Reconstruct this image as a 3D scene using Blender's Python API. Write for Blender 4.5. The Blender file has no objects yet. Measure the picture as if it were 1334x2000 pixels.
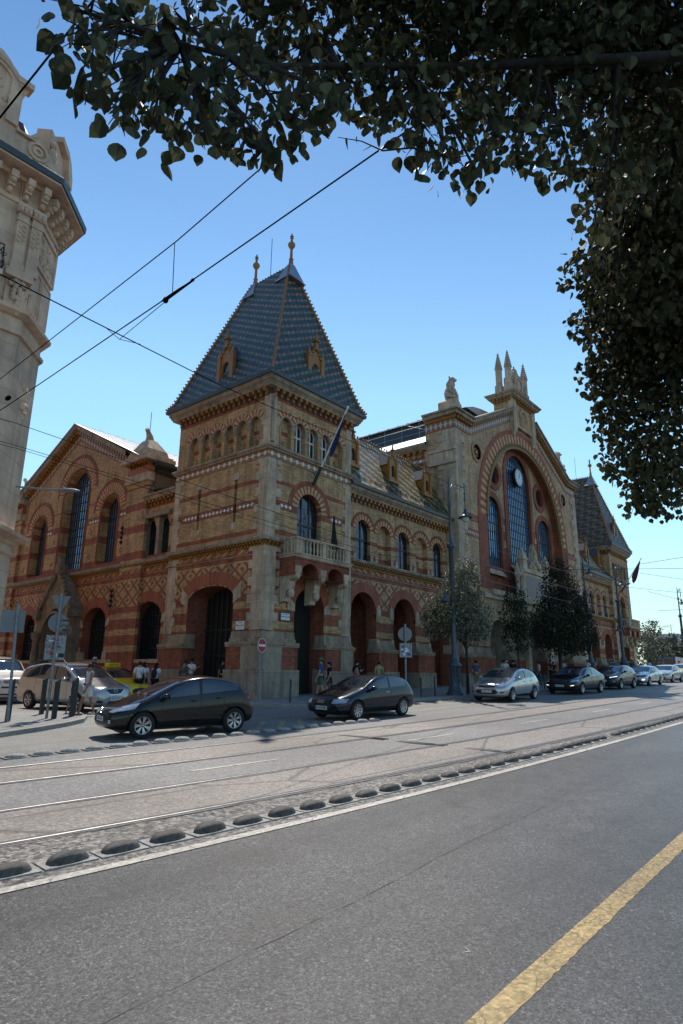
import bpy, bmesh, math, random
from math import sin, cos, pi, radians, sqrt, atan2, floor
from mathutils import Vector, Matrix
from mathutils.geometry import tessellate_polygon
from mathutils.bvhtree import BVHTree

sc = bpy.context.scene
col = sc.collection
# ---------------------------------------------------------------- camera
CAMP = Vector((-20.235, -21.761, 0.0))
_he, _pi, _ro = radians(39.984), radians(14.591), radians(0.676)
_d = Vector((cos(_he)*cos(_pi), sin(_he)*cos(_pi), sin(_pi)))
_r = Vector((sin(_he), -cos(_he), 0)); _u = _r.cross(_d)
_r2 = _r*cos(_ro) + _u*sin(_ro); _u2 = -_r*sin(_ro) + _u*cos(_ro)
cam = bpy.data.cameras.new("camera"); cam_o = bpy.data.objects.new("camera", cam); col.objects.link(cam_o)
cam.sensor_fit = 'VERTICAL'; cam.sensor_height = 36; cam.lens = 22.004
cam.clip_start = 0.05; cam.clip_end = 3000
cam_o.matrix_world = Matrix(((_r2.x, _u2.x, -_d.x, CAMP.x), (_r2.y, _u2.y, -_d.y, CAMP.y), (_r2.z, _u2.z, -_d.z, CAMP.z), (0, 0, 0, 1)))
sc.camera = cam_o
# ---------------------------------------------------------------- light
SUN_EL, SUN_AZ = 57.0, 45.0          # azimuth from +X towards +Y
sdir = Vector((cos(radians(SUN_EL))*cos(radians(SUN_AZ)), cos(radians(SUN_EL))*sin(radians(SUN_AZ)), sin(radians(SUN_EL))))
w = bpy.data.worlds.new("World"); sc.world = w; w.use_nodes = True
nt = w.node_tree; bg = nt.nodes["Background"]
sky = nt.nodes.new("ShaderNodeTexSky"); sky.sky_type = 'NISHITA'; sky.sun_disc = False
sky.sun_elevation = radians(SUN_EL); sky.sun_rotation = radians(90 - SUN_AZ)
sky.altitude = 0; sky.air_density = 1.6; sky.dust_density = 0.12; sky.ozone_density = 5.0
_tc = nt.nodes.new("ShaderNodeTexCoord"); _sx = nt.nodes.new("ShaderNodeSeparateXYZ"); nt.links.new(_tc.outputs['Generated'], _sx.inputs[0])
_rp = nt.nodes.new("ShaderNodeValToRGB"); _rp.color_ramp.elements[0].position = .0; _rp.color_ramp.elements[0].color = (.60, .80, 1.05, 1); _rp.color_ramp.elements[1].position = .82; _rp.color_ramp.elements[1].color = (.40, .58, .72, 1)
_e = _rp.color_ramp.elements.new(.16); _e.color = (.98, 1.13, 1.13, 1)
_e = _rp.color_ramp.elements.new(.42); _e.color = (.98, 1.12, 1.10, 1)
_mx = nt.nodes.new("ShaderNodeMix"); _mx.data_type = 'RGBA'; _mx.blend_type = 'MULTIPLY'; _mx.inputs[0].default_value = 1
nt.links.new(_sx.outputs[2], _rp.inputs[0]); nt.links.new(sky.outputs[0], _mx.inputs[6]); nt.links.new(_rp.outputs[0], _mx.inputs[7])
nt.links.new(_mx.outputs[2], bg.inputs[0]); bg.inputs[1].default_value = 0.15
sl = bpy.data.lights.new("sun", 'SUN'); sl.energy = 4.6; sl.angle = radians(0.5); sl.color = (1, .93, .82)
so = bpy.data.objects.new("sun", sl); col.objects.link(so)
so.rotation_euler = sdir.to_track_quat('Z', 'Y').to_euler()
sc.view_settings.view_transform = 'Standard'; sc.view_settings.look = 'None'
sc.view_settings.exposure = 0.0; sc.view_settings.gamma = 1

# ---------------------------------------------------------------- helpers
def G(x, y):
    return -1.18 + .024*max(-70, min(64, x)) + .012*max(-60, min(40, y))
def V(*a): return Vector(a)

class Frame:
    """local (u along, d outwards, z up)"""
    def __init__(s, o, du, dn): s.o = Vector(o); s.du = Vector(du); s.dn = Vector(dn)
    def __call__(s, u, z, d=0): return s.o + s.du*u + s.dn*d + Vector((0, 0, z))
WF = Frame((0, 0, 0), (1, 0, 0), (0, 1, 0))

class MB:
    def __init__(s): s.v = []; s.f = []; s.m = []; s.uv = []; s.sm = []; s.cuts = []
    def face(s, pts, m=0, uv=None, smooth=False):
        i = len(s.v); s.v += [tuple(p) for p in pts]; s.f.append(tuple(range(i, i+len(pts)))); s.m.append(m); s.uv.append(uv); s.sm.append(smooth)
    def grid(s, rows, m=0, closed=False, smooth=True, uvs=None):
        """shared-vertex grid"""
        i0 = len(s.v); n = len(rows[0])
        for r in rows: s.v += [tuple(p) for p in r]
        for a in range(len(rows)-1):
            for b in range(n if closed else n-1):
                c = (b+1) % n
                s.f.append((i0+a*n+b, i0+a*n+c, i0+(a+1)*n+c, i0+(a+1)*n+b)); s.m.append(m); s.sm.append(smooth)
                s.uv.append(None if uvs is None else [uvs[a][b], uvs[a][b+1], uvs[a+1][b+1], uvs[a+1][b]])
    def hexa(s, p, m=0):
        a = p
        for q in ((0,1,3,2),(4,6,7,5),(0,4,5,1),(2,3,7,6),(0,2,6,4),(1,5,7,3)): s.face([a[k] for k in q], m)
    def box(s, u0, u1, z0, z1, d0, d1, fr=None, m=0):
        fr = fr or WF
        s.hexa([fr(u, z, d) for u in (u0, u1) for d in (d0, d1) for z in (z0, z1)], m)
    def taper(s, u, d, z0, z1, a0, b0, a1, b1, fr=None, m=0):
        fr = fr or WF
        P = []
        for su in (-1, 1):
            for sd in (-1, 1):
                P += [fr(u+su*a0, z0, d+sd*b0), fr(u+su*a1, z1, d+sd*b1)]
        s.hexa(P, m)
    def prism(s, poly, fr, d0, d1, m=0, back=False):
        """poly [(u,z)] extruded between d0 (back) and d1 (front)"""
        s.face([fr(u, z, d1) for u, z in poly], m)
        if back: s.face([fr(u, z, d0) for u, z in poly], m)
        n = len(poly)
        for i in range(n):
            a, b = poly[i], poly[(i+1) % n]
            s.face([fr(a[0], a[1], d0), fr(b[0], b[1], d0), fr(b[0], b[1], d1), fr(a[0], a[1], d1)], m)
    def panel(s, fr, outline, holes=(), d=0, m=0, depth=0, mj=None):
        polys = [[Vector((u, z, 0)) for u, z in outline]] + [[Vector((u, z, 0)) for u, z in h] for h in holes]
        flat = [p for q in polys for p in q]
        i0 = len(s.v); s.v += [tuple(fr(p.x, p.y, d)) for p in flat]
        for t in tessellate_polygon(polys):
            s.f.append(tuple(i0+k for k in t)); s.m.append(m); s.uv.append(None); s.sm.append(False)
        if depth:
            for h in holes:
                n = len(h)
                for i in range(n):
                    a, b = h[i], h[(i+1) % n]
                    s.face([fr(a[0], a[1], d), fr(b[0], b[1], d), fr(b[0], b[1], d-depth), fr(a[0], a[1], d-depth)], m if mj is None else mj)
    def ring(s, fr, uc, zc, r0, r1, a0=0, a1=pi, d=0, th=.03, n=24, m=0, sx=1.0):
        rows0, rows1 = [], []
        for i in range(n):
            A, B = a0+(a1-a0)*i/n, a0+(a1-a0)*(i+1)/n
            def P(r, a, dd): return fr(uc+r*sx*cos(a), zc+r*sin(a), dd)
            rm = (r0+r1)/2
            uv = [(A*rm, r0), (B*rm, r0), (B*rm, r1), (A*rm, r1)]
            s.face([P(r0, A, d+th), P(r0, B, d+th), P(r1, B, d+th), P(r1, A, d+th)], m, uv)
            s.face([P(r1, A, d+th), P(r1, B, d+th), P(r1, B, d), P(r1, A, d)], m, [uv[3], uv[2], uv[2], uv[3]])
            s.face([P(r0, A, d+th), P(r0, B, d+th), P(r0, B, d), P(r0, A, d)], m, [uv[0], uv[1], uv[1], uv[0]])
    def tube(s, pts, r, n=8, m=0, caps=True, smooth=True):
        pts = [Vector(p) for p in pts]; rows = []
        rr = r if isinstance(r, (list, tuple)) else [r]*len(pts)
        up = None
        for i, p in enumerate(pts):
            t = (pts[min(i+1, len(pts)-1)] - pts[max(i-1, 0)])
            t = t.normalized() if t.length > 1e-9 else Vector((0, 0, 1))
            if up is None:
                up = Vector((0, 0, 1)) if abs(t.z) < .9 else Vector((1, 0, 0))
            a = t.cross(up).normalized(); b = a.cross(t).normalized(); up = b
            rows.append([p + (a*cos(2*pi*k/n) + b*sin(2*pi*k/n))*rr[i] for k in range(n)])
        s.grid(rows, m, closed=True, smooth=smooth)
        if caps: s.face(rows[0], m); s.face(rows[-1], m)
    def lathe(s, c, prof, n=12, m=0, smooth=True, sx=1, sy=1):
        c = Vector(c)
        rows = [[c + Vector((r*sx*cos(2*pi*k/n), r*sy*sin(2*pi*k/n), z)) for k in range(n)] for r, z in prof]
        s.grid(rows, m, closed=True, smooth=smooth)
    def blob(s, c, rx, ry, rz, n=10, k=6, m=0, jit=0, rnd=None):
        c = Vector(c); rows = []
        for i in range(k+1):
            ph = -pi/2+pi*i/k; row = []
            for j in range(n):
                q = 1+(rnd.uniform(-jit, jit) if jit else 0)
                row.append(c+Vector((rx*q*cos(ph)*cos(2*pi*j/n), ry*q*cos(ph)*sin(2*pi*j/n), rz*q*sin(ph))))
            rows.append(row)
        s.grid(rows, m, closed=True)
    def rectring(s, x0, x1, y0, y1, prof, m=0, sides=(1, 1, 1, 1)):
        R = [[(x0-d, y0-d, z), (x1+d, y0-d, z), (x1+d, y1+d, z), (x0-d, y1+d, z)] for d, z in prof]
        for a, b in zip(R[:-1], R[1:]):
            for k in range(4):
                if sides[k]:
                    j = (k+1) % 4; s.face([a[k], a[j], b[j], b[k]], m)
    def run(s, fr, u0, u1, prof, m=0, ends=True):
        for (d0, z0), (d1, z1) in zip(prof[:-1], prof[1:]):
            s.face([fr(u0, z0, d0), fr(u1, z0, d0), fr(u1, z1, d1), fr(u0, z1, d1)], m)
        if ends:
            for u in (u0, u1): s.face([fr(u, z, d) for d, z in prof] + [fr(u, prof[-1][1], 0), fr(u, prof[0][1], 0)], m)
    def cut(s):
        if not s.cuts or s.cuts[-1][1] != len(s.f): s.cuts.append((len(s.v), len(s.f)))
    def build(s, name, mats, parent=None, weld=False):
        cs = [c for c in s.cuts if 0 < c[1] < len(s.f)]
        if cs:
            B = [(0, 0)]+cs+[(len(s.v), len(s.f))]; first = None
            for (v0, f0), (v1, f1) in zip(B[:-1], B[1:]):
                if f1 <= f0: continue
                q = MB(); q.v = s.v[v0:v1]; q.f = [tuple(i-v0 for i in f) for f in s.f[f0:f1]]; q.m = s.m[f0:f1]; q.uv = s.uv[f0:f1]; q.sm = s.sm[f0:f1]
                o = q.build(name, mats, parent); first = first or o
            return first
        me = bpy.data.meshes.new(name); me.from_pydata(s.v, [], s.f)
        if not isinstance(mats, (list, tuple)): mats = [mats]
        for q in mats: me.materials.append(q)
        me.polygons.foreach_set('material_index', s.m); me.polygons.foreach_set('use_smooth', s.sm)
        uvl = me.uv_layers.new(name="UVMap").data; k = 0; Z = Vector((0, 0, 1))
        for fi, f in enumerate(s.f):
            uv = s.uv[fi]
            if uv is None:
                nrm = me.polygons[fi].normal
                if abs(nrm.z) > .96: uv = [(s.v[i][0], s.v[i][1]) for i in f]
                else:
                    t = Z.cross(nrm); t.normalize(); b = nrm.cross(t)
                    if abs(t.x)+abs(t.y) > 0 and (t.x+t.y) < 0: t = -t
                    uv = [(t.x*s.v[i][0]+t.y*s.v[i][1], (s.v[i][2] if abs(nrm.z) < .1 else b.dot(Vector(s.v[i])))) for i in f]
            for q in uv: uvl[k].uv = q; k += 1
        me.validate(verbose=False)
        o = bpy.data.objects.new(name, me); col.objects.link(o)
        if parent is not None:
            o.parent = parent; o.matrix_parent_inverse = parent.matrix_world.inverted() if parent.type != 'EMPTY' or True else o.matrix_parent_inverse
        return o

def empty(name, loc, rz=0):
    o = bpy.data.objects.new(name, None); col.objects.link(o); o.location = loc; o.rotation_euler = (0, 0, rz)
    o.empty_display_size = .2
    o.matrix_world = Matrix.Translation(Vector(loc)) @ Matrix.Rotation(rz, 4, 'Z')
    return o
def tag(o, label=None, cat=None, group=None, kind=None):
    if label: o['label'] = label
    if cat: o['category'] = cat
    if group: o['group'] = group
    if kind: o['kind'] = kind
    return o
def copy_tree(o, parent=None):
    c = o.copy(); col.objects.link(c)
    if parent is not None: c.parent = parent
    for ch in list(o.children): copy_tree(ch, c)
    return c
def arch(uc, w, z0, zs, rise=None, n=14):
    """opening outline: jambs up to zs, elliptical head of given rise"""
    r = w/2; rise = r if rise is None else rise
    return [(uc-r, z0), (uc+r, z0)] + [(uc+r*cos(pi*i/n), zs+rise*sin(pi*i/n)) for i in range(n+1)]
def circ(uc, zc, r, n=20): return [(uc+r*cos(2*pi*i/n), zc+r*sin(2*pi*i/n)) for i in range(n)]

# ---------------------------------------------------------------- materials
class NT:
    def __init__(s, name):
        s.mat = bpy.data.materials.new(name); s.mat.use_nodes = True; s.t = s.mat.node_tree
        s.b = s.t.nodes["Principled BSDF"]
    def n(s, ty, **kw):
        o = s.t.nodes.new(ty)
        for k, v in kw.items(): setattr(o, k, v)
        return o
    def l(s, a, b): s.t.links.new(a, b)
    def val(s, x, sock):
        if isinstance(x, (int, float)): sock.default_value = x
        elif isinstance(x, tuple): sock.default_value = (*x, 1) if len(x) == 3 else x
        else: s.l(x, sock)
    def m(s, op, a, b=0, c=0):
        o = s.n("ShaderNodeMath", operation=op)
        s.val(a, o.inputs[0]); s.val(b, o.inputs[1])
        if op in ('MULTIPLY_ADD', 'COMPARE'): s.val(c, o.inputs[2])
        return o.outputs[0]
    def mix(s, f, a, b, mode='MIX'):
        o = s.n("ShaderNodeMix", data_type='RGBA', blend_type=mode)
        s.val(f, o.inputs[0]); s.val(a, o.inputs[6]); s.val(b, o.inputs[7]); return o.outputs[2]
    def uv(s):
        o = s.n("ShaderNodeSeparateXYZ"); tc = s.n("ShaderNodeTexCoord"); s.l(tc.outputs['UV'], o.inputs[0]); return o.outputs[0], o.outputs[1], tc.outputs['UV']
    def noise(s, sc_, det=4, vec=None, rough=.6):
        o = s.n("ShaderNodeTexNoise"); o.inputs['Scale'].default_value = sc_; o.inputs['Detail'].default_value = det; o.inputs['Roughness'].default_value = rough
        if vec is None:
            tc = s.n("ShaderNodeTexCoord"); vec = tc.outputs['Object']
        s.l(vec, o.inputs['Vector']); return o.outputs[0]
    def ramp(s, f, stops, interp='LINEAR'):
        o = s.n("ShaderNodeValToRGB"); cr = o.color_ramp; cr.interpolation = interp
        while len(cr.elements) < len(stops): cr.elements.new(.5)
        for e, (p, c) in zip(cr.elements, stops): e.position = p; e.color = (*c, 1) if isinstance(c, tuple) else (c, c, c, 1)
        s.val(f, o.inputs[0]); return o.outputs[0]
    def comb(s, x, y, z=0):
        o = s.n("ShaderNodeCombineXYZ"); s.val(x, o.inputs[0]); s.val(y, o.inputs[1]); s.val(z, o.inputs[2]); return o.outputs[0]
    def white(s, vec):
        o = s.n("ShaderNodeTexWhiteNoise"); s.l(vec, o.inputs['Vector']); return o.outputs[0]
    def bump(s, h, dist=.01, st=.5):
        o = s.n("ShaderNodeBump"); o.inputs['Distance'].default_value = dist; o.inputs['Strength'].default_value = st
        s.l(h, o.inputs['Height']); s.l(o.outputs[0], s.b.inputs['Normal'])
    def out(s, colr, rough=.8, metal=0, spec=.5, coat=0):
        s.val(colr, s.b.inputs['Base Color']); s.val(rough, s.b.inputs['Roughness']); s.b.inputs['Metallic'].default_value = metal
        s.b.inputs['Specular IOR Level'].default_value = spec; s.b.inputs['Coat Weight'].default_value = coat
        return s.mat

YEL, RED, STO = (.53, .335, .165), (.31, .088, .046), (.54, .425, .31)
def brickset(s, u, v, L=.26, H=.078):
    row = s.m('FLOOR', s.m('DIVIDE', v, H)); odd = s.m('MODULO', row, 2)
    ub = s.m('DIVIDE', s.m('MULTIPLY_ADD', odd, L/2, u), L); cl = s.m('FLOOR', ub)
    fu = s.m('SUBTRACT', ub, cl); fv = s.m('SUBTRACT', s.m('DIVIDE', v, H), row)
    mo = s.m('MAXIMUM', s.m('LESS_THAN', fu, .05), s.m('LESS_THAN', fv, .16))
    rnd = s.white(s.comb(cl, row))
    us = s.m('MULTIPLY', s.m('SUBTRACT', s.m('ADD', cl, .5), s.m('MULTIPLY', odd, .5)), L); vs = s.m('MULTIPLY', s.m('ADD', row, .5), H)
    return us, vs, mo, rnd
def wall_mat(name, bands=(), dia=None, speck=None, base=YEL, alt=RED, Pu=1.03, Pv=.86):
    """bands: [(z0,z1)] alt-colour courses; dia=(z0,z1) diamond diaper; speck=(z0,z1) speckled course"""
    s = NT(name); u, v, uv = s.uv()
    us, vs, mo, rnd = brickset(s, u, v)
    st = [(0, 0.0)]
    for a, b in bands: st += [((a+2)/30, 1.0), ((b+2)/30, 0.0)]
    mask = s.ramp(s.m('DIVIDE', s.m('ADD', v, 2), 30), st, 'CONSTANT') if bands else 0.0
    if dia:
        a = s.m('ABSOLUTE', s.m('SUBTRACT', s.m('FRACT', s.m('DIVIDE', u, Pu)), .5)); b = s.m('ABSOLUTE', s.m('SUBTRACT', s.m('FRACT', s.m('DIVIDE', s.m('SUBTRACT', v, dia[0]), Pv)), .5))
        d = s.m('ADD', a, b)
        ln = s.m('MAXIMUM', s.m('LESS_THAN', s.m('ABSOLUTE', s.m('SUBTRACT', d, .5)), .10), s.m('LESS_THAN', d, .15))
        inz = s.m('MULTIPLY', s.m('GREATER_THAN', v, dia[0]), s.m('LESS_THAN', v, dia[1]))
        mask = s.m('MAXIMUM', mask, s.m('MULTIPLY', ln, inz))
    if speck:
        inz = s.m('MULTIPLY', s.m('GREATER_THAN', v, speck[0]), s.m('LESS_THAN', v, speck[1]))
        mask = s.m('MAXIMUM', mask, s.m('MULTIPLY', s.m('GREATER_THAN', s.m('FRACT', s.m('MULTIPLY', s.m('ADD', us, vs), 1.62)), .42), inz))
    yv = s.mix(rnd, tuple(c*.72 for c in base), tuple(c*1.22 for c in base)); rv = s.mix(rnd, tuple(c*.72 for c in alt), tuple(c*1.3 for c in alt))
    c = s.mix(mask, yv, rv)
    c = s.mix(s.m('MULTIPLY', mo, .6), c, (.17, .125, .085))
    dirt = s.noise(.9, 5); c = s.mix(s.ramp(dirt, [(.35, .72), (.65, 1.12)]), (0, 0, 0), c, 'MIX') if False else s.mix(1.0, c, s.ramp(dirt, [(.3, (.74, .72, .70)), (.7, (1.1, 1.08, 1.05))]), 'MULTIPLY')
    mp = s.n("ShaderNodeMapping"); mp.inputs['Scale'].default_value = (2.2, 2.2, .22); tc = s.n("ShaderNodeTexCoord"); s.l(tc.outputs['Object'], mp.inputs[0])
    c = s.mix(1.0, c, s.ramp(s.noise(1.0, 5, mp.outputs[0], .7), [(.32, (.60, .57, .54)), (.55, (1.05, 1.04, 1.03))]), 'MULTIPLY')
    s.bump(s.m('SUBTRACT', 1, mo), .012, .5)
    return s.out(c, .82)
def arch_mat(name, w=.24, edge=None):
    s = NT(name); u, v, uv = s.uv()
    f = s.m('GREATER_THAN', s.m('FRACT', s.m('DIVIDE', u, w)), .5)
    rnd = s.white(s.comb(s.m('FLOOR', s.m('DIVIDE', u, w/2)), s.m('FLOOR', s.m('MULTIPLY', v, 7))))
    if edge: f = s.m('MAXIMUM', f, s.m('GREATER_THAN', v, edge))
    jo = s.m('LESS_THAN', s.m('FRACT', s.m('DIVIDE', u, .08)), .14)
    c = s.mix(f, s.mix(rnd, tuple(c*.8 for c in YEL), tuple(c*1.15 for c in YEL)), s.mix(rnd, tuple(c*.8 for c in RED), tuple(c*1.2 for c in RED)))
    c = s.mix(s.m('MULTIPLY', jo, .4), c, (.15, .11, .08)); return s.out(c, .82)
def redarch_mat(name):
    s = NT(name); u, v, uv = s.uv()
    jo = s.m('LESS_THAN', s.m('FRACT', s.m('DIVIDE', u, .085)), .16); rnd = s.white(s.comb(s.m('FLOOR', s.m('DIVIDE', u, .085)), 0))
    c = s.mix(rnd, tuple(c*.75 for c in RED), tuple(c*1.35 for c in RED)); c = s.mix(s.m('MULTIPLY', jo, .5), c, (.16, .10, .07)); return s.out(c, .82)
def stone_mat(name, base=STO, bl=.9, bh=.42, joint=.5, stain=.5, pit=0.0, streak=.58):
    s = NT(name); u, v, uv = s.uv()
    us, vs, mo, rnd = brickset(s, u, v, bl, bh)
    mo = s.m('MULTIPLY', s.m('LESS_THAN', s.m('FRACT', s.m('DIVIDE', v, bh)), .035), 1.0) if joint else 0.0
    nz = s.noise(3.2, 6, rough=.7); big = s.noise(.7, 3)
    c = s.mix(rnd, tuple(c*.88 for c in base), tuple(c*1.08 for c in base))
    c = s.mix(1.0, c, s.ramp(nz, [(.3, (1-stain*.5,)*3), (.62, (1.06, 1.05, 1.04))]), 'MULTIPLY')
    c = s.mix(1.0, c, s.ramp(big, [(.35, (.82, .8, .8)), (.6, (1.05, 1.04, 1.02))]), 'MULTIPLY')
    if pit:
        n2 = s.noise(14, 3); c = s.mix(s.ramp(n2, [(.56, 0.0), (.64, pit)]), c, tuple(q*.4 for q in base))
    mp = s.n("ShaderNodeMapping"); mp.inputs['Scale'].default_value = (3, 3, .3); tc = s.n("ShaderNodeTexCoord"); s.l(tc.outputs['Object'], mp.inputs[0])
    c = s.mix(1.0, c, s.ramp(s.noise(1.0, 5, mp.outputs[0], .7), [(.34, (streak, streak*.97, streak*.94)), (.54, (1.04, 1.03, 1.02))]), 'MULTIPLY')
    if joint: c = s.mix(s.m('MULTIPLY', mo, joint), c, tuple(q*.45 for q in base))
    s.bump(nz, .02, .35); return s.out(c, .85)
def tile_mat(name, cols, Lt=.20, Ht=.12, gloss=.42, P=9, Q=12, line=None):
    s = NT(name); u, v, uv = s.uv()
    us, vs, mo, rnd = brickset(s, u, v, Lt, Ht)
    cu = s.m('DIVIDE', us, Lt); cv = s.m('DIVIDE', vs, Ht)
    a = s.m('ABSOLUTE', s.m('SUBTRACT', s.m('FRACT', s.m('DIVIDE', cu, P)), .5)); b = s.m('ABSOLUTE', s.m('SUBTRACT', s.m('FRACT', s.m('DIVIDE', cv, Q)), .5))
    d = s.m('FRACT', s.m('MULTIPLY', s.m('ADD', a, b), 2.0))
    f1 = s.m('LESS_THAN', s.m('FRACT', s.m('DIVIDE', s.m('ADD', cu, cv), P)), .36); f2 = s.m('LESS_THAN', s.m('FRACT', s.m('DIVIDE', s.m('SUBTRACT', cu, cv), P)), .36)
    cc = s.m('GREATER_THAN', s.m('FRACT', s.m('MULTIPLY', s.m('ADD', cu, cv), .5)), .45)
    c = s.mix(f1, s.mix(cc, cols[0], cols[1]), cols[2]); c = s.mix(f2, c, cols[3]); c = s.mix(s.m('MULTIPLY', f1, f2), c, cols[4])
    c = s.mix(1.0, c, s.mix(rnd, (.62, .62, .62), (1.35, 1.35, 1.35)), 'MULTIPLY')
    fv = s.m('FRACT', s.m('DIVIDE', v, Ht)); fu = s.m('LESS_THAN', s.m('FRACT', s.m('MULTIPLY', cu, 1.0)), .0)
    c = s.mix(s.m('MULTIPLY', s.m('LESS_THAN', fv, .2), .65), c, (.01, .012, .015))
    s.bump(s.m('SUBTRACT', 1, fv), .05, .8)
    return s.out(c, gloss, spec=.35)
def plain(name, c, rough=.6, metal=0, spec=.5, coat=0, nz=0.12, sc_=6):
    s = NT(name)
    if nz:
        q = s.ramp(s.noise(sc_, 4), [(.3, (1-nz,)*3), (.7, (1+nz,)*3)]); cc = s.mix(1.0, c, q, 'MULTIPLY')
    else: cc = c
    return s.out(cc, rough, metal, spec, coat)
def diamond_mat(name, bgc, fg, P=.42, z0=0, H=.3, border=RED):
    """row of white diamonds on a coloured band"""
    s = NT(name); u, v, uv = s.uv()
    a = s.m('ABSOLUTE', s.m('SUBTRACT', s.m('FRACT', s.m('DIVIDE', u, P)), .5)); b = s.m('ABSOLUTE', s.m('DIVIDE', s.m('SUBTRACT', v, z0+H/2), H))
    f = s.m('LESS_THAN', s.m('ADD', s.m('MULTIPLY', a, 1.25), b), .42); bb = s.m('GREATER_THAN', b, .42)
    dt = s.m('LESS_THAN', s.m('ADD', s.m('MULTIPLY', s.m('SUBTRACT', .5, a), 2.2), s.m('MULTIPLY', b, 1.4)), .22)
    c = s.mix(s.m('MAXIMUM', f, dt), bgc, fg); c = s.mix(bb, c, border); return s.out(c, .6)
M = {}
# ================================================================ market hall
M['wall'] = wall_mat('market_brick', bands=[(-2, 2.04), (2.45, 2.98), (3.36, 3.7), (5.32, 5.62), (6.62, 6.9), (7.94, 8.42), (9.15, 9.38), (13.62, 13.87)], dia=(3.7, 5.3), speck=(5.66, 5.98))
M['wing'] = wall_mat('wing_brick', bands=[(-2, 2.04), (2.45, 2.98), (3.36, 3.7), (5.32, 5.62), (6.5, 6.85), (7.45, 7.68), (9.8, 9.95)], dia=(3.7, 5.3), speck=(5.66, 5.98), base=(.54, .355, .195))  # base less yellow than the tower's, to carry blue sky light
M['gab'] = wall_mat('gable_brick', bands=[(-2, 1.15), (1.5, 2.04), (2.45, 2.98), (3.36, 3.7), (5.32, 5.62), (6.54, 6.95), (8.1, 8.6), (9.5, 10.0), (10.9, 11.05)], dia=(3.7, 5.3), speck=(5.66, 5.98))
M['pav'] = wall_mat('pavilion_brick', bands=[(-2, 2.0), (9.8, 9.95), (10.25, 10.4), (10.95, 11.1), (11.35, 11.5)], base=(.55, .365, .215))  # same brick, its base pinked to imitate sky light on this front
M['recess'] = wall_mat('recess_brick', bands=[(-2, 10.1), (10.7, 11.5), (12.0, 12.6)], base=(.50, .34, .20))
M['redb'] = wall_mat('red_brick', base=RED, alt=RED)
M['yelb'] = wall_mat('plain_yellow_brick')
M['varch'] = arch_mat('voussoir', .26); M['varch2'] = arch_mat('voussoir_edged', .42, edge=1.0)
M['bigarch'] = arch_mat('great_voussoir', .62, edge=8.55)
M['rarch'] = redarch_mat('red_voussoir')
M['stone'] = stone_mat('limestone'); M['trim'] = stone_mat('trim_stone', base=(.38, .295, .215), joint=0, stain=.7)
M['granite'] = stone_mat('plinth_stone', base=(.38, .31, .24), bl=1.1, bh=3, joint=.4, pit=.6)
M['ochre'] = plain('ochre_majolica', (.30, .125, .02), .45, nz=.3, sc_=9); M['dentil'] = plain('dentil', (.22, .12, .03), .6, nz=.4, sc_=20)
M['shade'] = plain('dark_blue_panel', (.05, .055, .09), .5)  # even dark blue band behind the eaves brackets
M['wdia'] = diamond_mat('white_diamond_band', (.26, .13, .03), (.60, .57, .52), .45, 10.57, .33)
M['wdia2'] = diamond_mat('white_diamond_course', (.20, .07, .04), (.72, .70, .64), .3, 8.06, .26)
M['fdia'] = diamond_mat('frieze', (.22, .095, .045), (.44, .39, .33), .42, 17.75, .72)
M['gutter'] = plain('painted_gutter', (.045, .065, .075), .45); M['lead'] = plain('zinc', (.30, .30, .33), .35, .6)
M['roofb'] = tile_mat('tower_tiles', [(.028, .050, .056), (.030, .078, .082), (.026, .080, .060), (.34, .17, .11), (.14, .12, .07)], P=4, gloss=.55)
M['roofr'] = tile_mat('right_tower_tiles', [(.012, .06, .045), (.012, .06, .045), (.22, .07, .03), (.24, .13, .03), (.015, .05, .07)], P=8, gloss=.55)
M['roofw'] = tile_mat('wing_tiles', [(.02, .07, .055), (.025, .075, .07), (.38, .17, .02), (.02, .07, .08), (.40, .24, .07)], P=7, gloss=.45)
M['metalroof'] = plain('sheet_roof', (.52, .53, .55), .38, .3, nz=.15, sc_=1.2)
M['iron'] = plain('dark_iron', (.018, .020, .022), .5); M['frame'] = plain('brown_frame', (.022, .015, .012), .5); M['wframe'] = plain('white_frame', (.6, .58, .54), .5)
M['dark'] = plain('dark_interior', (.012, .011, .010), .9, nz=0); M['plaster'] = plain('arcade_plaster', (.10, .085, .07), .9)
def glass_mat(name, c=(.012, .018, .026), rough=.06):
    s = NT(name); n = s.noise(1.3, 2); s.bump(n, .03, .25); return s.out(c, rough, 0, .9)
M['glass'] = glass_mat('window_glass'); M['pane'] = glass_mat('hall_glass', (.13, .24, .40), .08); M['pane'].node_tree.nodes['Principled BSDF'].inputs['Metallic'].default_value = .45  # hall panes: blue of the reflected sky put into the base colour
M['curtain'] = plain('curtain', (.16, .20, .27), .8, nz=.3)

hall = tag(empty('market_hall', (0, 0, G(0, 0))), 'great brick market hall with tiled pointed tower roofs and glazed central gable', 'market hall')

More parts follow.
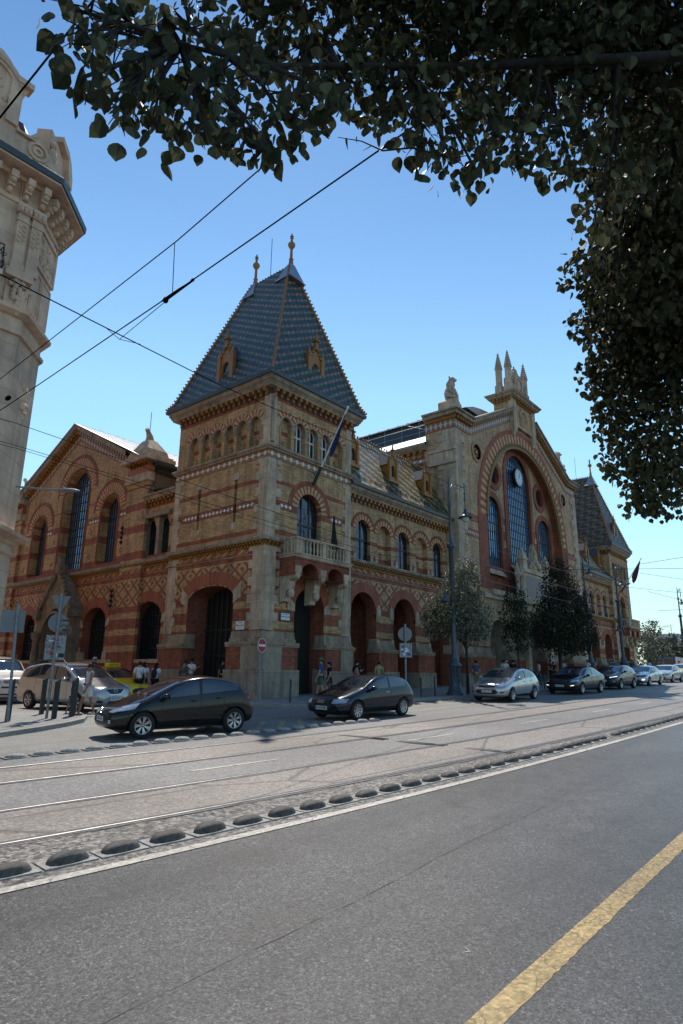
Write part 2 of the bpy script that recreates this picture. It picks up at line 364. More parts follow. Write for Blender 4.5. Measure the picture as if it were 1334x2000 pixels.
def window(fr, uc, w, z0, zs, d, rise=None, parent=None, fm='frame', mull=(.0,), tr=(), grid=None, gm='glass', curtain=False):
    """frame + pane; d = depth plane of the glass"""
    f = MB(); r = w/2; rr = r if rise is None else rise; t = .06 if not grid else .07
    n = 16
    out = arch(uc, w, z0, zs, rr, n); inn = arch(uc, w-2*t, z0+t, zs, rr-t, n)
    f.panel(fr, out, [inn], d+.05, 0, depth=.08)
    def top(u):
        q = 1-((u-uc)/r)**2; return zs+rr*sqrt(max(q, 0))
    if grid:
        nu, nz = grid
        for i in range(1, nu):
            u = uc-r+w*i/nu; f.box(u-.022, u+.022, z0, top(u)-.02, d+.01, d+.05, fr)
        k = 1; zt = zs+rr
        while z0+k*nz < zt-.1:
            z = z0+k*nz; hw = r if z <= zs else r*sqrt(max(0, 1-((z-zs)/rr)**2)); th = .05 if k % 5 == 0 else .018
            f.box(uc-hw, uc+hw, z-th, z+th, d+.012, d+.06, fr); k += 1
    else:
        for m_ in mull: f.box(uc+m_-.045, uc+m_+.045, z0, top(uc+m_)-.02, d, d+.055, fr)
        for z in tr: f.box(uc-r+.02, uc+r-.02, z-.05, z+.05, d+.001, d+.06, fr)
    fo = f.build('window', M[fm], parent)
    g = MB(); g.panel(fr, arch(uc, w-.02, z0, zs, rr-.01, n), (), d, 0); g.build('pane', M[gm], fo)
    if curtain:
        g = MB(); g.box(uc-r*.8, uc-r*.12, z0+.1, zs+.1, d+.004, d+.010, fr); g.box(uc+r*.15, uc+r*.45, z0+.1, zs-.1, d+.004, d+.010, fr); g.build('curtain', M['curtain'], fo)
    return fo

def quoins(mb, fr, u0, sgn, z0, z1, wa=.55, wb=.9, h=.42, d=.035, dz=-.05):
    z = z0; k = 0
    while z < z1-.1:
        ww = wb if k % 2 else wa; zz = min(z+h, z1)
        a, b = (u0, u0+sgn*ww) if sgn > 0 else (u0+sgn*ww, u0)
        mb.box(a, b, z+.006, zz, dz, d + (.004 if k % 2 else 0), fr); z += h; k += 1

def brackets(mb, fr, u0, u1, z0, z1, p=.42, w=.16, dep=.3, m=0):
    n = max(1, int(round((u1-u0)/p))); p = (u1-u0)/n
    for i in range(n):
        u = u0+(i+.5)*p; h = z1-z0
        mb.box(u-w/2, u+w/2, z0+h*.5, z1, 0, dep, fr, m); mb.box(u-w*.38, u+w*.38, z0, z0+h*.5, 0, dep*.5, fr, m)
        mb.box(u-w*.6, u+w*.6, z1-h*.16, z1+.004, 0, dep+.03, fr, m)

def pier_base(fr, u0, u1, parent, gz, d0=-.6, close=(1, 1), stone=None):
    """plinth of a pier: granite, red brick, ledge, flared stones"""
    g = MB(); g.box(u0-.12*close[0], u1+.12*close[1], gz-.5, .19, d0, .34, fr); g.build('plinth', M['granite'], parent)
    b = MB(); b.box(u0-.08*close[0], u1+.08*close[1], .19, 1.24, d0, .24, fr); b.build('brick_base', M['redb'], parent)
    s = MB(); s.box(u0-.14*close[0], u1+.14*close[1], 1.24, 1.33, d0, .28, fr); s.box(u0-.1*close[0], u1+.1*close[1], 1.33, 1.46, d0, .33, fr)
    for a in range(3):
        k = (2-a)/3; s.box(u0-.05*k*close[0]-.01, u1+.05*k*close[1]+.01, 1.46+a*.17, 1.63+a*.17, d0+.01, .04+.18*k*k, fr)
    if stone:
        for a, c in stone: s.box(a, c, .19, 1.24, d0+.02, .26, fr)
    s.build('ledge', M['trim'], parent)

def column(mb, fr, u, z0, z1, r, d):
    c = fr(u, 0, d)
    mb.lathe(c, [(r*1.9, z0), (r*1.9, z0+.06), (r*1.2, z0+.1), (r, z0+.16), (r*.95, z1-.32), (r*1.3, z1-.26), (r*1.5, z1-.12), (r*2.1, z1-.08), (r*2.1, z1)], 10)

def dormer(fr, u, z0, d, parent, s=1.0):
    """small gothic ochre dormer; d = outward position of its front"""
    m = MB(); w = .36*s
    op = arch(u, .40*s, z0+.22*s, z0+.62*s, .32*s, 8)
    m.panel(fr, [(u-w, z0), (u+w, z0), (u+w, z0+1.0*s), (u, z0+1.65*s), (u-w, z0+1.0*s)], [op], d, 0, depth=.2)
    for sg in (-1, 1):
        m.box(u+sg*w-.09*s, u+sg*w+.09*s, z0-.1, z0+1.15*s, d-.12, d+.08, fr)
        m.taper(u+sg*w, d-.02, z0+1.15*s, z0+1.6*s, .08*s, .08*s, .005, .005, fr)
        m.face([fr(u+sg*w, z0, d), fr(u+sg*w, z0, d-1.3*s), fr(u+sg*w, z0+1.0*s, d-1.3*s), fr(u+sg*w, z0+1.0*s, d)])
        for k in range(5):
            t = (k+.5)/5; m.taper(u+sg*w*(1-t), d, z0+(1.0+.65*t)*s, z0+(1.16+.65*t)*s, .05*s, .05*s, .02, .02, fr)
    m.taper(u, d-.02, z0+1.5*s, z0+2.35*s, .09*s, .09*s, .012, .012, fr)
    m.box(u-.12*s, u+.12*s, z0+1.86*s, z0+1.93*s, d-.12*s, d+.10*s, fr)
    m.box(u-w-.14*s, u+w+.14*s, z0-.16*s, z0, d-.1, d+.12, fr)
    o = m.build('dormer', M['ochre'], parent)
    g = MB(); g.panel(fr, op, (), d-.12, 0); g.build('pane', M['glass'], o)
    r = MB()
    for sg in (-1, 1):
        r.face([fr(u+sg*(w+.1), z0+.95*s, d-.05), fr(u, z0+1.72*s, d-.05), fr(u, z0+1.72*s, d-1.6*s), fr(u+sg*(w+.1), z0+.95*s, d-1.6*s)])
    r.build('dormer_roof', M['gutter'], o)

def make_tower(x0, x1, mirror, roofmat, far=False):
    """corner tower: 6.46 wide (x) x 7.59 deep (y)"""
    y1 = 7.59; W = x1-x0
    F = Frame((x1, 0, 0), (-1, 0, 0), (0, -1, 0)) if mirror else Frame((x0, 0, 0), (1, 0, 0), (0, -1, 0))
    Sx = Frame((x1, 0, 0), (0, 1, 0), (1, 0, 0)) if mirror else Frame((x0, 0, 0), (0, 1, 0), (-1, 0, 0))
    In = Frame((x0, 0, 0), (0, 1, 0), (-1, 0, 0)) if mirror else Frame((x1, 0, 0), (0, 1, 0), (1, 0, 0))
    gz = G((x0+x1)/2, 0); doorc = 3.27
    m = MB(); HT = 14.35
    # front
    door = arch(doorc, 2.2, gz-.3, 3.15, 1.1); bigw = arch(3.1, 1.84, 5.62, 8.3, .92)
    ua = [1.17+1.03*i for i in range(5)]; blf = [arch(u, .8, 11.17, 12.6, .42, 10) for u in ua]
    m.panel(F, [(0, gz-.5), (W, gz-.5), (W, HT), (0, HT)], [door, bigw]+blf, 0, 0)
    for h, dp in ((door, .95), (bigw, .42)):
        for a, b in zip(h, h[1:]+h[:1]): m.face([F(a[0], a[1], 0), F(b[0], b[1], 0), F(b[0], b[1], -dp), F(a[0], a[1], -dp)], 1 if h is door else 0)
    # outer side
    us = [1.12+1.0*i for i in range(6)]; bls = [arch(u, .78, 11.17, 12.6, .42, 10) for u in us]
    big = [(2.04, gz-.3)]+[(2.04, 3.9)]+[(2.04+3.67*(i/14), 3.7+.62*sin(pi*(i+0.0)/14)**.8 if 0 < i < 14 else 3.7) for i in range(1, 14)]+[(5.71, 3.9), (5.71, gz-.3)]
    big = [(2.04, gz-.3), (5.71, gz-.3)]+[(3.875+1.835*cos(pi*i/16), 3.45+.87*sin(pi*i/16)**.75) for i in range(17)]
    sl = [[(u-.1, 7.45), (u+.1, 7.45), (u+.1, 9.72), (u-.1, 9.72)] for u in (2.35, 5.35)]
    m.panel(Sx, [(0, gz-.5), (y1, gz-.5), (y1, HT), (0, HT)], [big]+bls+sl, 0, 0)
    for a, b in zip(big, big[1:]+big[:1]): m.face([Sx(a[0], a[1], 0), Sx(b[0], b[1], 0), Sx(b[0], b[1], -1.3), Sx(a[0], a[1], -1.3)], 1)
    for h in sl: m.panel(Sx, h, (), -.3, 2)
    for h in sl:
        for a, b in zip(h, h[1:]+h[:1]): m.face([Sx(a[0], a[1], 0), Sx(b[0], b[1], 0), Sx(b[0], b[1], -.3), Sx(a[0], a[1], -.3)], 0)
    # inner side and back
    bli = [arch(u, .78, 11.17, 12.6, .42, 10) for u in us]
    m.panel(In, [(0, gz-.5), (y1, gz-.5), (y1, HT), (0, HT)], bli, 0, 0)
    m.face([(x0, y1, gz), (x1, y1, gz), (x1, y1, HT), (x0, y1, HT)])
    for fr_, hs, im in ((F, blf, 1), (Sx, bls, 0), (In, bli, 0)):
        for k, h in enumerate(hs):
            dp = .28
            for a, b in zip(h, h[1:]+h[:1]): m.face([fr_(a[0], a[1], 0), fr_(b[0], b[1], 0), fr_(b[0], b[1], -dp), fr_(a[0], a[1], -dp)], 0)
            m.panel(fr_, h, (), -dp-.001 if not (im and k in (1, 2, 3)) else -dp-.15, 0)
            if not (im and k in (1, 2, 3)):
                uc = (h[0][0]+h[1][0])/2
                m.box(uc-.37, uc+.37, 12.02, 12.26, -dp, -dp+.006, fr_, 1); m.box(uc-.37, uc+.37, 11.17, 11.27, -dp, -dp+.006, fr_, 1)
                for q in ((0, 0), (.09, .09), (-.09, -.09), (.09, -.09), (-.09, .09)): m.box(uc+q[0]-.045, uc+q[0]+.045, 11.62+q[1]-.045, 11.62+q[1]+.045, -dp+.001, -dp+.008, fr_, 1)
    T = m.build('corner_tower', [M['wall'], M['redb'], M['dark']], hall)
    # stone dressing
    q = MB(); quoins(q, F, -.035, 1, 6.45, 10.5, .62, .95); quoins(q, Sx, .05, 1, 6.45, 10.5, .5, .82); q.cut(); quoins(q, F, W+.035, -1, 6.45, 10.5, .5, .75); q.cut(); quoins(q, Sx, y1, -1, 6.45, 10.5, .5, .75); q.cut()
    quoins(q, F, -.08, 1, 2.0, 6.0, .78, 1.05, d=.08); quoins(q, Sx, .05, 1, 2.0, 6.0, .68, .95, d=.08); q.cut(); quoins(q, F, W+.05, -1, 2.0, 6.0, .75, .98, d=.05); q.cut(); quoins(q, Sx, y1+.05, -1, 2.0, 6.0, .7, .9, d=.05); q.cut()
    for fr_, L in ((F, W), (Sx, y1)):
        q.box(-.035 if fr_ is F else .035, .42, 11.23, 13.88, -.05, .035 if fr_ is F else .03, fr_); q.box(L-.4, L+.033, 11.23, 13.88, -.05, .034, fr_) if fr_ is F else None
        q.box(-.06 if fr_ is F else .1, .62, 11.23, 11.5, -.05, .07, fr_); q.box(L-.55, L-.02, 11.23, 11.45, -.05, .052, fr_)
        q.box(.3, .75, 12.35, 12.7, 0, .025, fr_)
    q.build('quoin', M['stone'], T)
    # plinths
    pier_base(F, 0, doorc-1.1, T, gz, close=(0, 1)); pier_base(F, doorc+1.1, W, T, gz, close=(1, 0))
    sF = Frame(Sx.o, Sx.du, Sx.dn)
    pier_base(sF, .3, 2.04, T, gz, close=(0, 1)); pier_base(sF, 5.71, y1, T, gz, close=(1, 1))
    c = MB(); ex = .345
    for fr_ in (F,): c.box(-.345, 1.15, .2, 1.235, -.3, .262, fr_) ; c.box(-.262, .0, .2, 1.235, -1.05, -.29, fr_)
    c.cut(); c.box(W-.95, W+.06, .2, 1.235, -.3, .262, F); c.cut()
    c.box(-.33, .0, gz-.4, .188, -.3, .338, F); c.box(-.33, .0, 1.33, 1.455, -.3, .325, F); c.box(-.24, .0, 1.24, 1.33, -.3, .275, F)
    c.build('corner_stone', M['granite'], T)
    # arch rings and hood
    r = MB(); r.ring(F, doorc, 3.15, 1.1, 1.7, 0, pi, 0, .03, 24, 0)
    r.cut()
    prof = [(3.875+1.95*cos(pi*i/20), 3.5+.9*sin(pi*i/20)**.75) for i in range(1, 20)]; pro2 = [(3.875+2.35*cos(pi*i/20), 3.95+1.08*sin(pi*i/20)**.85) for i in range(1, 20)]
    for i in range(len(prof)-1):
        a, b, c2, d2 = prof[i], prof[i+1], pro2[i+1], pro2[i]; uv = [(i*.27, 0), ((i+1)*.27, 0), ((i+1)*.27, .6), (i*.27, .6)]
        r.face([Sx(a[0], a[1], .035), Sx(b[0], b[1], .035), Sx(c2[0], c2[1], .035), Sx(d2[0], d2[1], .035)], 0, uv)
        r.face([Sx(a[0], a[1], .035), Sx(b[0], b[1], .035), Sx(b[0], b[1], -.1), Sx(a[0], a[1], -.1)], 0, uv)
    r.build('arch_band', M['rarch'], T)
    s = MB()
    for u_, sg in ((2.04, -1), (5.71, 1)): s.prism([(u_, 3.35), (u_+sg*.55, 3.6), (u_+sg*.5, 4.35), (u_, 4.0)], Sx, -.1, .05); s.cut()
    for u_, sg in ((doorc-1.1, -1), (doorc+1.1, 1)): s.prism([(u_, 3.0), (u_+sg*.5, 3.05), (u_+sg*.5, 3.75), (u_, 3.35)], F, -.1, .045); s.cut()
    for u_ in (2.35, 5.35): s.box(u_-.22, u_+.22, 9.72, 10.08, -.05, .03, Sx); s.cut(); s.box(u_-.22, u_+.22, 7.1, 7.45, -.05, .03, Sx); s.cut()
    s.build('springer', M['stone'], T)
    v = MB(); v.ring(F, 3.1, 8.3, .92, 1.34, 0, pi, 0, .03, 26, 0); v.ring(F, 3.1, 8.3, 1.34, 1.62, 0, pi, 0, .034, 26, 1); v.cut()
    for k, u in enumerate(ua): v.ring(F, u, 12.6, .42, .72, .12, pi-.12, 0, .022+.005*(k % 2), 14, 0)
    v.cut()
    for k, u in enumerate(us): v.ring(Sx, u, 12.6, .41, .72, .12, pi-.12, 0, .022+.005*(k % 2), 14, 0)
    v.build('voussoir_band', [M['varch'], M['redb']], T)
    # stone arch mouldings + columns
    cmb = MB()
    for fr_, ul, rr in ((F, ua, .42), (Sx, us, .41)):
        for u in ul: cmb.ring(fr_, u, 12.6, rr-.075, rr, 0, pi, -.1, .14, 14, 0)
        for a, b in zip(ul[:-1], ul[1:]): column(cmb, fr_, (a+b)/2, 11.17, 12.42, .085, -.1); cmb.box((a+b)/2-.14, (a+b)/2+.14, 12.4, 12.59, -.27, .05, fr_)
        for u in (ul[0]-.45, ul[-1]+.45): cmb.box(u-.045, u+.045, 11.17, 12.61, -.265, .036, fr_)
    column(cmb, F, .1, 11.3, 13.85, .07, .09)
    cmb.build('colonnade', M['trim'], T)
    # courses
    c = MB(); c.rectring(x0, x1, 0, y1, [(0, 10.55), (.03, 10.56), (.03, 10.92), (0, 10.93)]); c.build('diamond_course', M['wdia'], T)
    c = MB(); c.rectring(x0, x1, 0, y1, [(0, 10.5), (.06, 10.52), (.06, 10.56), (0, 10.56)]); c.rectring(x0, x1, 0, y1, [(.02, 10.92), (.12, 10.93), (.12, 11.02), (.2, 11.04), (.22, 11.12), (.18, 11.18), (0, 11.22)])
    c.build('string_course', M['trim'], T)
    c = MB(); c.rectring(x0, x1, 0, y1, [(0, 13.9), (.035, 13.9), (.035, 14.22), (0, 14.24)]); c.build('bracket_panel', M['shade'], T)
    c = MB()
    for fr_, L in ((F, W), (Sx, y1), (In, y1)): brackets(c, fr_, 0, L, 13.86, 14.24, .43, .17, .3)
    c.build('bracket', M['ochre'], T)
    c = MB(); c.rectring(x0, x1, 0, y1, [(0, 14.23), (.34, 14.24), (.36, 14.32), (.44, 14.4), (.44, 14.47), (.5, 14.5), (.54, 14.66), (.6, 14.7)])
    n = 60
    for fr_, L in ((F, W), (Sx, y1)):
        for i in range(int(L/.14)): c.box(i*.14, i*.14+.07, 14.41, 14.46, .44, .47, fr_)
    c.build('cornice', M['trim'], T)
    g = MB(); g.rectring(x0, x1, 0, y1, [(.58, 14.68), (.66, 14.7), (.68, 14.88), (.6, 14.92), (.5, 14.9)]); g.build('gutter', M['gutter'], T)
    # lower cornice
    c = MB(); prof = [(.04, 6.22), (.3, 6.24), (.34, 6.33), (.26, 6.42), (0, 6.5)]
    c.run(F, 0 if not mirror else 0, 1.05, prof); c.cut(); c.run(F, 5.2, W, prof); c.cut(); c.run(Sx, 0, y1, prof)
    cx0 = F(0, 0, 0).x; ss = -1 if not mirror else 1
    c.box(-.34, 0, 6.24, 6.40, 0, .34, F); c.box(0, W, 5.60, 5.65, 0, .05, F); c.box(0, y1, 5.60, 5.65, 0, .05, Sx); c.build('lower_cornice', M['trim'], T)
    c = MB(); brackets(c, F, .0, 1.05, 6.0, 6.24, .24, .1, .22); c.box(0, 1.05, 5.98, 6.03, 0, .08, F); c.cut(); brackets(c, F, 5.2, W, 6.0, 6.24, .24, .1, .2); c.box(5.2, W, 5.98, 6.03, 0, .08, F); c.cut(); brackets(c, Sx, 0, y1, 6.0, 6.24, .24, .1, .22); c.box(0, y1, 5.98, 6.03, 0, .08, Sx); c.build('corbel_table', M['ochre'], T)
    c = MB(); c.box(.9, 1.75, 8.06, 8.32, 0, .006, F); c.box(4.75, 5.7, 8.06, 8.32, 0, .006, F)
    for a, b in ((.85, 2.2), (2.5, 5.2), (5.5, 6.7)): c.box(a, b, 8.06, 8.32, 0, .006, Sx)
    c.build('tile_course', M['wdia2'], T)
    # windows
    window(F, 3.1, 1.84, 5.62, 8.3, -.36, .92, T, 'frame', (-.3, .3), (7.55,), curtain=True)
    for u in ua[1:4]: window(F, u, .72, 11.2, 12.6, -.3, .36, T, 'wframe', (0,), (12.2,), curtain=False)
    # interior darkness and doors
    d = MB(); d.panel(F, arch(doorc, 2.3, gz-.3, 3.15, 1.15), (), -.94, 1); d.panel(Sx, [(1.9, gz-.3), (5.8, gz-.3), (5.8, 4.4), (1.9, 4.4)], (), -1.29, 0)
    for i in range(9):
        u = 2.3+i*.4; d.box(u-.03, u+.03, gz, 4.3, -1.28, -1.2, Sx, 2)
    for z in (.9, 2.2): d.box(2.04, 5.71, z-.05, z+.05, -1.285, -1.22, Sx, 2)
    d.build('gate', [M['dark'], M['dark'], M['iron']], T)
    # balcony
    b = MB(); bl = [1.05, 5.15]; D = 1.1
    b.box(bl[0]-.06, bl[1]+.06, 5.5, 5.62, 0, D+.08, F); b.box(bl[0]-.12, bl[1]+.12, 5.62, 5.68, 0, D+.14, F)
    for i in range(40): b.box(bl[0]+i*.103, bl[0]+i*.103+.05, 5.44, 5.5, D-.02, D+.06, F)
    b.box(bl[0]-.04, bl[1]+.04, 6.38, 6.5, D-.16, D+.06, F)
    for u in (bl[0], bl[1]): b.box(u-.06 if u < 3 else u-.06, u+.06, 6.38, 6.49, 0, D, F)
    for a, c2 in ((bl[0]-.02, bl[0]+.42), (2.98, 3.22), (bl[1]-.42, bl[1]+.02)): b.box(a, c2, 5.68, 6.38, D-.12, D+.02, F)
    for i in range(12):
        u = bl[0]+.55+i*.255+(.25 if i > 5 else 0)
        if u < bl[1]-.45: b.lathe(F(u, 0, D-.05), [(.06, 5.68), (.06, 5.74), (.035, 5.8), (.06, 5.95), (.04, 6.1), (.035, 6.25), (.06, 6.33), (.06, 6.38)], 8)
    for sg, u in ((1, bl[0]), (1, bl[1])):
        for k in range(3): b.lathe(F(u, 0, .3+k*.25), [(.06, 5.68), (.06, 5.74), (.035, 5.8), (.06, 5.95), (.04, 6.1), (.035, 6.25), (.06, 6.33), (.06, 6.38)], 8)
    bo = b.build('balcony', M['stone'], T)
    b = MB()
    b.panel(F, [(bl[0], 4.55), (bl[0]+.55, 4.9), (bl[1]-.55, 4.9), (bl[1], 4.55), (bl[1], 5.5), (bl[0], 5.5)], [circ(2.35, 4.62, .01, 4)][:0], D-.1, 0)
    b2 = MB(); ar = [arch(u, 1.15, 4.6, 4.85, .42, 10) for u in (2.15, 4.05)]
    b = MB(); b.panel(F, [(bl[0], 4.6), (bl[1], 4.6), (bl[1], 5.5), (bl[0], 5.5)], [[(p[0], max(p[1], 4.605)) for p in h] for h in ar], D-.05, 0, depth=.9)
    for u in bl: b.face([F(u, 4.6, 0), F(u, 4.6, D-.05), F(u, 5.5, D-.05), F(u, 5.5, 0)])
    b.build('balcony_vault', M['redb'], bo)
    b = MB()
    for u in (1.285, 3.1, 4.915):
        b.prism([(0, 3.35), (.34, 3.4), (.42, 3.85), (.6, 3.95), (.68, 4.35), (.92, 4.45), (1.07, 4.8), (1.07, 5.08), (0, 5.08)], Frame(F(u, 0, 0), F.dn, F.du), -.215, .215, back=True)
        if u != 3.1: pass
        b.blob(F(u, 4.62, D-.12), .2, .16, .2, 9, 5); b.blob(F(u, 3.78, D-.5), .2, .16, .24, 9, 5); b.cut()
    b.build('balcony_bracket', M['stone'], bo)
    # roof
    e = .62; zr = 24.2; yr0, yr1 = 2.2, 5.4; xm = (x0+x1)/2; zb = 14.9
    def RP(t, k):      # flared hip profile: t 0..1 up, k corner
        fl = .35*(1-t)**3
        A = [(x0-e-fl*0, -e), (x1+e, -e), (x1+e, y1+e), (x0-e, y1+e)][k]; B = [(xm-.14, yr0), (xm+.14, yr0), (xm+.14, yr1), (xm-.14, yr1)][k]
        # bell-cast: lower slope flatter
        tt = t**1.0; zz = zb+(zr-zb)*(.044+(t-.08)*.956/.92 if t > .08 else t*.55)
        return Vector((A[0]+(B[0]-A[0])*tt, A[1]+(B[1]-A[1])*tt, zz))
    ts = [0, .035, .08]+[.08+.92*i/8 for i in range(1, 9)]
    r = MB()
    for k in range(4):
        for a, b_ in zip(ts[:-1], ts[1:]):
            r.face([RP(a, k), RP(a, (k+1) % 4), RP(b_, (k+1) % 4), RP(b_, k)])
    r.face([RP(1, k) for k in range(4)])
    R = r.build('roof', M[roofmat], T)
    h = MB()
    for k in range(4):
        h.cut(); h.tube([RP(t, k)+Vector((0, 0, .03)) for t in ts], .075, 6)
        L = (RP(1, k)-RP(0, k)).length; n = 42
        for i in range(n):
            t = (i+.5)/n; p = RP(t, k); o_ = Vector(((-1, 1, 1, -1)[k]*.08, (-1, -1, 1, 1)[k]*.08, .06)); h.blob(p+o_, .06, .06, .07, 5, 3)
    h.cut()
    for i in range(12): h.blob((xm, yr0+.2+i*(yr1-yr0-.4)/11, zr+.1), .06, .08, .12, 5, 3)
    h.build('hip_tile', M['ridge'], R)
    h = MB()
    for yy, sg in ((yr0, -1), (yr1, 1)):
        h.cut()
        h.lathe((xm, yy, 0), [(.16, zr-.1), (.14, zr+.35), (.1, zr+.42), (.16, zr+.5), (.09, zr+.6), (.08, zr+1.25), (.15, zr+1.32), (.24, zr+1.5), (.22, zr+1.62), (.1, zr+1.72), (.06, zr+1.95), (.12, zr+2.02), (.04, zr+2.1), (.05, zr+2.32), (.0, zr+2.4)], 10)
        for a in range(4): h.box(-.14, .14, 0, .05, -.02, .02, Frame((xm, yy, zr+2.1), (cos(a*pi/2), sin(a*pi/2), 0), (-sin(a*pi/2), cos(a*pi/2), 0)))
    h.build('finial', M['ridge'], R)
    h = MB()
    for yy in (yr0, yr1):
        h.taper(xm-0, yy, zr-1.05, zr+.1, .62, .55, .16, .16); h.taper(xm, yy, zr-1.2, zr-1.05, .72, .66, .62, .55); h.cut()
    h.build('ridge_cap', M['lead'], R)
    h = MB(); h.tube([(xm, (yr0+yr1)/2+.2, zr), (xm, (yr0+yr1)/2+.2, zr+2.9)], .02, 5); h.build('lightning_rod', M['iron'], R)
    dormer(F, W/2+.05, 15.5, .02, R, 1.5); dormer(Sx, y1/2-.05, 15.5, .05, R, 1.5)
    if mirror: dormer(In, y1/2, 15.6, 0.0, R, 1.15)
    return T, F, Sx
M['ridge'] = plain('ridge_terracotta', (.30, .13, .04), .5, nz=.3)
tw, F1, F2 = make_tower(0, 6.46, False, 'roofb')
tw2, _, _ = make_tower(53.34, 59.8, True, 'roofr')

# ---------------------------------------------------------------- arcade wings
def make_wing(x0, x1, mirror):
    y0 = .41; L = x1-x0
    F = Frame((x1, y0, 0), (-1, 0, 0), (0, -1, 0)) if mirror else Frame((x0, y0, 0), (1, 0, 0), (0, -1, 0))
    gz = G((x0+x1)/2, 0)-.4; m = MB(); HT = 10.2
    ac = [1.81+4.14*i for i in range(3)]; arcs = [arch(u, 2.42, gz, 3.42, 1.21, 18) for u in ac]
    uc = [1.76+2.09*i for i in range(5)]; ups = [arch(u, 1.36, 6.5, 8.22, .68, 14) for u in uc]
    m.panel(F, [(0, gz), (L, gz), (L, HT), (0, HT)], arcs+ups, 0, 0)
    for h in arcs:
        for a, b in zip(h, h[1:]+h[:1]): m.face([F(a[0], a[1], 0), F(b[0], b[1], 0), F(b[0], b[1], -.75), F(a[0], a[1], -.75)], 1)
    for k, h in enumerate(ups):
        dp = .3
        for a, b in zip(h, h[1:]+h[:1]): m.face([F(a[0], a[1], 0), F(b[0], b[1], 0), F(b[0], b[1], -dp), F(a[0], a[1], -dp)], 0)
        m.panel(F, h, (), -dp-.01, 0)
        if k % 2:
            for q in ((0, 0), (.1, .1), (-.1, -.1), (.1, -.1), (-.1, .1), (0, .2), (0, -.2)): m.box(uc[k]+q[0]-.05, uc[k]+q[0]+.05, 7.1+q[1]-.05, 7.1+q[1]+.05, -dp, -dp+.01, F, 1)
    # arcade interior
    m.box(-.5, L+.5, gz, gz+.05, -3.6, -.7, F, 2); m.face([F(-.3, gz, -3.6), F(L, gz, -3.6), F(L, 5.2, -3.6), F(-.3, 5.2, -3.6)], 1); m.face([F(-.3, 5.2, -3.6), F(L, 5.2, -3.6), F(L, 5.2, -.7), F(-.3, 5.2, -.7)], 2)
    for u in (3.88, 8.02): m.box(u-.55, u+.55, gz, 5.2, -1.6, -.74, F, 1)
    m.face([F(0, gz, -3.6), F(0, gz, -.7), F(0, 5.2, -.7), F(0, 5.2, -3.6)], 1); m.face([F(L-.02, gz, -3.6), F(L-.02, gz, -.7), F(L-.02, 5.2, -.7), F(L-.02, 5.2, -3.6)], 1)
    Wg = m.build('arcade_wing', [M['wing'], M['redb'], M['plaster']], hall)
    p = [0]+[v for a in ac for v in (a-1.21, a+1.21)]+[L]
    for i in range(0, len(p), 2):
        if p[i+1]-p[i] > .15: pier_base(F, p[i], p[i+1], Wg, gz, close=(0 if i == 0 else 1, 0 if i == len(p)-2 else 1))
    r = MB()
    for u in ac: r.ring(F, u, 3.42, 1.21, 1.78, 0.05, pi-.05, 0, .03, 26, 0); r.cut()
    r.build('arch_band', M['rarch'], Wg)
    v = MB()
    for k, u in enumerate(uc): v.ring(F, u, 8.22, .68, 1.0, 0, pi, 0, .022+.003*(k % 2), 20, 0); v.ring(F, u, 8.22, 1.0, 1.17, .1, pi-.1, 0, .028+.003*(k % 2), 20, 1); v.cut()
    v.build('voussoir_band', [M['varch'], M['redb']], Wg)
    s = MB()
    for u in ac:
        for sg in (-1, 1): s.prism([(u+sg*1.21, 3.2), (u+sg*1.62, 3.25), (u+sg*1.62, 3.7), (u+sg*1.45, 4.05), (u+sg*1.21, 3.75)], F, -.1, .045); s.prism([(u+sg*1.2, 1.46), (u+sg*1.52, 1.46), (u+sg*1.45, 2.04), (u+sg*1.21, 2.04)], F, -.5, .05); s.cut()
    for u in uc: s.box(u-.92, u-.68, 6.5, 6.85, -.05, .03, F); s.box(u+.68, u+.92, 6.5, 6.85, -.05, .03, F); s.cut()
    s.build('springer', M['stone'], Wg)
    s = MB()
    for u in (3.88, 8.02):
        for z0, z1 in ((2.1, 2.45), (2.98, 3.3)): s.box(u-.55, u+.55, z0, z1, 0, .02, F); s.cut()
    s.build('brick_inset', M['yelb'], Wg)
    c = MB(); c.run(F, 0, L, [(.04, 6.22), (.3, 6.24), (.34, 6.33), (.26, 6.42), (0, 6.5)]); c.box(0, L, 5.60, 5.65, 0, .05, F); c.build('lower_cornice', M['trim'], Wg)
    c = MB(); brackets(c, F, 0, L, 6.0, 6.24, .24, .1, .22); c.box(0, L, 5.98, 6.03, 0, .08, F); c.build('corbel_table', M['ochre'], Wg)
    c = MB(); brackets(c, F, 0, L, 9.82, 10.2, .40, .17, .3); c.build('bracket', M['ochre'], Wg)
    c = MB(); c.box(0, L, 9.86, 10.2, 0, .035, F); c.build('bracket_panel', M['shade'], Wg)
    c = MB(); c.run(F, 0, L+.0, [(0, 10.19), (.34, 10.2), (.36, 10.28), (.44, 10.36), (.44, 10.43), (.5, 10.46), (.54, 10.6), (.6, 10.64)])
    for i in range(int(L/.14)): c.box(i*.14, i*.14+.07, 10.37, 10.42, .44, .47, F)
    c.build('cornice', M['trim'], Wg)
    c = MB(); c.run(F, 0, L, [(.58, 10.62), (.66, 10.64), (.68, 10.8), (.6, 10.84), (0, 10.9)]); c.build('gutter', M['gutter'], Wg)
    r = MB(); ys = [(.6, 10.82), (.45, 10.98), (.2, 11.25)]+[(.2-2.25*i/6, 11.25+3.9*i/6) for i in range(1, 7)]
    for (a, za), (b, zb) in zip(ys[:-1], ys[1:]): r.face([F(0, za, a), F(L, za, a), F(L, zb, b), F(0, zb, b)])
    r.face([F(0, 15.15, -2.05), F(L, 15.15, -2.05), F(L, 10.9, -5), F(0, 10.9, -5)])
    R = r.build('roof', M['roofw'], Wg)
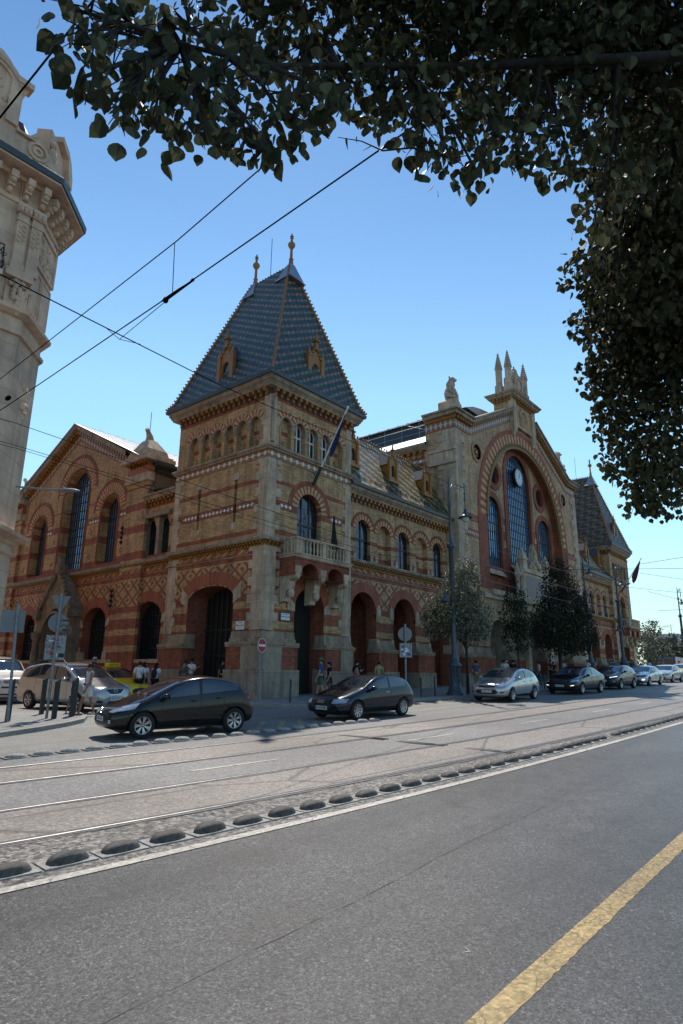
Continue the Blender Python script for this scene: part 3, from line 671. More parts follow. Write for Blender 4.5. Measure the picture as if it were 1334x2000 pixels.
    h = MB()
    for i in range(int(L/.3)): h.blob(F(i*.3+.15, 15.25, -2.05), .07, .07, .1, 5, 3)
    h.build('ridge_tile', M['ridge'], R)
    h = MB()
    for i in range(int(L/.55)):
        u = .3+i*.55; h.tube([F(u-.12, 11.15, .4), F(u, 11.5, .3), F(u+.12, 11.15, .4)], .014, 4, caps=False); h.tube([F(u, 11.1, .4), F(u, 11.6, .25)], .012, 4, caps=False)
    h.tube([F(0, 11.35, .33), F(L, 11.35, .33)], .012, 4); h.build('snow_guard', M['iron'], R)
    for u in (1.15, 5.3, 9.45): dormer(F, u, 12.3, -.30, R, 1.1)
    for k in (0, 2, 4): window(F, uc[k], 1.34, 6.5, 8.22, -.26, .67, Wg, 'frame', (0,), (7.75,), curtain=True)
    return Wg
make_wing(6.46, 17.9, False); make_wing(41.9, 53.34, True)
# ---------------------------------------------------------------- central pavilion
CXP = 29.9
def pavilion():
    F = Frame((0, -.5, 0), (1, 0, 0), (0, -1, 0)); C = CXP; x0, x1 = 17.9, 41.9
    gz = G(x0, 0)-.6; m = MB()
    A = [(C-7.5, 6.3), (C+7.5, 6.3)]+[(C+7.5*cos(pi*i/30), 11.9+7.5*sin(pi*i/30)) for i in range(31)]
    out = [(x0, gz), (x1, gz), (x1, 17.75), (x1-2.3, 17.75), (C+2.3, 21.35), (C+2.3, 23.5), (C-2.3, 23.5), (C-2.3, 21.35), (x0+2.3, 17.75), (x0, 17.75)]
    ports = [arch(C+o, w_, gz, zs, None, 16) for o, w_, zs in ((-6.4, 3.0, 2.6), (0, 3.6, 3.0), (6.4, 3.0, 2.6))]
    rounds = [circ(C-8.7, 16.7, .62), circ(C+8.7, 16.7, .62)]
    m.panel(F, out, [A]+ports+rounds, 0, 0)
    for a, b in zip(A, A[1:]+A[:1]): m.face([F(a[0], a[1], 0), F(b[0], b[1], 0), F(b[0], b[1], -.75), F(a[0], a[1], -.75)], 1)
    for h in ports:
        for a, b in zip(h, h[1:]+h[:1]): m.face([F(a[0], a[1], 0), F(b[0], b[1], 0), F(b[0], b[1], -1.6), F(a[0], a[1], -1.6)], 2)
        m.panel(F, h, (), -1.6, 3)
    for h in rounds: m.panel(F, h, (), -.18, 3)
    # side returns of the pavilion and nave side walls
    m.face([(x0, -.5, gz), (x0, 60, gz), (x0, 60, 16.6), (x0, 2, 16.6), (x0, 2, 17.75), (x0, -.5, 17.75)]); m.face([(x1, -.5, gz), (x1, 60, gz), (x1, 60, 16.6), (x1, 2, 16.6), (x1, 2, 17.75), (x1, -.5, 17.75)])
    m.face([(x0, 2, 16.4), (x1, 2, 16.4), (x1, 2, 17.7), (C+2.3, 1.2, 21.3), (C-2.3, 1.2, 21.3), (x0, 2, 17.7)])
    Pv = m.build('central_pavilion', [M['pav'], M['redb'], M['stone'], M['dark']], hall)
    # recess wall
    R = Frame((0, .2, 0), (1, 0, 0), (0, -1, 0)); m = MB()
    bigw = arch(C, 4.6, 9.2, 16.6, 2.7, 20); lw = arch(C-5.2, 2.9, 8.4, 12.6, 1.75, 16); rw = arch(C+5.2, 2.9, 8.4, 12.6, 1.75, 16)
    oc = [circ(C-4.6, 16.1, .85), circ(C+4.6, 16.1, .85)]
    A2 = [(C+(p[0]-C)*1.01, p[1]) for p in A]
    m.panel(R, A2, [bigw, lw, rw]+oc, 0, 0)
    for h in (bigw, lw, rw, *oc):
        for a, b in zip(h, h[1:]+h[:1]): m.face([R(a[0], a[1], 0), R(b[0], b[1], 0), R(b[0], b[1], -.26), R(a[0], a[1], -.26)], 1)
    Rw = m.build('recess_wall', [M['recess'], M['redb']], Pv)
    r = MB()
    r.ring(R, C, 16.6, 2.3, 2.85, 0, pi, 0, .08, 30, 1); 
    for sg in (-1, 1): r.cut(); r.ring(R, C+sg*5.2, 12.6, 1.45, 1.95, 0, pi, 0, .08, 24, 1); r.cut(); r.ring(R, C+sg*4.6, 16.1, .85, 1.35, 0, 2*pi, 0, .09, 28, 1)
    r.cut()
    for sg in (-1, 1): r.box(*sorted((C+sg*2.3, C+sg*2.85)), 7.6, 16.6, 0, .08, R, 1)
    for sg in (-1, 1):
        for o in (-1, 1):
            a = C+sg*5.2+o*1.45; b = C+sg*5.2+o*1.95 if o*sg > 0 else C+sg*5.2+o*1.75; r.box(min(a, b), max(a, b), 7, 12.6, 0, .076, R, 1)
    r.build('window_surround', [M['rarch'], M['redb']], Rw)
    s = MB()
    for u, w_, z in ((C-5.2, 2.9, 8.4), (C+5.2, 2.9, 8.4), (C, 4.6, 9.2)): s.hexa([R(u+a*w_/2, z+q, d) for a in (-1, 1) for d, q in ((-.24, -.1), (-.24, .02), (.35, -.75), (.35, -.66))]); s.cut()
    s.box(C-7.5, C+7.5, 5.9, 6.32, -.3, .95, R); s.box(C-8.6, C+8.6, 5.6, 5.95, -.3, .85, R); s.build('sill', M['stone'], Rw)
    window(R, C, 4.56, 9.2, 16.6, -.2, 2.68, Rw, 'iron', grid=(13, .72), gm='pane'); 
    for sg in (-1, 1): window(R, C+sg*5.2, 2.86, 8.4, 12.6, -.2, 1.73, Rw, 'iron', grid=(8, .72), gm='pane')
    for sg in (-1, 1):
        g = MB(); g.panel(R, circ(C+sg*4.6, 16.1, .86), (), -.24, 1)
        for k in range(6): a = k*pi/6; g.box(-.8, .8, -.02, .02, -.29, -.25, Frame(R(C+sg*4.6, 16.1, 0), (cos(a), 0, sin(a)), (0, -1, 0)), 0) if False else g.tube([R(C+sg*4.6+.85*cos(a), 16.1+.85*sin(a), -.27), R(C+sg*4.6-.85*cos(a), 16.1-.85*sin(a), -.27)], .03, 4, 0)
        g.build('round_window', [M['iron'], M['glass']], Rw)
    # great arch ring
    r = MB(); r.ring(F, C, 11.9, 7.5, 8.95, 0, pi, 0, .05, 60, 0)
    r.box(C-8.95, C-7.5, 6.3, 11.9, 0, .05, F, 1); r.box(C+7.5, C+8.95, 6.3, 11.9, 0, .05, F, 1); r.build('great_arch', [M['bigarch'], M['redb']], Pv)
    r = MB()
    r.ring(F, C, 11.9, 7.3, 7.52, 0, pi, -.1, .2, 50, 0)
    for i in range(70):
        a = pi*(i+.5)/70; p = F(C+7.62*cos(a), 11.9+7.62*sin(a), .08); r.box(-.07, .07, -.12, .12, -.08, .08, Frame(p, (-sin(a), 0, cos(a)), (0, -1, 0)) if False else Frame(p, (1, 0, 0), (0, -1, 0)))
    r.build('arch_beads', M['dentil'], Pv)
    # quoins
    q = MB(); quoins(q, F, x0-.03, 1, gz, 17.7, .9, 1.35, .55, .06, -.3); q.cut(); quoins(q, F, x1+.03, -1, gz, 17.7, .9, 1.35, .55, .06, -.3); q.cut()
    Sd = Frame((x0, -.5, 0), (0, 1, 0), (-1, 0, 0)); quoins(q, Sd, .0, 1, gz, 17.7, 1.0, 1.5, .55, .05, -.1)
    q.box(-.1, 2.2, 15.0, 15.2, 0, .22, Sd); q.box(-.1, 2.2, 16.0, 16.2, 0, .22, Sd); q.box(-.05, 2.1, 15.2, 16.0, 0, .12, Sd)
    q.build('quoin', M['stone'], Pv)
    # base
    for a, b in ((x0, C-7.9), (C-4.9, C-1.8), (C+1.8, C+4.9), (C+7.9, x1)): pier_base(F, a, b, Pv, gz)
    # friezes and raking cornice
    sl = atan2(3.6, 6.65+.0); pts = [(x0, 17.75), (x0+2.3, 17.75), (C-2.3, 21.35)]; pr = [(2*C-a, b) for a, b in pts]
    for name, mat, w0, w1, dd in (('frieze', 'fdia', 0, .72, .05), ('dentil_band', 'ochre', .72, .95, .16), ('raking_cornice', 'trim', .95, 1.22, .42), ('coping', 'trim', 1.22, 1.36, .56)):
        c = MB()
        for P_ in (pts, pr):
            c.cut()
            for (a, za), (b, zb) in zip(P_[:-1], P_[1:]):
                uv = [(0, 17.75+w0), (sqrt((b-a)**2+(zb-za)**2), 17.75+w0), (sqrt((b-a)**2+(zb-za)**2), 17.75+w1), (0, 17.75+w1)]
                if name == 'dentil_band':
                    n = int(abs(b-a)/.34)
                    for i in range(n):
                        t = (i+.5)/n; u = a+(b-a)*t; z = za+(zb-za)*t; c.box(u-.09, u+.09, z+w0, z+w1+.02, 0, dd+.12, F)
                f0, f1 = (a, za), (b, zb)
                c.face([F(f0[0], f0[1]+w0, dd), F(f1[0], f1[1]+w0, dd), F(f1[0], f1[1]+w1, dd), F(f0[0], f0[1]+w1, dd)], 0, uv)
                c.face([F(f0[0], f0[1]+w0, dd), F(f1[0], f1[1]+w0, dd), F(f1[0], f1[1]+w0, -.1), F(f0[0], f0[1]+w0, -.1)]); c.face([F(f0[0], f0[1]+w1, dd), F(f1[0], f1[1]+w1, dd), F(f1[0], f1[1]+w1, -2.2), F(f0[0], f0[1]+w1, -2.2)])
        for xx, sg in ((x0, -1), (x1, 1)):      # returns on the flanks
            S_ = Frame((xx, -.5, 0), (0, 1, 0), (sg, 0, 0)); c.box(-dd, 2.5, 17.75+w0, 17.75+w1, -.05, dd, S_)
        c.build(name, M[mat], Pv)
    # crown block
    c = MB(); B0, B1 = C-2.3, C+2.3
    c.box(B0, B1, 21.2, 23.5, -1.4, .25, F, 0); crown = c.build('crown_block', [M['yelb']], Pv)
    s = MB(); 
    for u in (B0+.3, B1-.3): s.box(u-.32, u+.32, 20.7, 23.45, 0, .4, F); s.taper(u, .1, 20.1, 20.7, .12, .1, .3, .3, F); s.cut()
    s.box(B0+.62, B1-.62, 21.1, 21.3, .2, .3, F)
    s.ring(F, C, 22.2, .7, .82, 0, pi, .25, .08, 14)
    s.build('crown_pier', M['stone'], crown)
    c = MB(); c.rectring(B0, B1, -.75, .9, [(0, 23.4), (.1, 23.4), (.12, 23.6), (.4, 23.7), (.45, 23.85), (.55, 23.9), (.62, 24.05), (.1, 24.25), (-.2, 24.3)]); c.face([(B0+.2, -.55, 24.3), (B1-.2, -.55, 24.3), (B1-.2, .8, 24.3), (B0+.2, .8, 24.3)]); c.build('crown_cornice', M['trim'], crown)
    c = MB()
    for a, b, fr in ((B0, B1, Frame((0, -.75, 0), (1, 0, 0), (0, -1, 0))), (-.75, .9, Frame((B0, 0, 0), (0, 1, 0), (-1, 0, 0)))): brackets(c, fr, a, b, 23.3, 23.66, .36, .15, .34)
    c.build('bracket', M['ochre'], crown)
    # crest
    s = MB(); Fc = Frame((0, -.5, 0), (1, 0, 0), (0, -1, 0))
    s.box(C-1.75, C+1.75, 24.25, 24.75, -1.2, .1, Fc); s.box(C-1.5, C+1.5, 24.75, 26.0, -.7, -.1, Fc); s.prism([(C-1.3, 26.0), (C+1.3, 26.0), (C+.75, 26.5), (C+.4, 27.0), (C-.4, 27.0), (C-.75, 26.5)], Fc, -.6, -.15)
    s.ring(Fc, C, 25.6, .62, .8, 0, 2*pi, -.1, .16, 20); s.blob(Fc(C, 25.6, -.05), .55, .16, .62, 12, 7); s.blob(Fc(C, 27.05, -.35), .34, .28, .34, 10, 6); s.box(C-.05, C+.05, 27.2, 27.6, -.4, -.3, Fc)
    for dx in (-1, 1): s.blob(Fc(C+dx*.9, 25.1, -.02), .22, .15, .4, 8, 5); s.blob(Fc(C+dx*.55, 26.55, -.2), .2, .2, .3, 8, 5)
    co = s.build('crest', M['stone'], crown)
    for dx, dd, h in ((-1.85, -.15, 28.1), (1.5, -.15, 28.1), (-1.85, -1.05, 28.1), (1.5, -1.05, 28.1)):
        s = MB(); u = C+dx+.15
        s.box(u-.3, u+.3, 24.2, 25.2, dd-.3, dd+.3, Fc); s.box(u-.22, u+.22, 25.2, 26.8, dd-.22, dd+.22, Fc); s.taper(u, dd, 26.8, 28.35, .27, .27, .03, .03, Fc); s.blob(Fc(u, 28.37, dd), .07, .07, .12, 6, 4)
        for k in range(7):
            t = (k+.3)/7; rr = .30*(1-t)+.04; z = 26.8+1.55*t
            for ax, ay in ((1, 0), (-1, 0), (0, 1), (0, -1), (.75, .75), (-.75, .75), (.75, -.75), (-.75, -.75)): s.blob(Fc(u+ax*rr, z+.05, dd+ay*rr), .05, .05, .055, 5, 3)
        s.build('pinnacle', M['stone'], crown)
    # corner statues
    for xx, sg in ((x0+1.3, 1), (x1-1.3, -1)):
        s = MB(); Fs = Frame((xx, .55, -.75), (1, 0, 0), (0, -1, 0)); s.taper(0, 0, 19.8, 20.3, 1.15, 1.0, .75, .65, Fs); s.box(-.72, .72, 20.3, 21.0, -.62, .62, Fs); s.prism([(-.72, 21.0), (.72, 21.0), (.3, 21.35), (-.3, 21.35)], Fs, -.6, .6, back=True)
        pd = s.build('statue_plinth', M['stone'], Pv)
        s = MB(); s.blob(Fs(0, 21.9, 0), .38, .42, .62, 12, 8); s.blob(Fs(0, 22.6, .12), .34, .36, .42, 12, 8); s.blob(Fs(0, 22.95, .25), .27, .3, .27, 12, 8); s.blob(Fs(.0, 22.87, .52), .13, .16, .12, 8, 6); s.blob(Fs(-.22, 23.17, .15), .08, .06, .1, 6, 4); s.blob(Fs(.22, 23.17, .15), .08, .06, .1, 6, 4)
        for k in (-1, 1): s.tube([Fs(k*.25, 22.3, .25), Fs(k*.3, 21.7, .5), Fs(k*.28, 21.35, .5)], [.15, .12, .13], 7); s.tube([Fs(k*.34, 21.75, -.1), Fs(k*.42, 21.6, .3), Fs(k*.34, 21.35, .45)], [.2, .16, .12], 7)
        s.panel(Fs, [(-.62, 22.2), (-.2, 22.25), (-.2, 21.8), (-.4, 21.5), (-.6, 21.8)], (), .55); s.blob(Fs(-.42, 21.95, .5), .26, .1, .34, 10, 6)
        s.tube([Fs(.2, 21.5, -.4), Fs(.45, 21.8, -.6), Fs(.5, 22.3, -.6)], [.08, .06, .07], 6)
        s.build('lion_statue', M['stone'], pd)
    # round majolica medallions
    for sg in (-1, 1):
        s = MB(); s.ring(F, C+sg*8.7, 16.7, .62, .85, 0, 2*pi, -.02, .1, 24); 
        for k in range(8): a = k*pi/4; s.blob(F(C+sg*8.7+.3*cos(a), 16.7+.3*sin(a), -.1), .13, .07, .13, 6, 4)
        s.blob(F(C+sg*8.7, 16.7, -.02), .12, .1, .12, 8, 5, 1); s.build('medallion', [M['ochre'], M['stone']], Pv)
    c = MB()
    for sg in (-1, 1):
        a, b = (x0+1.3, C-8.97) if sg < 0 else (C+8.97, x1-1.3)
        c.box(a, b, 10.0, 10.25, 0, .01, F); c.box(a, b, 11.1, 11.35, 0, .01, F)
    c.build('tile_course', M['wdia3'], Pv)
    # clock
    ck = MB(); zc = 16.95; Fk = Frame((0, .06, 0), (1, 0, 0), (0, -1, 0)); ck.ring(Fk, C, zc, .74, .86, 0, 2*pi, -.12, .2, 28, 0); ck.panel(Fk, circ(C, zc, .73, 28), (), .06, 1)
    for k in range(12): a = k*pi/6; ck.panel(Fk, [(C+(r_)*cos(a)+q*sin(a), zc+r_*sin(a)-q*cos(a)) for r_, q in ((.5, -.025), (.66, -.025), (.66, .025), (.5, .025))], (), .066, 0)
    for a, L_, t_ in ((radians(70), .52, .03), (radians(50+180-170), .36, .045)): ck.panel(Fk, [(C+r_*cos(a)+q*sin(a), zc+r_*sin(a)-q*cos(a)) for r_, q in ((-.1, -t_), (L_, -t_*.4), (L_, t_*.4), (-.1, t_))], (), .072, 0)
    ck.build('clock', [M['iron'], M['clock']], Rw)
    # portal gable in front
    s = MB(); Fp = Frame((0, -1.0, 0), (1, 0, 0), (0, -1, 0))
    s.box(C-4.1, C+4.1, 5.62, 5.97, -.9, .35, Fp); s.box(C-2.6, C+2.6, 5.97, 8.2, -.45, 0, Fp); s.box(C-2.8, C+2.8, 8.2, 8.5, -.46, .15, Fp)
    s.box(C-3.9, C+3.9, 5.1, 5.62, -.8, .1, Fp); s.box(C-2.6, C-1.9, gz, 5.1, -1.0, 0, Fp); s.box(C+1.9, C+2.6, gz, 5.1, -1.0, 0, Fp)
    for i in range(26): s.box(C-2.9+i*.225, C-2.9+i*.225+.11, 4.95, 5.1, .0, .22, Fp)
    s.prism([(C-1.5, 8.5), (C+1.5, 8.5), (C+.6, 9.3), (C+.28, 10.4), (C, 10.9), (C-.28, 10.4), (C-.6, 9.3)], Fp, -.4, -.1, back=True)
    for dx, z0, rr in ((0, 9.6, .35), (-.7, 9.0, .35), (.7, 9.0, .35), (-.35, 9.3, .3), (.35, 9.3, .3), (0, 10.2, .22), (-1.0, 8.75, .25), (1.0, 8.75, .25)): s.blob(Fp(C+dx, z0, -.05), rr*.8, rr*.6, rr, 8, 6)
    po = s.build('portal_attic', M['stone'], Pv)
    for dx in (-2.35, 2.35):
        s = MB(); s.box(C+dx-.4, C+dx+.4, 8.5, 9.2, -.4, .1, Fp); s.box(C+dx-.46, C+dx+.46, 9.2, 9.32, -.42, .16, Fp); s.taper(C+dx, -.13, 9.32, 10.2, .44, .28, .02, .02, Fp); s.build('turret', M['stone'], po)
    for dx in (-3.75, -3.05, 3.05, 3.75): 
        s = MB(); s.lathe(Fp(C+dx, 0, .0), [(.3, 5.95), (.3, 6.2), (.17, 6.3), (.16, 7.6), (.28, 7.75), (.28, 7.95), (.2, 8.0), (.2, 8.25), (.02, 8.8)], 10); s.build('colonnette', M['stone'], po)
    s = MB(); s.box(C-2.1, C+2.1, 6.3, 7.95, 0, .02, Fp); s.build('inscription_panel', M['panel'], po)
    txt('THE GREAT', 1, po) if False else None
    return Pv
M['wdia3'] = diamond_mat('white_diamond_row', (.20, .07, .04), (.55, .53, .49), .3, 10.0, .25)
M['clock'] = plain('clock_face', (.55, .60, .68), .4, nz=0); M['panel'] = plain('inscription', (.22, .17, .17), .6)
pavilion()

def nave():
    C = CXP; m = MB()
    for sg in (-1, 1):
        e = C+sg*12.5; t = C+sg*5.0
        m.face([(e, -.3, 16.75), (e, 60, 16.75), (t, 60, 20.35), (t, -.3, 20.35)]) if False else None
        m.face([(e, 1.8, 16.95), (e, 60, 16.95), (t, 60, 20.9), (t, 1.8, 20.9)])
        m.face([(e, 1.8, 16.8), (e, 60, 16.8), (e, 60, 16.95), (e, 1.8, 16.95)])
    N = m.build('nave_roof', M['metalroof'], hall)
    c = MB()
    for sg, xx in ((-1, 17.9), (1, 41.9)):
        S_ = Frame((xx, 0, 0), (0, 1, 0), (sg, 0, 0)); c.run(S_, 1.9, 60, [(0, 16.4), (.3, 16.45), (.45, 16.62), (.55, 16.8), (.5, 16.9), (0, 16.9)])
    c.build('cornice', M['trim'], N)
    c = MB(); S_ = Frame((17.9, 0, 0), (0, 1, 0), (-1, 0, 0)); brackets(c, S_, 2, 40, 16.0, 16.42, .55, .2, .32); c.build('bracket', M['ochre'], N)
    c = MB(); c.box(2, 40, 15.55, 15.8, 0, .015, S_); c.build('tile_course', M['wdia4'], N)
    c = MB(); c.box(2, 40, 15.85, 15.98, 0, .01, S_); c.box(2, 40, 15.3, 15.5, 0, .01, S_); c.build('brick_course', M['redb'], N)
    # monitor
    c = MB(); a, b = C-5.0, C+5.0
    c.box(a, b, 20.6, 22.3, 2.2, 60, WF, 0); mo = c.build('roof_monitor', M['louver'], N)
    c = MB(); n = 8
    P = [(a-.45+(b-a+.9)*i/n, 22.3+1.0*sin(pi*i/n)**.7) for i in range(n+1)]
    for (u0, z0), (u1, z1) in zip(P[:-1], P[1:]): c.face([(u0, 2.0, z0), (u1, 2.0, z1), (u1, 60, z1), (u0, 60, z0)])
    c.face([(u, 2.0, z) for u, z in P]); 
    for i in range(50): 
        y = 2.5+i*1.1
        c.tube([(P[0][0], y, P[0][1]+.03), (P[1][0], y, P[1][1]+.05), (P[2][0], y, P[2][1]+.05)], .04, 4, caps=False)
    c.build('monitor_roof', M['metalroof'], mo)
    c = MB()
    for i in range(26):
        y = 2.6+i*1.9; c.tube([(a-.9, y, 20.3), (a-.9, y, 22.0)], .02, 4)
    for z in (20.9, 21.5, 22.0): c.tube([(a-.9, 2.2, z), (a-.9, 52, z)], .02, 4)
    for k in range(6): c.tube([(a-.95, 4+k*7, 20.2), (a-.95, 8+k*7, 22.0)], .02, 4)
    c.build('roof_railing', M['rail'], mo)
    c = MB(); c.tube([(C, 25, 23), (C, 25, 29.2)], .03, 5); c.build('lightning_rod', M['iron'], mo)
M['wdia4'] = diamond_mat('white_diamond_line', (.20, .13, .12), (.72, .70, .68), .55, 15.55, .25)
M['louver'] = plain('dark_louver', (.02, .025, .035), .4); M['rail'] = plain('galvanised_rail', (.35, .36, .38), .4, .5)
nave()

# ---------------------------------------------------------------- side street gable
def gable():
    C = 20.5; F = Frame((.41, 0, 0), (0, 1, 0), (-1, 0, 0)); gz = -1.9; m = MB()
    y0, y1 = 7.59, 33.4
    big = arch(C-.45, 3.4, 6.75, 12.3, 1.7, 20); ro = arch(C-5.2, 2.0, 6.75, 10.3, 1.0, 16); lo = arch(C+4.6, 2.0, 6.75, 10.3, 1.0, 16)
    low = [arch(u, 2.75, .72, 2.85, 1.12, 16) for u in (9.95, 15.75, 25.2, 31.0)]
    port = arch(C-.9, 2.6, gz, 2.6, None, 16)
    ends = 10.8, 30.2
    out = [(y0, gz), (y1, gz), (y1, 9.9), (ends[1], 9.9), (ends[1], 12.2), (C+7.2, 12.6), (C, 16.3), (C-7.2, 12.6), (ends[0], 12.2), (ends[0], 9.9), (y0, 9.9)]
    log = [(8.5, 6.7), (11.7-.5, 6.7), (11.2, 8.95), (8.5, 8.95)]
    m.panel(F, out, [big, ro, lo, log, port]+low, 0, 0)
    for h, dp in [(big, .75), (ro, .7), (lo, .7), (log, .5), (port, .9)]+[(h, .7) for h in low]:
        mi = 1 if h in low else 0
        for a, b in zip(h, h[1:]+h[:1]): m.face([F(a[0], a[1], 0), F(b[0], b[1], 0), F(b[0], b[1], -dp), F(a[0], a[1], -dp)], mi)
    for h, dp in ((log, .5), (port, .9)): m.panel(F, h, (), -dp, 2)
    g = m.build('gable_wall', [M['gab'], M['redb'], M['dark']], hall)
    r = MB()
    for (u, w_, zs) in ((C-.45, 3.4, 12.3), (C-5.2, 2.0, 10.3), (C+4.6, 2.0, 10.3)):
        k = w_/2; r.ring(F, u, zs, k, k+.12, 0, pi, -.02, .06, 20, 1); r.ring(F, u, zs, k+.3, k+.82, 0, pi, 0, .035, 30, 0); r.ring(F, u, zs, k+.82, k+1.1, 0, pi, 0, .038, 30, 1); r.cut()
        for sg in (-1, 1):
            for q in (.12, .26): a = u+sg*(k+q-.06); r.tube([F(a, 6.8, .0), F(a, zs, .0)], .045, 6, 1)
    r.build('voussoir_band', [M['varch'], M['redb']], g)
    r = MB()
    for u in (9.95, 15.75, 25.2, 31.0):
        r.cut(); pro = [(u+1.42*cos(pi*i/20), 2.85+1.16*sin(pi*i/20)) for i in range(21)]; pr2 = [(u+1.75*cos(pi*i/20), 3.1+1.5*sin(pi*i/20)) for i in range(21)]
        for i in range(20):
            a, b, c2, d2 = pro[i], pro[i+1], pr2[i+1], pr2[i]; r.face([F(*a, .035), F(*b, .035), F(*c2, .035), F(*d2, .035)], 0, [(i*.25, 0), (i*.25+.25, 0), (i*.25+.25, .6), (i*.25, .6)])
            r.face([F(*a, .035), F(*b, .035), F(*b, -.1), F(*a, -.1)], 0)
    r.build('arch_band', M['rarch'], g)
    s = MB()
    for u in (9.95, 15.75, 25.2, 31.0):
        for sg in (-1, 1): s.prism([(u+sg*1.375, 2.7), (u+sg*1.75, 2.8), (u+sg*1.75, 3.3), (u+sg*1.42, 3.1)], F, -.05, .045); s.box(*sorted((u+sg*1.36, u+sg*1.8)), .55, 1.2, -.3, .06, F); s.cut()
    s.box(y0, 33, .52, .73, -.02, .12, F); s.build('springer', M['stone'], g)
    b_ = MB(); b_.box(y0+.2, 33, gz, .0, -.05, .12, F); b_.build('plinth', M['granite'], g)
    # raking frieze/cornice
    pts = [(ends[0], 12.2), (C-7.2, 12.6), (C, 16.3), (C+7.2, 12.6), (ends[1], 12.2)]
    L = lambda a, b: sqrt((b[0]-a[0])**2+(b[1]-a[1])**2)
    for name, mat, w0, w1, dd in (('frieze', 'fdia2', 0, .55, .03), ('dentil_band', 'ochre', .55, .85, .12), ('raking_cornice', 'trim', .85, 1.2, .5)):
        c = MB()
        for i, (p, q) in enumerate(zip(pts[:-1], pts[1:])):
            if i in (0, 3): continue
            c.cut()
            uv = [(0, w0), (L(p, q), w0), (L(p, q), w1), (0, w1)]
            c.face([F(p[0], p[1]+w0, dd), F(q[0], q[1]+w0, dd), F(q[0], q[1]+w1, dd), F(p[0], p[1]+w1, dd)], 0, uv)
            c.face([F(p[0], p[1]+w0, dd), F(q[0], q[1]+w0, dd), F(q[0], q[1]+w0, -.05), F(p[0], p[1]+w0, -.05)]); c.face([F(p[0], p[1]+w1, dd), F(q[0], q[1]+w1, dd), F(q[0], q[1]+w1, -1), F(p[0], p[1]+w1, -1)])
            if name == 'dentil_band':
                n = int(L(p, q)/.36)
                for k in range(n): t = (k+.5)/n; u = p[0]+(q[0]-p[0])*t; z = p[1]+(q[1]-p[1])*t; c.box(u-.1, u+.1, z+w0, z+w1, 0, .34, F)
        c.build(name, M[mat], g)
    # end piers with eagle
    for u, sg in ((11.9, 1), (29.1, -1)):
        s = MB(); s.box(u-1.15, u+1.15, gz+2, 11.4, 0, .22, F, 1); s.box(u-1.25, u+1.25, 11.4, 11.9, -.1, .42, F, 0); s.box(u-1.15, u+1.15, 11.9, 12.4, -.1, .3, F, 2)
        brackets(s, F, u-1.15, u+1.15, 12.4, 12.7, .33, .15, .55, 3); s.box(u-1.45, u+1.45, 12.7, 12.95, -1.4, .72, F, 0); s.box(u-1.3, u+1.3, 12.95, 13.1, -1.3, .6, F, 0)
        p = s.build('end_pier', [M['stone'], M['gab'], M['fdia2'], M['ochre']], g)
        s = MB(); s.taper(u, -.3, 13.1, 13.5, 1.15, .8, 1.0, .7, F); s.taper(u, -.3, 13.5, 14.3, 1.0, .7, .38, .3, F)
        s.tube([F(u, 14.2, -.3), F(u-.05, 14.6, -.25), F(u, 14.9, -.15), F(u-.12, 15.0, .02), F(u-.2, 14.85, .14)], [.34, .22, .15, .15, .04], 8); s.build('eagle_statue', M['stone'], p)
    # lower cornice, sill line
    c = MB(); c.run(F, y0, y1, [(.04, 6.22), (.3, 6.24), (.34, 6.33), (.26, 6.42), (0, 6.55)]); c.box(y0, y1, 5.6, 5.65, 0, .05, F); c.build('lower_cornice', M['trim'], g)
    c = MB(); brackets(c, F, y0, y1, 6.0, 6.24, .24, .1, .22); c.box(y0, y1, 5.98, 6.03, 0, .08, F); c.build('corbel_table', M['ochre'], g)
    c = MB(); brackets(c, F, y0, 11, 9.72, 10.05, .36, .16, .28); c.build('bracket', M['ochre'], g)
    c = MB(); c.run(F, y0, 10.8, [(0, 10.02), (.34, 10.05), (.4, 10.2), (.5, 10.25), (.5, 10.36), (0, 10.5)]); c.run(F, 30.2, y1, [(0, 10.02), (.34, 10.05), (.4, 10.2), (.5, 10.25), (.5, 10.36), (0, 10.5)]); c.build('cornice', M['trim'], g)
    c = MB()
    for a, b in ((13.1, 14.05), (16.6, 17.9), (23.0, 23.9), (26.3, 28)): 
        for z in (9.62, 10.0+.85): c.box(a, b, z, z+.26, 0, .012, F); c.cut()
    c.build('tile_course', M['wdia5'], g)
    c = MB()
    for u in (13.5, 17.4, 22.6, 27): 
        for z in (7.4, 9.0): 
            for q in ((0, .13), (0, -.13), (.13, 0), (-.13, 0)): c.box(u+q[0]-.06, u+q[0]+.06, z+q[1]-.06, z+q[1]+.06, 0, .012, F)
            c.cut()
    c.build('brick_rosette', M['redb'], g)
    window(F, C-.45, 3.36, 6.75, 12.3, -.62, 1.68, g, 'iron', grid=(11, .62), gm='pane')
    for u in (C-5.2, C+4.6): window(F, u, 1.96, 6.75, 10.3, -.58, .98, g, 'iron', grid=(7, .62), gm='pane')
    for u in (9.95, 15.75, 25.2, 31): window(F, u, 2.7, .72, 2.85, -.6, 1.1, g, 'iron', grid=(8, .62), gm='glass')
    s = MB()
    for u in (8.5, 9.85, 11.2): s.box(u-.13, u+.13, 6.7, 8.95, -.42, -.1, F); s.taper(u, -.2, 8.4, 8.95, .13, .12, .3, .2, F); s.cut()
    s.box(8.3, 11.4, 8.95, 9.2, -.2, .25, F); s.build('loggia_post', M['trim'], g)
    window(F, 9.85, 2.6, 6.75, 8.8, -.45, .05, g, 'iron', grid=(6, .7), gm='glass')
    # porch
    Fp = Frame((.41, 0, 0), (0, 1, 0), (-1, 0, 0)); pc = C-.9; s = MB()
    A = [(pc-1.35, gz), (pc+1.35, gz)]+[(pc+1.35*cos(pi*i/16), 2.3+1.75*sin(pi*i/16)**.9) for i in range(17)]
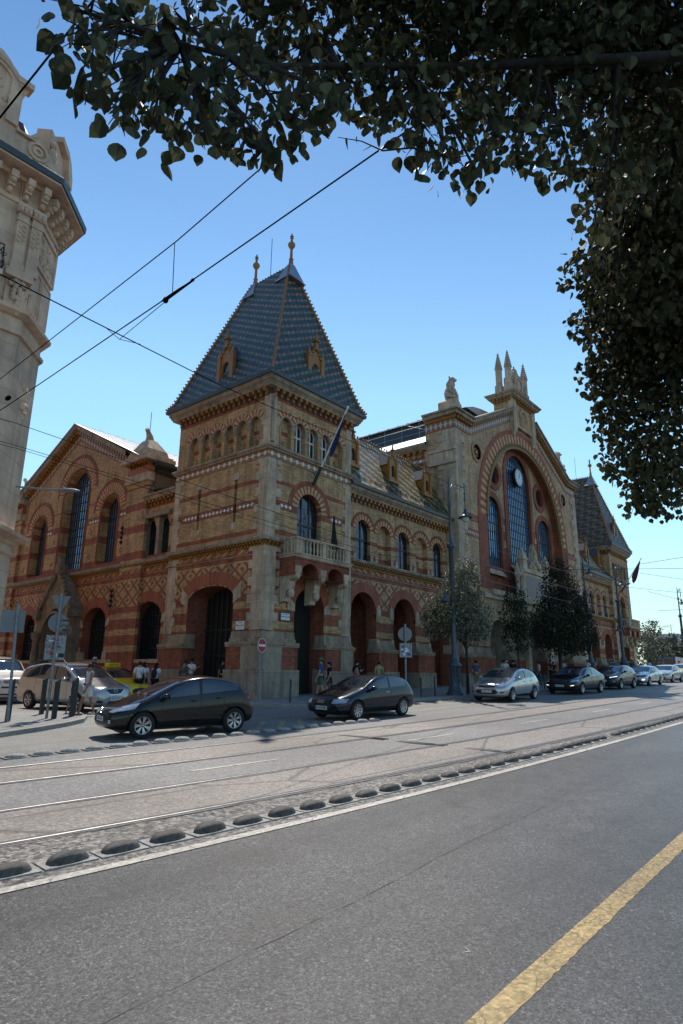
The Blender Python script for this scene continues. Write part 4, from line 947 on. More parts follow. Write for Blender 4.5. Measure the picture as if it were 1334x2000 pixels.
    s.panel(Fp, [(pc-2.2, gz), (pc+2.2, gz), (pc+2.2, 3.6), (pc+.25, 6.2), (pc-.25, 6.2), (pc-2.2, 3.6)], [A], .75, 0, depth=.8)
    for sg in (-1, 1):
        s.face([Fp(pc+sg*2.2, gz, .75), Fp(pc+sg*2.2, gz, 0), Fp(pc+sg*2.2, 3.6, 0), Fp(pc+sg*2.2, 3.6, .75)])
        s.hexa([Fp(pc+sg*a, z, d) for a, z in ((2.35, 3.45), (2.35, 3.75)) for d in (0, .95)]+[Fp(pc+sg*a, z, d) for a, z in ((.2, 6.15), (.2, 6.5)) for d in (0, .95)])
        for k in range(9): t = (k+.5)/9; s.blob(Fp(pc+sg*(2.35-2.1*t), 3.85+2.65*t, .85), .16, .14, .17, 6, 4)
        s.lathe(Fp(pc+sg*1.75, 0, .95), [(.3, gz), (.3, .3), (.2, .4), (.18, 1.9), (.32, 2.2), (.34, 2.5)], 10); s.taper(pc+sg*2.1, .9, 3.4, 4.6, .25, .2, .02, .02, Fp)
    s.ring(Fp, pc, 2.3, 1.4, 1.6, 0, pi, .75, .1, 16, sx=1); s.box(pc-.3, pc+.3, 6.3, 7.0, .4, .95, Fp); s.blob(Fp(pc, 7.2, .7), .3, .25, .4, 8, 6)
    s.build('side_porch', M['porch'], g)
    # ornamental iron lamps
    for u, z in ((13.4, 8.3), (13.9, 4.4)):
        s = MB(); s.tube([F(u, z-.6, .1), F(u, z+.6, .1)], .035, 6); 
        for k in range(4): s.blob(F(u, z-.45+k*.3, .12), .13, .07, .1, 7, 4)
        s.build('iron_ornament', M['iron'], g)
    # transept roofs
    r = MB()
    for (a, za), (b, zb) in (((C, 17.5), (10.4, 12.55)), ((C, 17.5), (30.6, 12.55))): r.face([(-.2, a, za), (-.2, b, zb), (17.9, b, zb), (17.9, a, za)])
    for i in range(26): x = .4+i*.68; r.tube([(x, 10.4, 12.6), (x, C, 17.55)], .03, 4, caps=False)
    R = r.build('transept_roof', M['metalroof'], hall)
    c = MB(); c.box(.8, 17.9, 9.5, 12.5, 10.9, 11.0, WF, 0); c.box(.4, 17.9, 12.35, 12.55, 10.2, 10.95, WF, 0); c.box(.7, 17.8, 10.6, 11.9, 10.86, 10.9, WF, 1); c.build('clerestory', [M['darkwood'], M['glass']], R)
    c = MB(); c.face([(0.2, 7.6, 10.5), (17.9, 7.6, 10.5), (17.9, 10.9, 10.9), (.2, 10.9, 10.9)]); c.build('lean_to_roof', M['metalroof'], R)
    c = MB(); c.tube([(6, 20.5, 17.3), (6, 20.5, 20.5)], .025, 5); c.build('lightning_rod', M['iron'], R)
M['fdia2'] = diamond_mat('gable_frieze', (.24, .10, .045), (.44, .39, .33), .45, 0, .55); M['wdia5'] = diamond_mat('white_diamond_dash', (.20, .07, .04), (.72, .70, .64), .35, 9.62, .26)
M['porch'] = stone_mat('porch_stone', base=(.27, .21, .15), joint=0, stain=.9); M['darkwood'] = plain('dark_timber', (.035, .026, .02), .7)
gable()
# ================================================================ ground
def asphalt(name, base, scale=60, grain=.45, rough=.62, big=.12, cracks=False, streak=0, pits=False):
    s = NT(name); tc = s.n("ShaderNodeTexCoord"); ob = tc.outputs['Object']
    v1 = s.n("ShaderNodeTexVoronoi"); v1.inputs['Scale'].default_value = scale; s.l(ob, v1.inputs['Vector'])
    g = s.white(v1.outputs['Position']); n2 = s.noise(scale*.45, 5, ob, .7); n3 = s.noise(.22, 4, ob); n4 = s.noise(2.5, 5, ob)
    c = s.mix(s.m('MULTIPLY', g, 1.0), tuple(q*(1-grain) for q in base), tuple(q*(1+grain) for q in base))
    c = s.mix(1.0, c, s.ramp(n2, [(.38, (1-grain*.9,)*3), (.6, (1.12,)*3)]), 'MULTIPLY')
    c = s.mix(1.0, c, s.ramp(n3, [(.35, (1-big,)*3), (.65, (1+big,)*3)]), 'MULTIPLY'); c = s.mix(1.0, c, s.ramp(n4, [(.3, (1-big*.6,)*3), (.7, (1+big*.6,)*3)]), 'MULTIPLY')
    if pits:
        v4 = s.n("ShaderNodeTexVoronoi"); v4.inputs['Scale'].default_value = 48; s.l(ob, v4.inputs['Vector']); w4 = s.white(v4.outputs['Position'])
        c = s.mix(1.0, c, s.ramp(w4, [(0, .38), (.16, .42), (.22, .95), (.84, 1.0), (.90, 1.4), (1, 1.75)]), 'MULTIPLY')
    if streak:
        mp = s.n("ShaderNodeMapping"); mp.inputs['Scale'].default_value = (.05, 1.3, 1); s.l(ob, mp.inputs[0]); c = s.mix(1.0, c, s.ramp(s.noise(1.0, 4, mp.outputs[0]), [(.36, (1-streak,)*3), (.6, (1+streak*.8,)*3)]), 'MULTIPLY')
        v3 = s.n("ShaderNodeTexVoronoi"); v3.inputs['Scale'].default_value = .16; s.l(ob, v3.inputs['Vector']); c = s.mix(1.0, c, s.ramp(s.white(v3.outputs['Position']), [(0, (.90,)*3), (1, (1.08,)*3)]), 'MULTIPLY')
    if cracks:
        v2 = s.n("ShaderNodeTexVoronoi", feature='DISTANCE_TO_EDGE'); v2.inputs['Scale'].default_value = cracks
        mp = s.n("ShaderNodeMapping"); mp.inputs['Scale'].default_value = (.6, 1.6, 1); s.l(ob, mp.inputs[0])
        nn = s.n("ShaderNodeTexNoise"); nn.inputs['Scale'].default_value = 6; s.l(ob, nn.inputs['Vector'])
        ad = s.n("ShaderNodeMix", data_type='VECTOR'); ad.inputs[0].default_value = .08; s.l(mp.outputs[0], ad.inputs[4]); s.l(nn.outputs['Color'], ad.inputs[5]); s.l(ad.outputs[1], v2.inputs['Vector'])
        c = s.mix(s.ramp(v2.outputs['Distance'], [(.0, .8), (.02, 0.0)]), c, tuple(q*.2 for q in base))
    s.bump(s.m('ADD', s.m('MULTIPLY', g, .6), n2), .006, .8)
    return s.out(c, s.ramp(n4, [(.3, rough-.05), (.7, rough+.08)]), spec=.5)
M['asphalt'] = asphalt('asphalt', (.070, .067, .068), 110, .75, .5, .24, streak=.22, pits=True)
M['lane'] = asphalt('lane_asphalt', (.20, .19, .175), 45, .28, .6, .2, streak=.15)
M['track'] = asphalt('track_concrete', (.235, .20, .175), 34, .34, .6, .18, cracks=.33)
M['track2'] = asphalt('track_asphalt', (.185, .172, .165), 34, .32, .6, .2)
M['gravelc'] = asphalt('rough_concrete', (.20, .18, .16), 24, .7, .75, .14)
M['pave'] = asphalt('pavement', (.23, .22, .21), 30, .15, .75, .18, cracks=.5); M['kerb'] = asphalt('kerb_stone', (.30, .285, .265), 30, .2, .8, .2)
M['white'] = asphalt('road_white', (.46, .42, .36), 40, .2, .6, .2, cracks=2.4); M['yellow'] = asphalt('road_yellow', (.36, .25, .10), 40, .35, .6, .3, cracks=5.0); M['hump'] = asphalt('cast_separator', (.085, .075, .066), 30, .3, .8, .3); M['humpl'] = asphalt('pale_separator', (.36, .33, .30), 30, .3, .8, .3)  # near humps: darkness of their shaded side put into the colour
M['yhatch'] = asphalt('worn_yellow', (.30, .24, .12), 18, .5, .7, .3)
M['tar'] = asphalt('tar_seam_patch', (.105, .098, .092), 40, .4, .6, .3); M['rail'] = M['rail']; M['steel'] = plain('rail_steel', (.17, .17, .175), .45, 1.0, nz=.3); M['groove'] = plain('rail_groove', (.015, .014, .014), .8)
XS = [-70, -50, -36, -28]+[-24+i*1.5 for i in range(33)]+[27, 30, 34, 38, 43, 50, 57, 64, 90, 160, 400]
def strip(name, ya, yb, dz, mat, xs=XS, x0=-70, x1=400, label=None, kind='structure', parent=None):
    m = MB(); xx = sorted(set([x0, x1]+[x for x in xs if x0 < x < x1]))
    fa = ya if callable(ya) else (lambda x, y=ya: y); fb = yb if callable(yb) else (lambda x, y=yb: y)
    m.grid([[(x, f(x), G(x, f(x))+dz) for f in (fa, fb)] for x in xx], 0, smooth=False)
    o = m.build(name, mat, parent)
    if parent is None: tag(o, kind=kind)
    return o
def ground():
    m = MB(); xs = [-1500, -300, -70, -30, 0, 30, 64, 300, 1500]; ys = [-1500, -300, -60, -20, 0, 20, 40, 300, 1500]
    m.grid([[(x, y, G(x, y)-.035) for y in ys] for x in xs], 0, smooth=False)
    return tag(m.build('ground', M['lane']), kind='structure')
ground()
def yB(x): return -14.55+1.75*math.exp(-(x+17)/11.5) if x > -17 else -12.8-.152*(x+17)
def yW(x): return -16.85+1.0*math.exp(-(x+17)/9.0) if x > -17 else -15.85-.11*(x+17)
GA = 1.5; yA = lambda x: yB(x)-GA-.1; yC = lambda x: yB(x)+1.98; yD = lambda x: yB(x)+1.98+GA
yS = lambda x: yW(x)+.40
strip('road', lambda x: -60, yW, -.008, M['asphalt'])
strip('far_lane', lambda x: yD(x)+.35, lambda x: 0 if x > -20 else 0, -.012, M['lane'])
strip('track_bed', yW, lambda x: yA(x)-.12, -.004, M['gravelc'])
strip('track_bed', lambda x: yA(x)-.12, lambda x: yB(x)+.12, .000, M['track'])
strip('track_bed', lambda x: yB(x)+.12, lambda x: yC(x)-.12, -.004, M['track2'])
strip('track_bed', lambda x: yC(x)-.12, lambda x: yD(x)+.12, .000, M['track'])
strip('track_bed', lambda x: yD(x)+.12, lambda x: yD(x)+1.3, -.004, M['track2'])
rnd = random.Random(5)
for i, f in enumerate((yA, yB, yC, yD)):
    sg = 1 if i in (0, 2) else -1
    m = MB(); xx = [x for x in XS if x <= 160]; m.grid([[(x, f(x)+.026*cos(pi*k/6), G(x, f(x))+.003+.009*sin(pi*k/6)) for k in range(7)] for x in xx], 0)
    tag(m.build('tram_rail', M['steel']), kind='structure')
    strip('rail_groove', (lambda x: f(x)+.035) if sg > 0 else (lambda x: f(x)-.085), (lambda x: f(x)+.085) if sg > 0 else (lambda x: f(x)-.035), .003, M['groove'])
    m = MB(); jx = [-40+k*.35 for k in range(330)]; w_ = [rnd.uniform(-.02, .03) for _ in jx]
    m.grid([[(x, f(x)-.1-q, G(x, f(x))+.0035-.0), (x, f(x)-.04, G(x, f(x))+.0045)] for x, q in zip(jx, w_)], 0, smooth=False)
    w2 = [rnd.uniform(-.02, .03) for _ in jx]; m.grid([[(x, f(x)+.04, G(x, f(x))+.0045), (x, f(x)+.1+q, G(x, f(x))+.0035)] for x, q in zip(jx, w2)], 0, smooth=False)
    tag(m.build('tar_seam', M['tar']), kind='structure')
strip('white_line', lambda x: yW(x)-.075, lambda x: yW(x)+.06, -.0005, M['white'])
# hand-worn yellow line with chipped edges
m = MB(); jx = [-24+k*.07 for k in range(1100)]
m.grid([[(x, -19.90+rnd.uniform(-.004, .010), G(x, -19.9)-.0055), (x, -19.735+rnd.uniform(-.003, .003), G(x, -19.72)-.0055)] for x in jx], 0, smooth=False); tag(m.build('yellow_line', M['yellow']), kind='structure')
m = MB(); rs = random.Random(8); fy = lambda x: -18.35+.045*(x+20)-.0006*(x+20)**2+sin(x*1.7)*.02+sin(x*7.3)*.006
x = -24.0
while x < 50:
    n = rs.randint(3, 16); w_ = rs.uniform(.002, .008); P_ = [x+k*.08 for k in range(n+1)]
    m.grid([[(q, fy(q)-w_*(.3+sin(pi*k/n))+rs.uniform(-.003, .003), G(q, -18)-.0062), (q, fy(q)+w_*(.3+sin(pi*k/n))+rs.uniform(-.003, .003), G(q, -18)-.0062)] for k, q in enumerate(P_)], 0, smooth=False)
    x = P_[-1]+rs.choice((0, 0, .05, .12))
tag(m.build('tar_seam', plain('road_seam', (.050, .048, .048), .5)), kind='structure')
for x0 in (-18.8, -13.0, -7.0, -1.3, 4.6, 10.2, 16, 22, 28, 34, 40):
    f = lambda x: (yB(x)+yC(x))/2; strip('lane_dash', lambda x: f(x)-.045, lambda x: f(x)+.045, .001, M['white'], x0=x0, x1=x0+1.95)
for (a, b) in (((-8.28, -8.88), (-6.29, -7.07)), ((-7.71, -9.16), (-5.68, -7.26)), ((-6.74, -9.1), (-4.6, -6.92)), ((-5.74, -8.77), (-3.73, -6.78))):
    m = MB(); a = Vector(a); b = Vector(b); n = (b-a).normalized(); n = Vector((-n.y, n.x))*.085
    m.face([(p.x, p.y, G(p.x, p.y)-.004) for p in (a-n, b-n, b+n, a+n)]); tag(m.build('hatch_mark', M['yhatch']), kind='structure')
m = MB()
for ya, yb in ((-10.9, -12.35), (-12.7, -14.0), (-14.5, -15.6)):
    n = 14
    for i in range(n):
        y = ya+(yb-ya)*(i+.5)/n; x = -7.25+.12*sin(y*2); m.box(x-.03, x+.09, G(x, y)-.02, G(x, y)+.0035, y-.035, y+.02)
    for dx in (-.06, .12): m.box(-7.25+dx-.008, -7.25+dx+.008, G(-7.2, ya)-.02, G(-7.2, ya)+.003, yb, ya)
tag(m.build('drain_slot', M['tar']), kind='structure')
m = MB(); bx, by = -15.99, -19.31      # small chipped line mark on the near lane
for a, b in (((0, 0), (.05, -.03)), ((.05, -.03), (.09, .03))):
    m.face([(bx+a[0], by+a[1]-.004, G(bx, by)-.004), (bx+b[0], by+b[1]-.005, G(bx, by)-.004), (bx+b[0], by+b[1]+.005, G(bx, by)-.004), (bx+a[0], by+a[1]+.004, G(bx, by)-.004)])
tag(m.build('paint_scrap', M['white']), kind='structure')
# pavements
def slab(name, poly, h, mat, kw=.16):
    m = MB(); n = len(poly); c = Vector((sum(p[0] for p in poly)/n, sum(p[1] for p in poly)/n))
    polys = [[Vector((x, y, 0)) for x, y in poly]]; i0 = len(m.v)
    m.v += [(x, y, G(x, y)+h) for x, y in poly]
    for t in tessellate_polygon(polys): m.f.append(tuple(t)); m.m.append(0); m.uv.append(None); m.sm.append(False)
    o = m.build(name, mat); tag(o, kind='structure')
    k = MB(); P = [Vector(p) for p in poly]; inn = []
    for i in range(n):
        a, b, d = P[i-1], P[i], P[(i+1) % n]; e = ((b-a).normalized()+(d-b).normalized()); e.normalize(); nn = Vector((e.y, -e.x)); inn.append((b-nn*kw, b+nn*.0))
    area = sum(P[i-1].x*P[i].y-P[i].x*P[i-1].y for i in range(n)); sg = 1 if area > 0 else -1
    for i in range(n):
        a, b = P[i-1], P[i]; ia = P[i-1]-sg*(P[i-1]-inn[i-1][0]); ib = P[i]-sg*(P[i]-inn[i][0])
        zz = lambda p, q: (p.x, p.y, G(p.x, p.y)+q)
        k.face([zz(a, h+.006), zz(b, h+.006), zz(ib, h+.006), zz(ia, h+.006)]); k.face([zz(a, -.05), zz(b, -.05), zz(b, h+.006), zz(a, h+.006)])
    tag(k.build('kerb', M['kerb']), kind='structure')
right = [(-1.9, 39.9), (-1.9, -2.0), (-1.75, -3.4), (-1.2, -4.3), (-.2, -4.85), (1, -5.05), (4, -5.15), (6, -5.25), (8.2, -5.6), (10.4, -6.0), (13, -6.3), (20, -6.35), (30, -6.3), (45, -6.2), (63.9, -6.0), (63.9, 39.9)]
slab('pavement', right, .11, M['pave'])
left = [(-69.9, -12), (-30, -7.6), (-18, -5.75), (-13.2, -5.1), (-11.9, -4.5), (-10.8, -3.85), (-10.0, -3.2), (-9.35, -2.2), (-9.0, -1.1), (-9.1, -.3), (-9.5, .4), (-9.75, 1.4), (-9.8, 3), (-9.8, 39.9), (-69.9, 39.9)]
slab('pavement', left, .10, M['pave'])

# lane separators
sepm = MB()
P = [(-.265, -.13), (.255, -.13), (.255, .16), (-.265, .16)]
sepm.hexa([V(x, y, z) for x in (-.262, .256) for y in (-.14, .17) for z in (-.03, .008)])
rows = []
for i in range(8):
    ph = i/7; z = .006+.078*sin(ph*pi/2); r = cos(ph*pi/2)**.6
    rows.append([V(.205*(r*.97+.03)*cos(a)*(1 if sin(a) >= 0 else 1), (.125*r*sin(a) if sin(a) > 0 else (-.03-.095*(1-ph*.35))*abs(sin(a))**.6*(1 if ph < .8 else .6)) + .01, z) for a in [2*pi*k/20 for k in range(20)]])
sepm.grid(rows, 0, closed=True); sepm.face(rows[-1], 0)
sepm.m = [1 if i < 6 else 0 for i in range(len(sepm.f))]; sep0 = sepm.build('lane_separator', [M['hump'], M['kerb']]); sep1 = sepm.build('lane_separator', [M['humpl'], M['lane']]); bpy.data.objects.remove(sep1); sepfar = bpy.data.meshes['lane_separator.001']
first = True; ln = []
x = -18.9
while x < 31:
    if not (-3.35 < x < -2.55): ln.append(('n', x))
    x += .53
x = -15.9
while x < -3.6: ln.append(('f', x)); x += .53
yF = lambda x: -8.5-.85*max(0, min(1, (x+15.5)/12))
nn_ = len([1 for k in ln if k[0] == 'n'])
for i, (k, x) in enumerate(ln):
    o = sep0 if first else sep0.copy()
    if not first: col.objects.link(o)
    if k == 'f': o.data = sepfar
    first = False; y = (yS(x) if k == 'n' else yF(x)-.0); dy = ((yS(x+.1)-yS(x))/.1 if k == 'n' else -.07)
    o.location = (x, y, G(x, y)); o.rotation_euler = (0, -atan2(.024, 1), atan2(dy, 1)+rnd.uniform(-.03, .03)+(0 if k == 'n' else pi)); o.scale = (.97, 1, rnd.uniform(.85, 1.1))
    if k == 'n': tag(o, 'low concrete lane separator hump in the near row beside the solid white line', 'lane separator', 'near row of lane separator humps')
    else: tag(o, 'pale rounded lane separator hump in the far row beside the parked traffic', 'lane separator', 'far row of lane separator humps')

# ================================================================ building on the left
M['cream'] = stone_mat('cream_render', base=(.63, .46, .34), joint=0, stain=.2, streak=.85); M['rust'] = stone_mat('rusticated_render', base=(.62, .455, .335), bl=30, bh=.58, joint=.75, stain=.2, streak=.82)
M['mans'] = tile_mat('mansard_tiles', [(.09, .025, .025), (.11, .03, .03), (.07, .02, .02), (.09, .03, .03), (.1, .03, .03)], gloss=.6)
def left_building():
    gx, gy = -30, 25; B = tag(empty('corner_apartment_house', (-12, 1, G(-12, 1))), 'ornate cream stucco corner house with dark gutter and scrolled attic gable', 'apartment house')
    A = (-12.0, .9); Bp = (-10.55, 2.35); m = MB(); FF = Frame((0, .9, 0), (1, 0, 0), (0, -1, 0)); s2 = sqrt(.5); FC = Frame((A[0], A[1], 0), (s2, s2, 0), (s2, -s2, 0)); FR = Frame((Bp[0], 0, 0), (0, 1, 0), (1, 0, 0)); Lc = 1.45/s2
    wins = [arch(u, 1.5, z, z+2.0, .5, 8) for u in (-15.6, -19.2, -22.8, -26.4) for z in (5.9, 9.8, 14.3)]
    m.panel(FF, [(-32, -2.5), (A[0], -2.5), (A[0], 18.5), (-32, 18.5)], wins, 0, 0)
    for h in wins:
        for a, b in zip(h, h[1:]+h[:1]): m.face([FF(a[0], a[1], 0), FF(b[0], b[1], 0), FF(b[0], b[1], -.3), FF(a[0], a[1], -.3)])
        m.panel(FF, h, (), -.3, 2)
    m.panel(FC, [(0, -2.5), (Lc, -2.5), (Lc, 18.5), (0, 18.5)], (), 0, 0)
    wr = [arch(u, 1.4, z, z+2.0, .4, 8) for u in [5+3.4*i for i in range(9)] for z in (.2, 5.9, 9.8, 14.3)]
    m.panel(FR, [(2.35, -2.5), (38, -2.5), (38, 18.5), (2.35, 18.5)], wr, 0, 0)
    for h in wr:
        for a, b in zip(h, h[1:]+h[:1]): m.face([FR(a[0], a[1], 0), FR(b[0], b[1], 0), FR(b[0], b[1], -.3), FR(a[0], a[1], -.3)])
        m.panel(FR, h, (), -.3, 2)
    m.face([(-32, .9, -2.5), (-32, 38, -2.5), (-32, 38, 18.5), (-32, .9, 18.5)]); m.face([(-32, 38, -2.5), (Bp[0], 38, -2.5), (Bp[0], 38, 18.5), (-32, 38, 18.5)])
    W_ = m.build('wall', [M['rust'], M['cream'], M['glass']], B)
    # smooth upper storey cladding, ledges
    c = MB(); c.box(-32, A[0]-.005, 13.3, 18.4, -.02, .04, FF); c.box(.0, Lc, 13.0, 18.4, -.02, .035, FC)
    c.box(-12.75, A[0]+.02, 13.0, 18.3, 0, .12, FF)
    cl = c.build('upper_storey', M['cream'], B)
    def path(d): # offset path of facade at distance d
        k = d*(sqrt(2)-1); return [(-32, .9-d), (A[0]+k, .9-d), (Bp[0]+d, Bp[1]-k), (Bp[0]+d, 38)]
    def mould(mb, prof, m=0):
        R = [[(x, y, z) for x, y in path(d)] for d, z in prof]
        for a, b in zip(R[:-1], R[1:]):
            for i in range(3): mb.face([a[i], a[i+1], b[i+1], b[i]], m)
    c = MB(); mould(c, [(0, 17.3), (.1, 17.32), (.12, 17.5), (0, 17.52)]); mould(c, [(0, 18.25), (.25, 18.27), (.3, 18.4), (.9, 18.42), (.92, 18.5)]); mould(c, [(0, 12.7), (.12, 12.75), (.3, 12.85), (.32, 12.98), (0, 13.15)]); mould(c, [(0, 12.0), (.12, 12.02), (.14, 12.15), (0, 12.2)])
    mould(c, [(0, 4.45), (.1, 4.5), (.12, 4.62), (.5, 4.7), (.55, 4.82), (0, 4.95)]); mould(c, [(0, 4.05), (.14, 4.1), (.14, 4.2), (0, 4.25)]); c.build('cornice', M['cream'], B)
    c = MB(); mould(c, [(.86, 18.48), (.98, 18.5), (1.0, 18.75), (.95, 18.8), (.3, 18.95), (-1.5, 19.1)]); c.build('gutter', M['gutter'], B)
    c = MB(); mould(c, [(-.2, 19.0), (-1.4, 22.2)]); c.face([(x, y, 22.2) for x, y in path(-1.4)]+[(-32, 38, 22.2)]); c.build('mansard_roof', M['mans'], B)
    # consoles under eaves
    c = MB()
    for fr, us in ((FF, [-11.95-.62*i for i in range(22)]), (FC, [.28, .85, 1.42, 2.0]), (FR, [2.9+.62*i for i in range(40)])):
        for u in us:
            c.box(u-.13, u+.13, 17.95, 18.25, 0, .62, fr); c.box(u-.12, u+.12, 17.7, 17.95, 0, .42, fr); c.box(u-.1, u+.1, 17.5, 17.7, 0, .22, fr); c.blob(fr(u, 17.9, .48), .14, .14, .12, 6, 4); c.blob(fr(u, 17.62, .24), .11, .12, .14, 6, 4)
    c.build('console', M['cream'], B)
    # pilasters
    c = MB()
    for u in (-12.52, -12.0):
        c.box(u-.2, u+.2, 14.75, 16.9, .1, .22, FF); c.box(u-.25, u+.25, 14.45, 14.75, .1, .28, FF); c.box(u-.27, u+.27, 16.9, 17.3, .1, .3, FF); c.box(u-.23, u+.23, 16.55, 16.62, .1, .26, FF)
        for k in range(8): c.blob(FF(u+(-.08 if k % 2 else .08), 16.4-.1*k, .23), .07, .05, .07, 6, 4)
        for k in (-1, 0, 1): c.blob(FF(u+k*.16, 17.05, .3), .1, .08, .14, 6, 4); 
    c.box(-12.9, A[0]+.08, 14.1, 14.4, 0, .36, FF); c.box(-12.8, A[0]+.04, 14.4, 14.47, 0, .3, FF)
    c.build('pilaster', M['cream'], cl)
    c = MB(); rr = random.Random(3)
    for k in range(46):
        t = k/46; hw = .42*(1-t)**.8; c.blob(FF(-12.25+rr.uniform(-hw, hw), 14.05-1.25*t, .12+.1*(1-t)), .11, .1, .12, 6, 4)
    c.build('carved_bracket', M['cream'], cl)
    c = MB()
    for a, b, z0, z1 in ((.15, 2.1, 16.95, 17.08), (.15, 2.1, 15.35, 15.48), (.15, .27, 15.4, 17.0), (2.0, 2.12, 15.4, 17.0)): c.box(a, b, z0, z1, .03, .12, FC)
    for a, b, z0, z1 in ((.2, 1.05, 13.35, 13.42), (.2, 1.05, 15.1, 15.17), (1.2, 2.05, 13.35, 13.42), (1.2, 2.05, 15.1, 15.17), (.2, .26, 13.4, 15.1), (1.0, 1.06, 13.4, 15.1), (1.2, 1.26, 13.4, 15.1), (2.0, 2.06, 13.4, 15.1)): c.box(a, b, z0, z1, .03, .075, FC)
    for k in range(60): c.blob(FC(1.1+rr.gauss(0, .28), 16.2+rr.uniform(-.65, .6), .05), .09, .07, .09, 6, 4)
    for k in range(26): c.blob(FC(1.15+rr.gauss(0, .1), 9.9+rr.uniform(-.6, .6), .02), .1, .06, .12, 6, 4)
    c.build('relief', M['cream'], cl)
    # attic gable
    Fg = Frame((0, .75, 0), (1, 0, 0), (0, -1, 0)); g = MB()
    sil = [(-17.6, 19.0), (-11.25, 19.0), (-11.5, 19.35), (-11.9, 20.1), (-12.25, 20.25), (-12.3, 20.5), (-12.55, 20.75), (-12.75, 20.45), (-13.05, 20.25), (-13.25, 20.6), (-13.25, 21.95), (-13.15, 22.1), (-12.98, 22.6), (-13.35, 22.7), (-13.6, 22.85), (-13.9, 23.2), (-14.2, 23.4), (-14.5, 23.4), (-14.9, 23.1), (-15.3, 22.7), (-15.6, 22.4), (-15.6, 20.6), (-16.4, 20.4), (-17.2, 19.8)]
    g.prism(sil, Fg, -.45, 0, 0, back=True)
    g.box(-13.55, -12.95, 22.35, 22.6, -.3, .2, Fg); g.box(-13.75, -13.3, 20.4, 22.35, 0, .12, Fg); g.ring(Fg, -14.4, 21.9, .95, 1.15, .3, pi-.3, 0, .15, 14); g.ring(Fg, -14.4, 21.9, .95, .8, .3, pi-.3, 0, .1, 14)
    g.ring(Fg, -12.4, 19.9, .3, .42, 0, 2*pi, 0, .08, 16); g.ring(Fg, -12.4, 19.9, .1, .2, 0, 2*pi, 0, .06, 12); g.ring(Fg, -13.0, 20.9, .55, .62, pi+.3, 2*pi-.3, 0, .05, 10)
    g.box(-12.8, -11.7, 19.15, 19.3, 0, .2, Fg); g.box(-17, -11.5, 19.0, 19.12, 0, .3, Fg); g.box(-13.3, -12.6, 20.2, 20.3, 0, .15, Fg)
    for k in range(24): g.blob(Fg(-14.5+rr.gauss(0, .4), 21.6+rr.gauss(0, .35), 0), .12, .08, .12, 6, 4)
    for k in range(12): g.blob(Fg(-12.1+rr.gauss(0, .2), 19.5+rr.gauss(0, .12), 0), .1, .06, .1, 6, 4)
    g.build('attic_gable', M['cream'], B)
    g = MB(); Fd = Frame((A[0]+.1, A[1]+.1, 0), (s2, s2, 0), (s2, -s2, 0)); pr = [(.0, 19.0), (1.9, 19.0), (1.9, 20.5), (1.75, 21.0), (1.35, 21.4), (.6, 21.55), (.0, 21.6)]
    g.prism(pr, Fd, -.6, 0, 0, back=True); g.blob(Fd(.1, 20.2, .1), .2, .2, .55, 8, 6); g.blob(Fd(.1, 20.85, .12), .14, .14, .17, 8, 5); g.prism([(1.7, 20.45), (2.05, 20.4), (2.0, 20.9), (1.7, 21.45), (1.3, 21.75), (.6, 21.85), (.6, 21.6), (1.35, 21.4)], Fd, -.7, .25, 0, back=True)
    g.build('chamfer_gable', M['cream'], B)
    # balcony with iron railing
    g = MB(); g.box(-16.9, -13.2, 13.55, 13.75, 0, 1.0, FF); g.box(-16.8, -13.3, 13.2, 13.55, 0, .8, FF); b = g.build('balcony_slab', M['cream'], B)
    g = MB(); 
    for z in (13.85, 14.05, 14.75): g.tube([FF(-16.85, z, .95), FF(-13.25, z, .95), FF(-13.25, z, 0)], .025, 5)
    for i in range(25):
        u = -16.8+i*.147; g.tube([FF(u, 13.75, .95), FF(u, 14.75, .95)], .012, 4); g.ring(Frame(FF(u+.07, 14.4, .95), (1, 0, 0), (0, -1, 0)), 0, 0, .045, .065, 0, 2*pi, 0, .015, 8)
    for i in range(7): d = .9-.13*i; g.tube([FF(-13.25, 13.75, d), FF(-13.2+.1*sin(i), 14.1, d), FF(-13.25, 14.75, d)], .018, 4)
    g.build('iron_railing', M['iron'], b)
    g = MB(); g.box(-12.1+.0, -12.1+.25, 1.4, 2.9, 0, .3, FF); g.build('wall_lantern', M['iron'], B)
    # neighbouring back wing behind (dark roof dormer)
    g = MB(); g.box(-12.6, -11.9, 21.3, 22.0, 3.5, 5.0); g.box(-12.7, -11.8, 22.0, 22.12, 3.4, 5.1); g.build('dormer', M['gutter'], B)
left_building()
# ================================================================ cars
def txt(s, size, mat, parent, mtx, name='lettering', ext=.002, align='CENTER', sx=1.0):
    cu = bpy.data.curves.new(name, 'FONT'); cu.body = s; cu.size = size; cu.extrude = ext; cu.align_x = align; cu.align_y = 'CENTER'
    to = bpy.data.objects.new(name, cu); col.objects.link(to); dg = bpy.context.evaluated_depsgraph_get()
    me = bpy.data.meshes.new_from_object(to.evaluated_get(dg)); bpy.data.objects.remove(to); bpy.data.curves.remove(cu)
    me.transform(mtx @ Matrix.Diagonal((sx, 1, 1, 1))); me.materials.clear(); me.materials.append(mat)
    o = bpy.data.objects.new(name, me); col.objects.link(o)
    if parent is not None: o.parent = parent; o.matrix_parent_inverse = parent.matrix_world.inverted()
    return o
def basis(o, ex, ey):
    ex, ey = Vector(ex).normalized(), Vector(ey).normalized(); ez = ex.cross(ey)
    return Matrix(((ex.x, ey.x, ez.x, o[0]), (ex.y, ey.y, ez.y, o[1]), (ex.z, ey.z, ez.z, o[2]), (0, 0, 0, 1)))
def paint(name, c, metal=.35, rough=.2): return plain(name, c, rough, metal, .3, .55 if max(c) < .1 else 1.0, nz=.03)
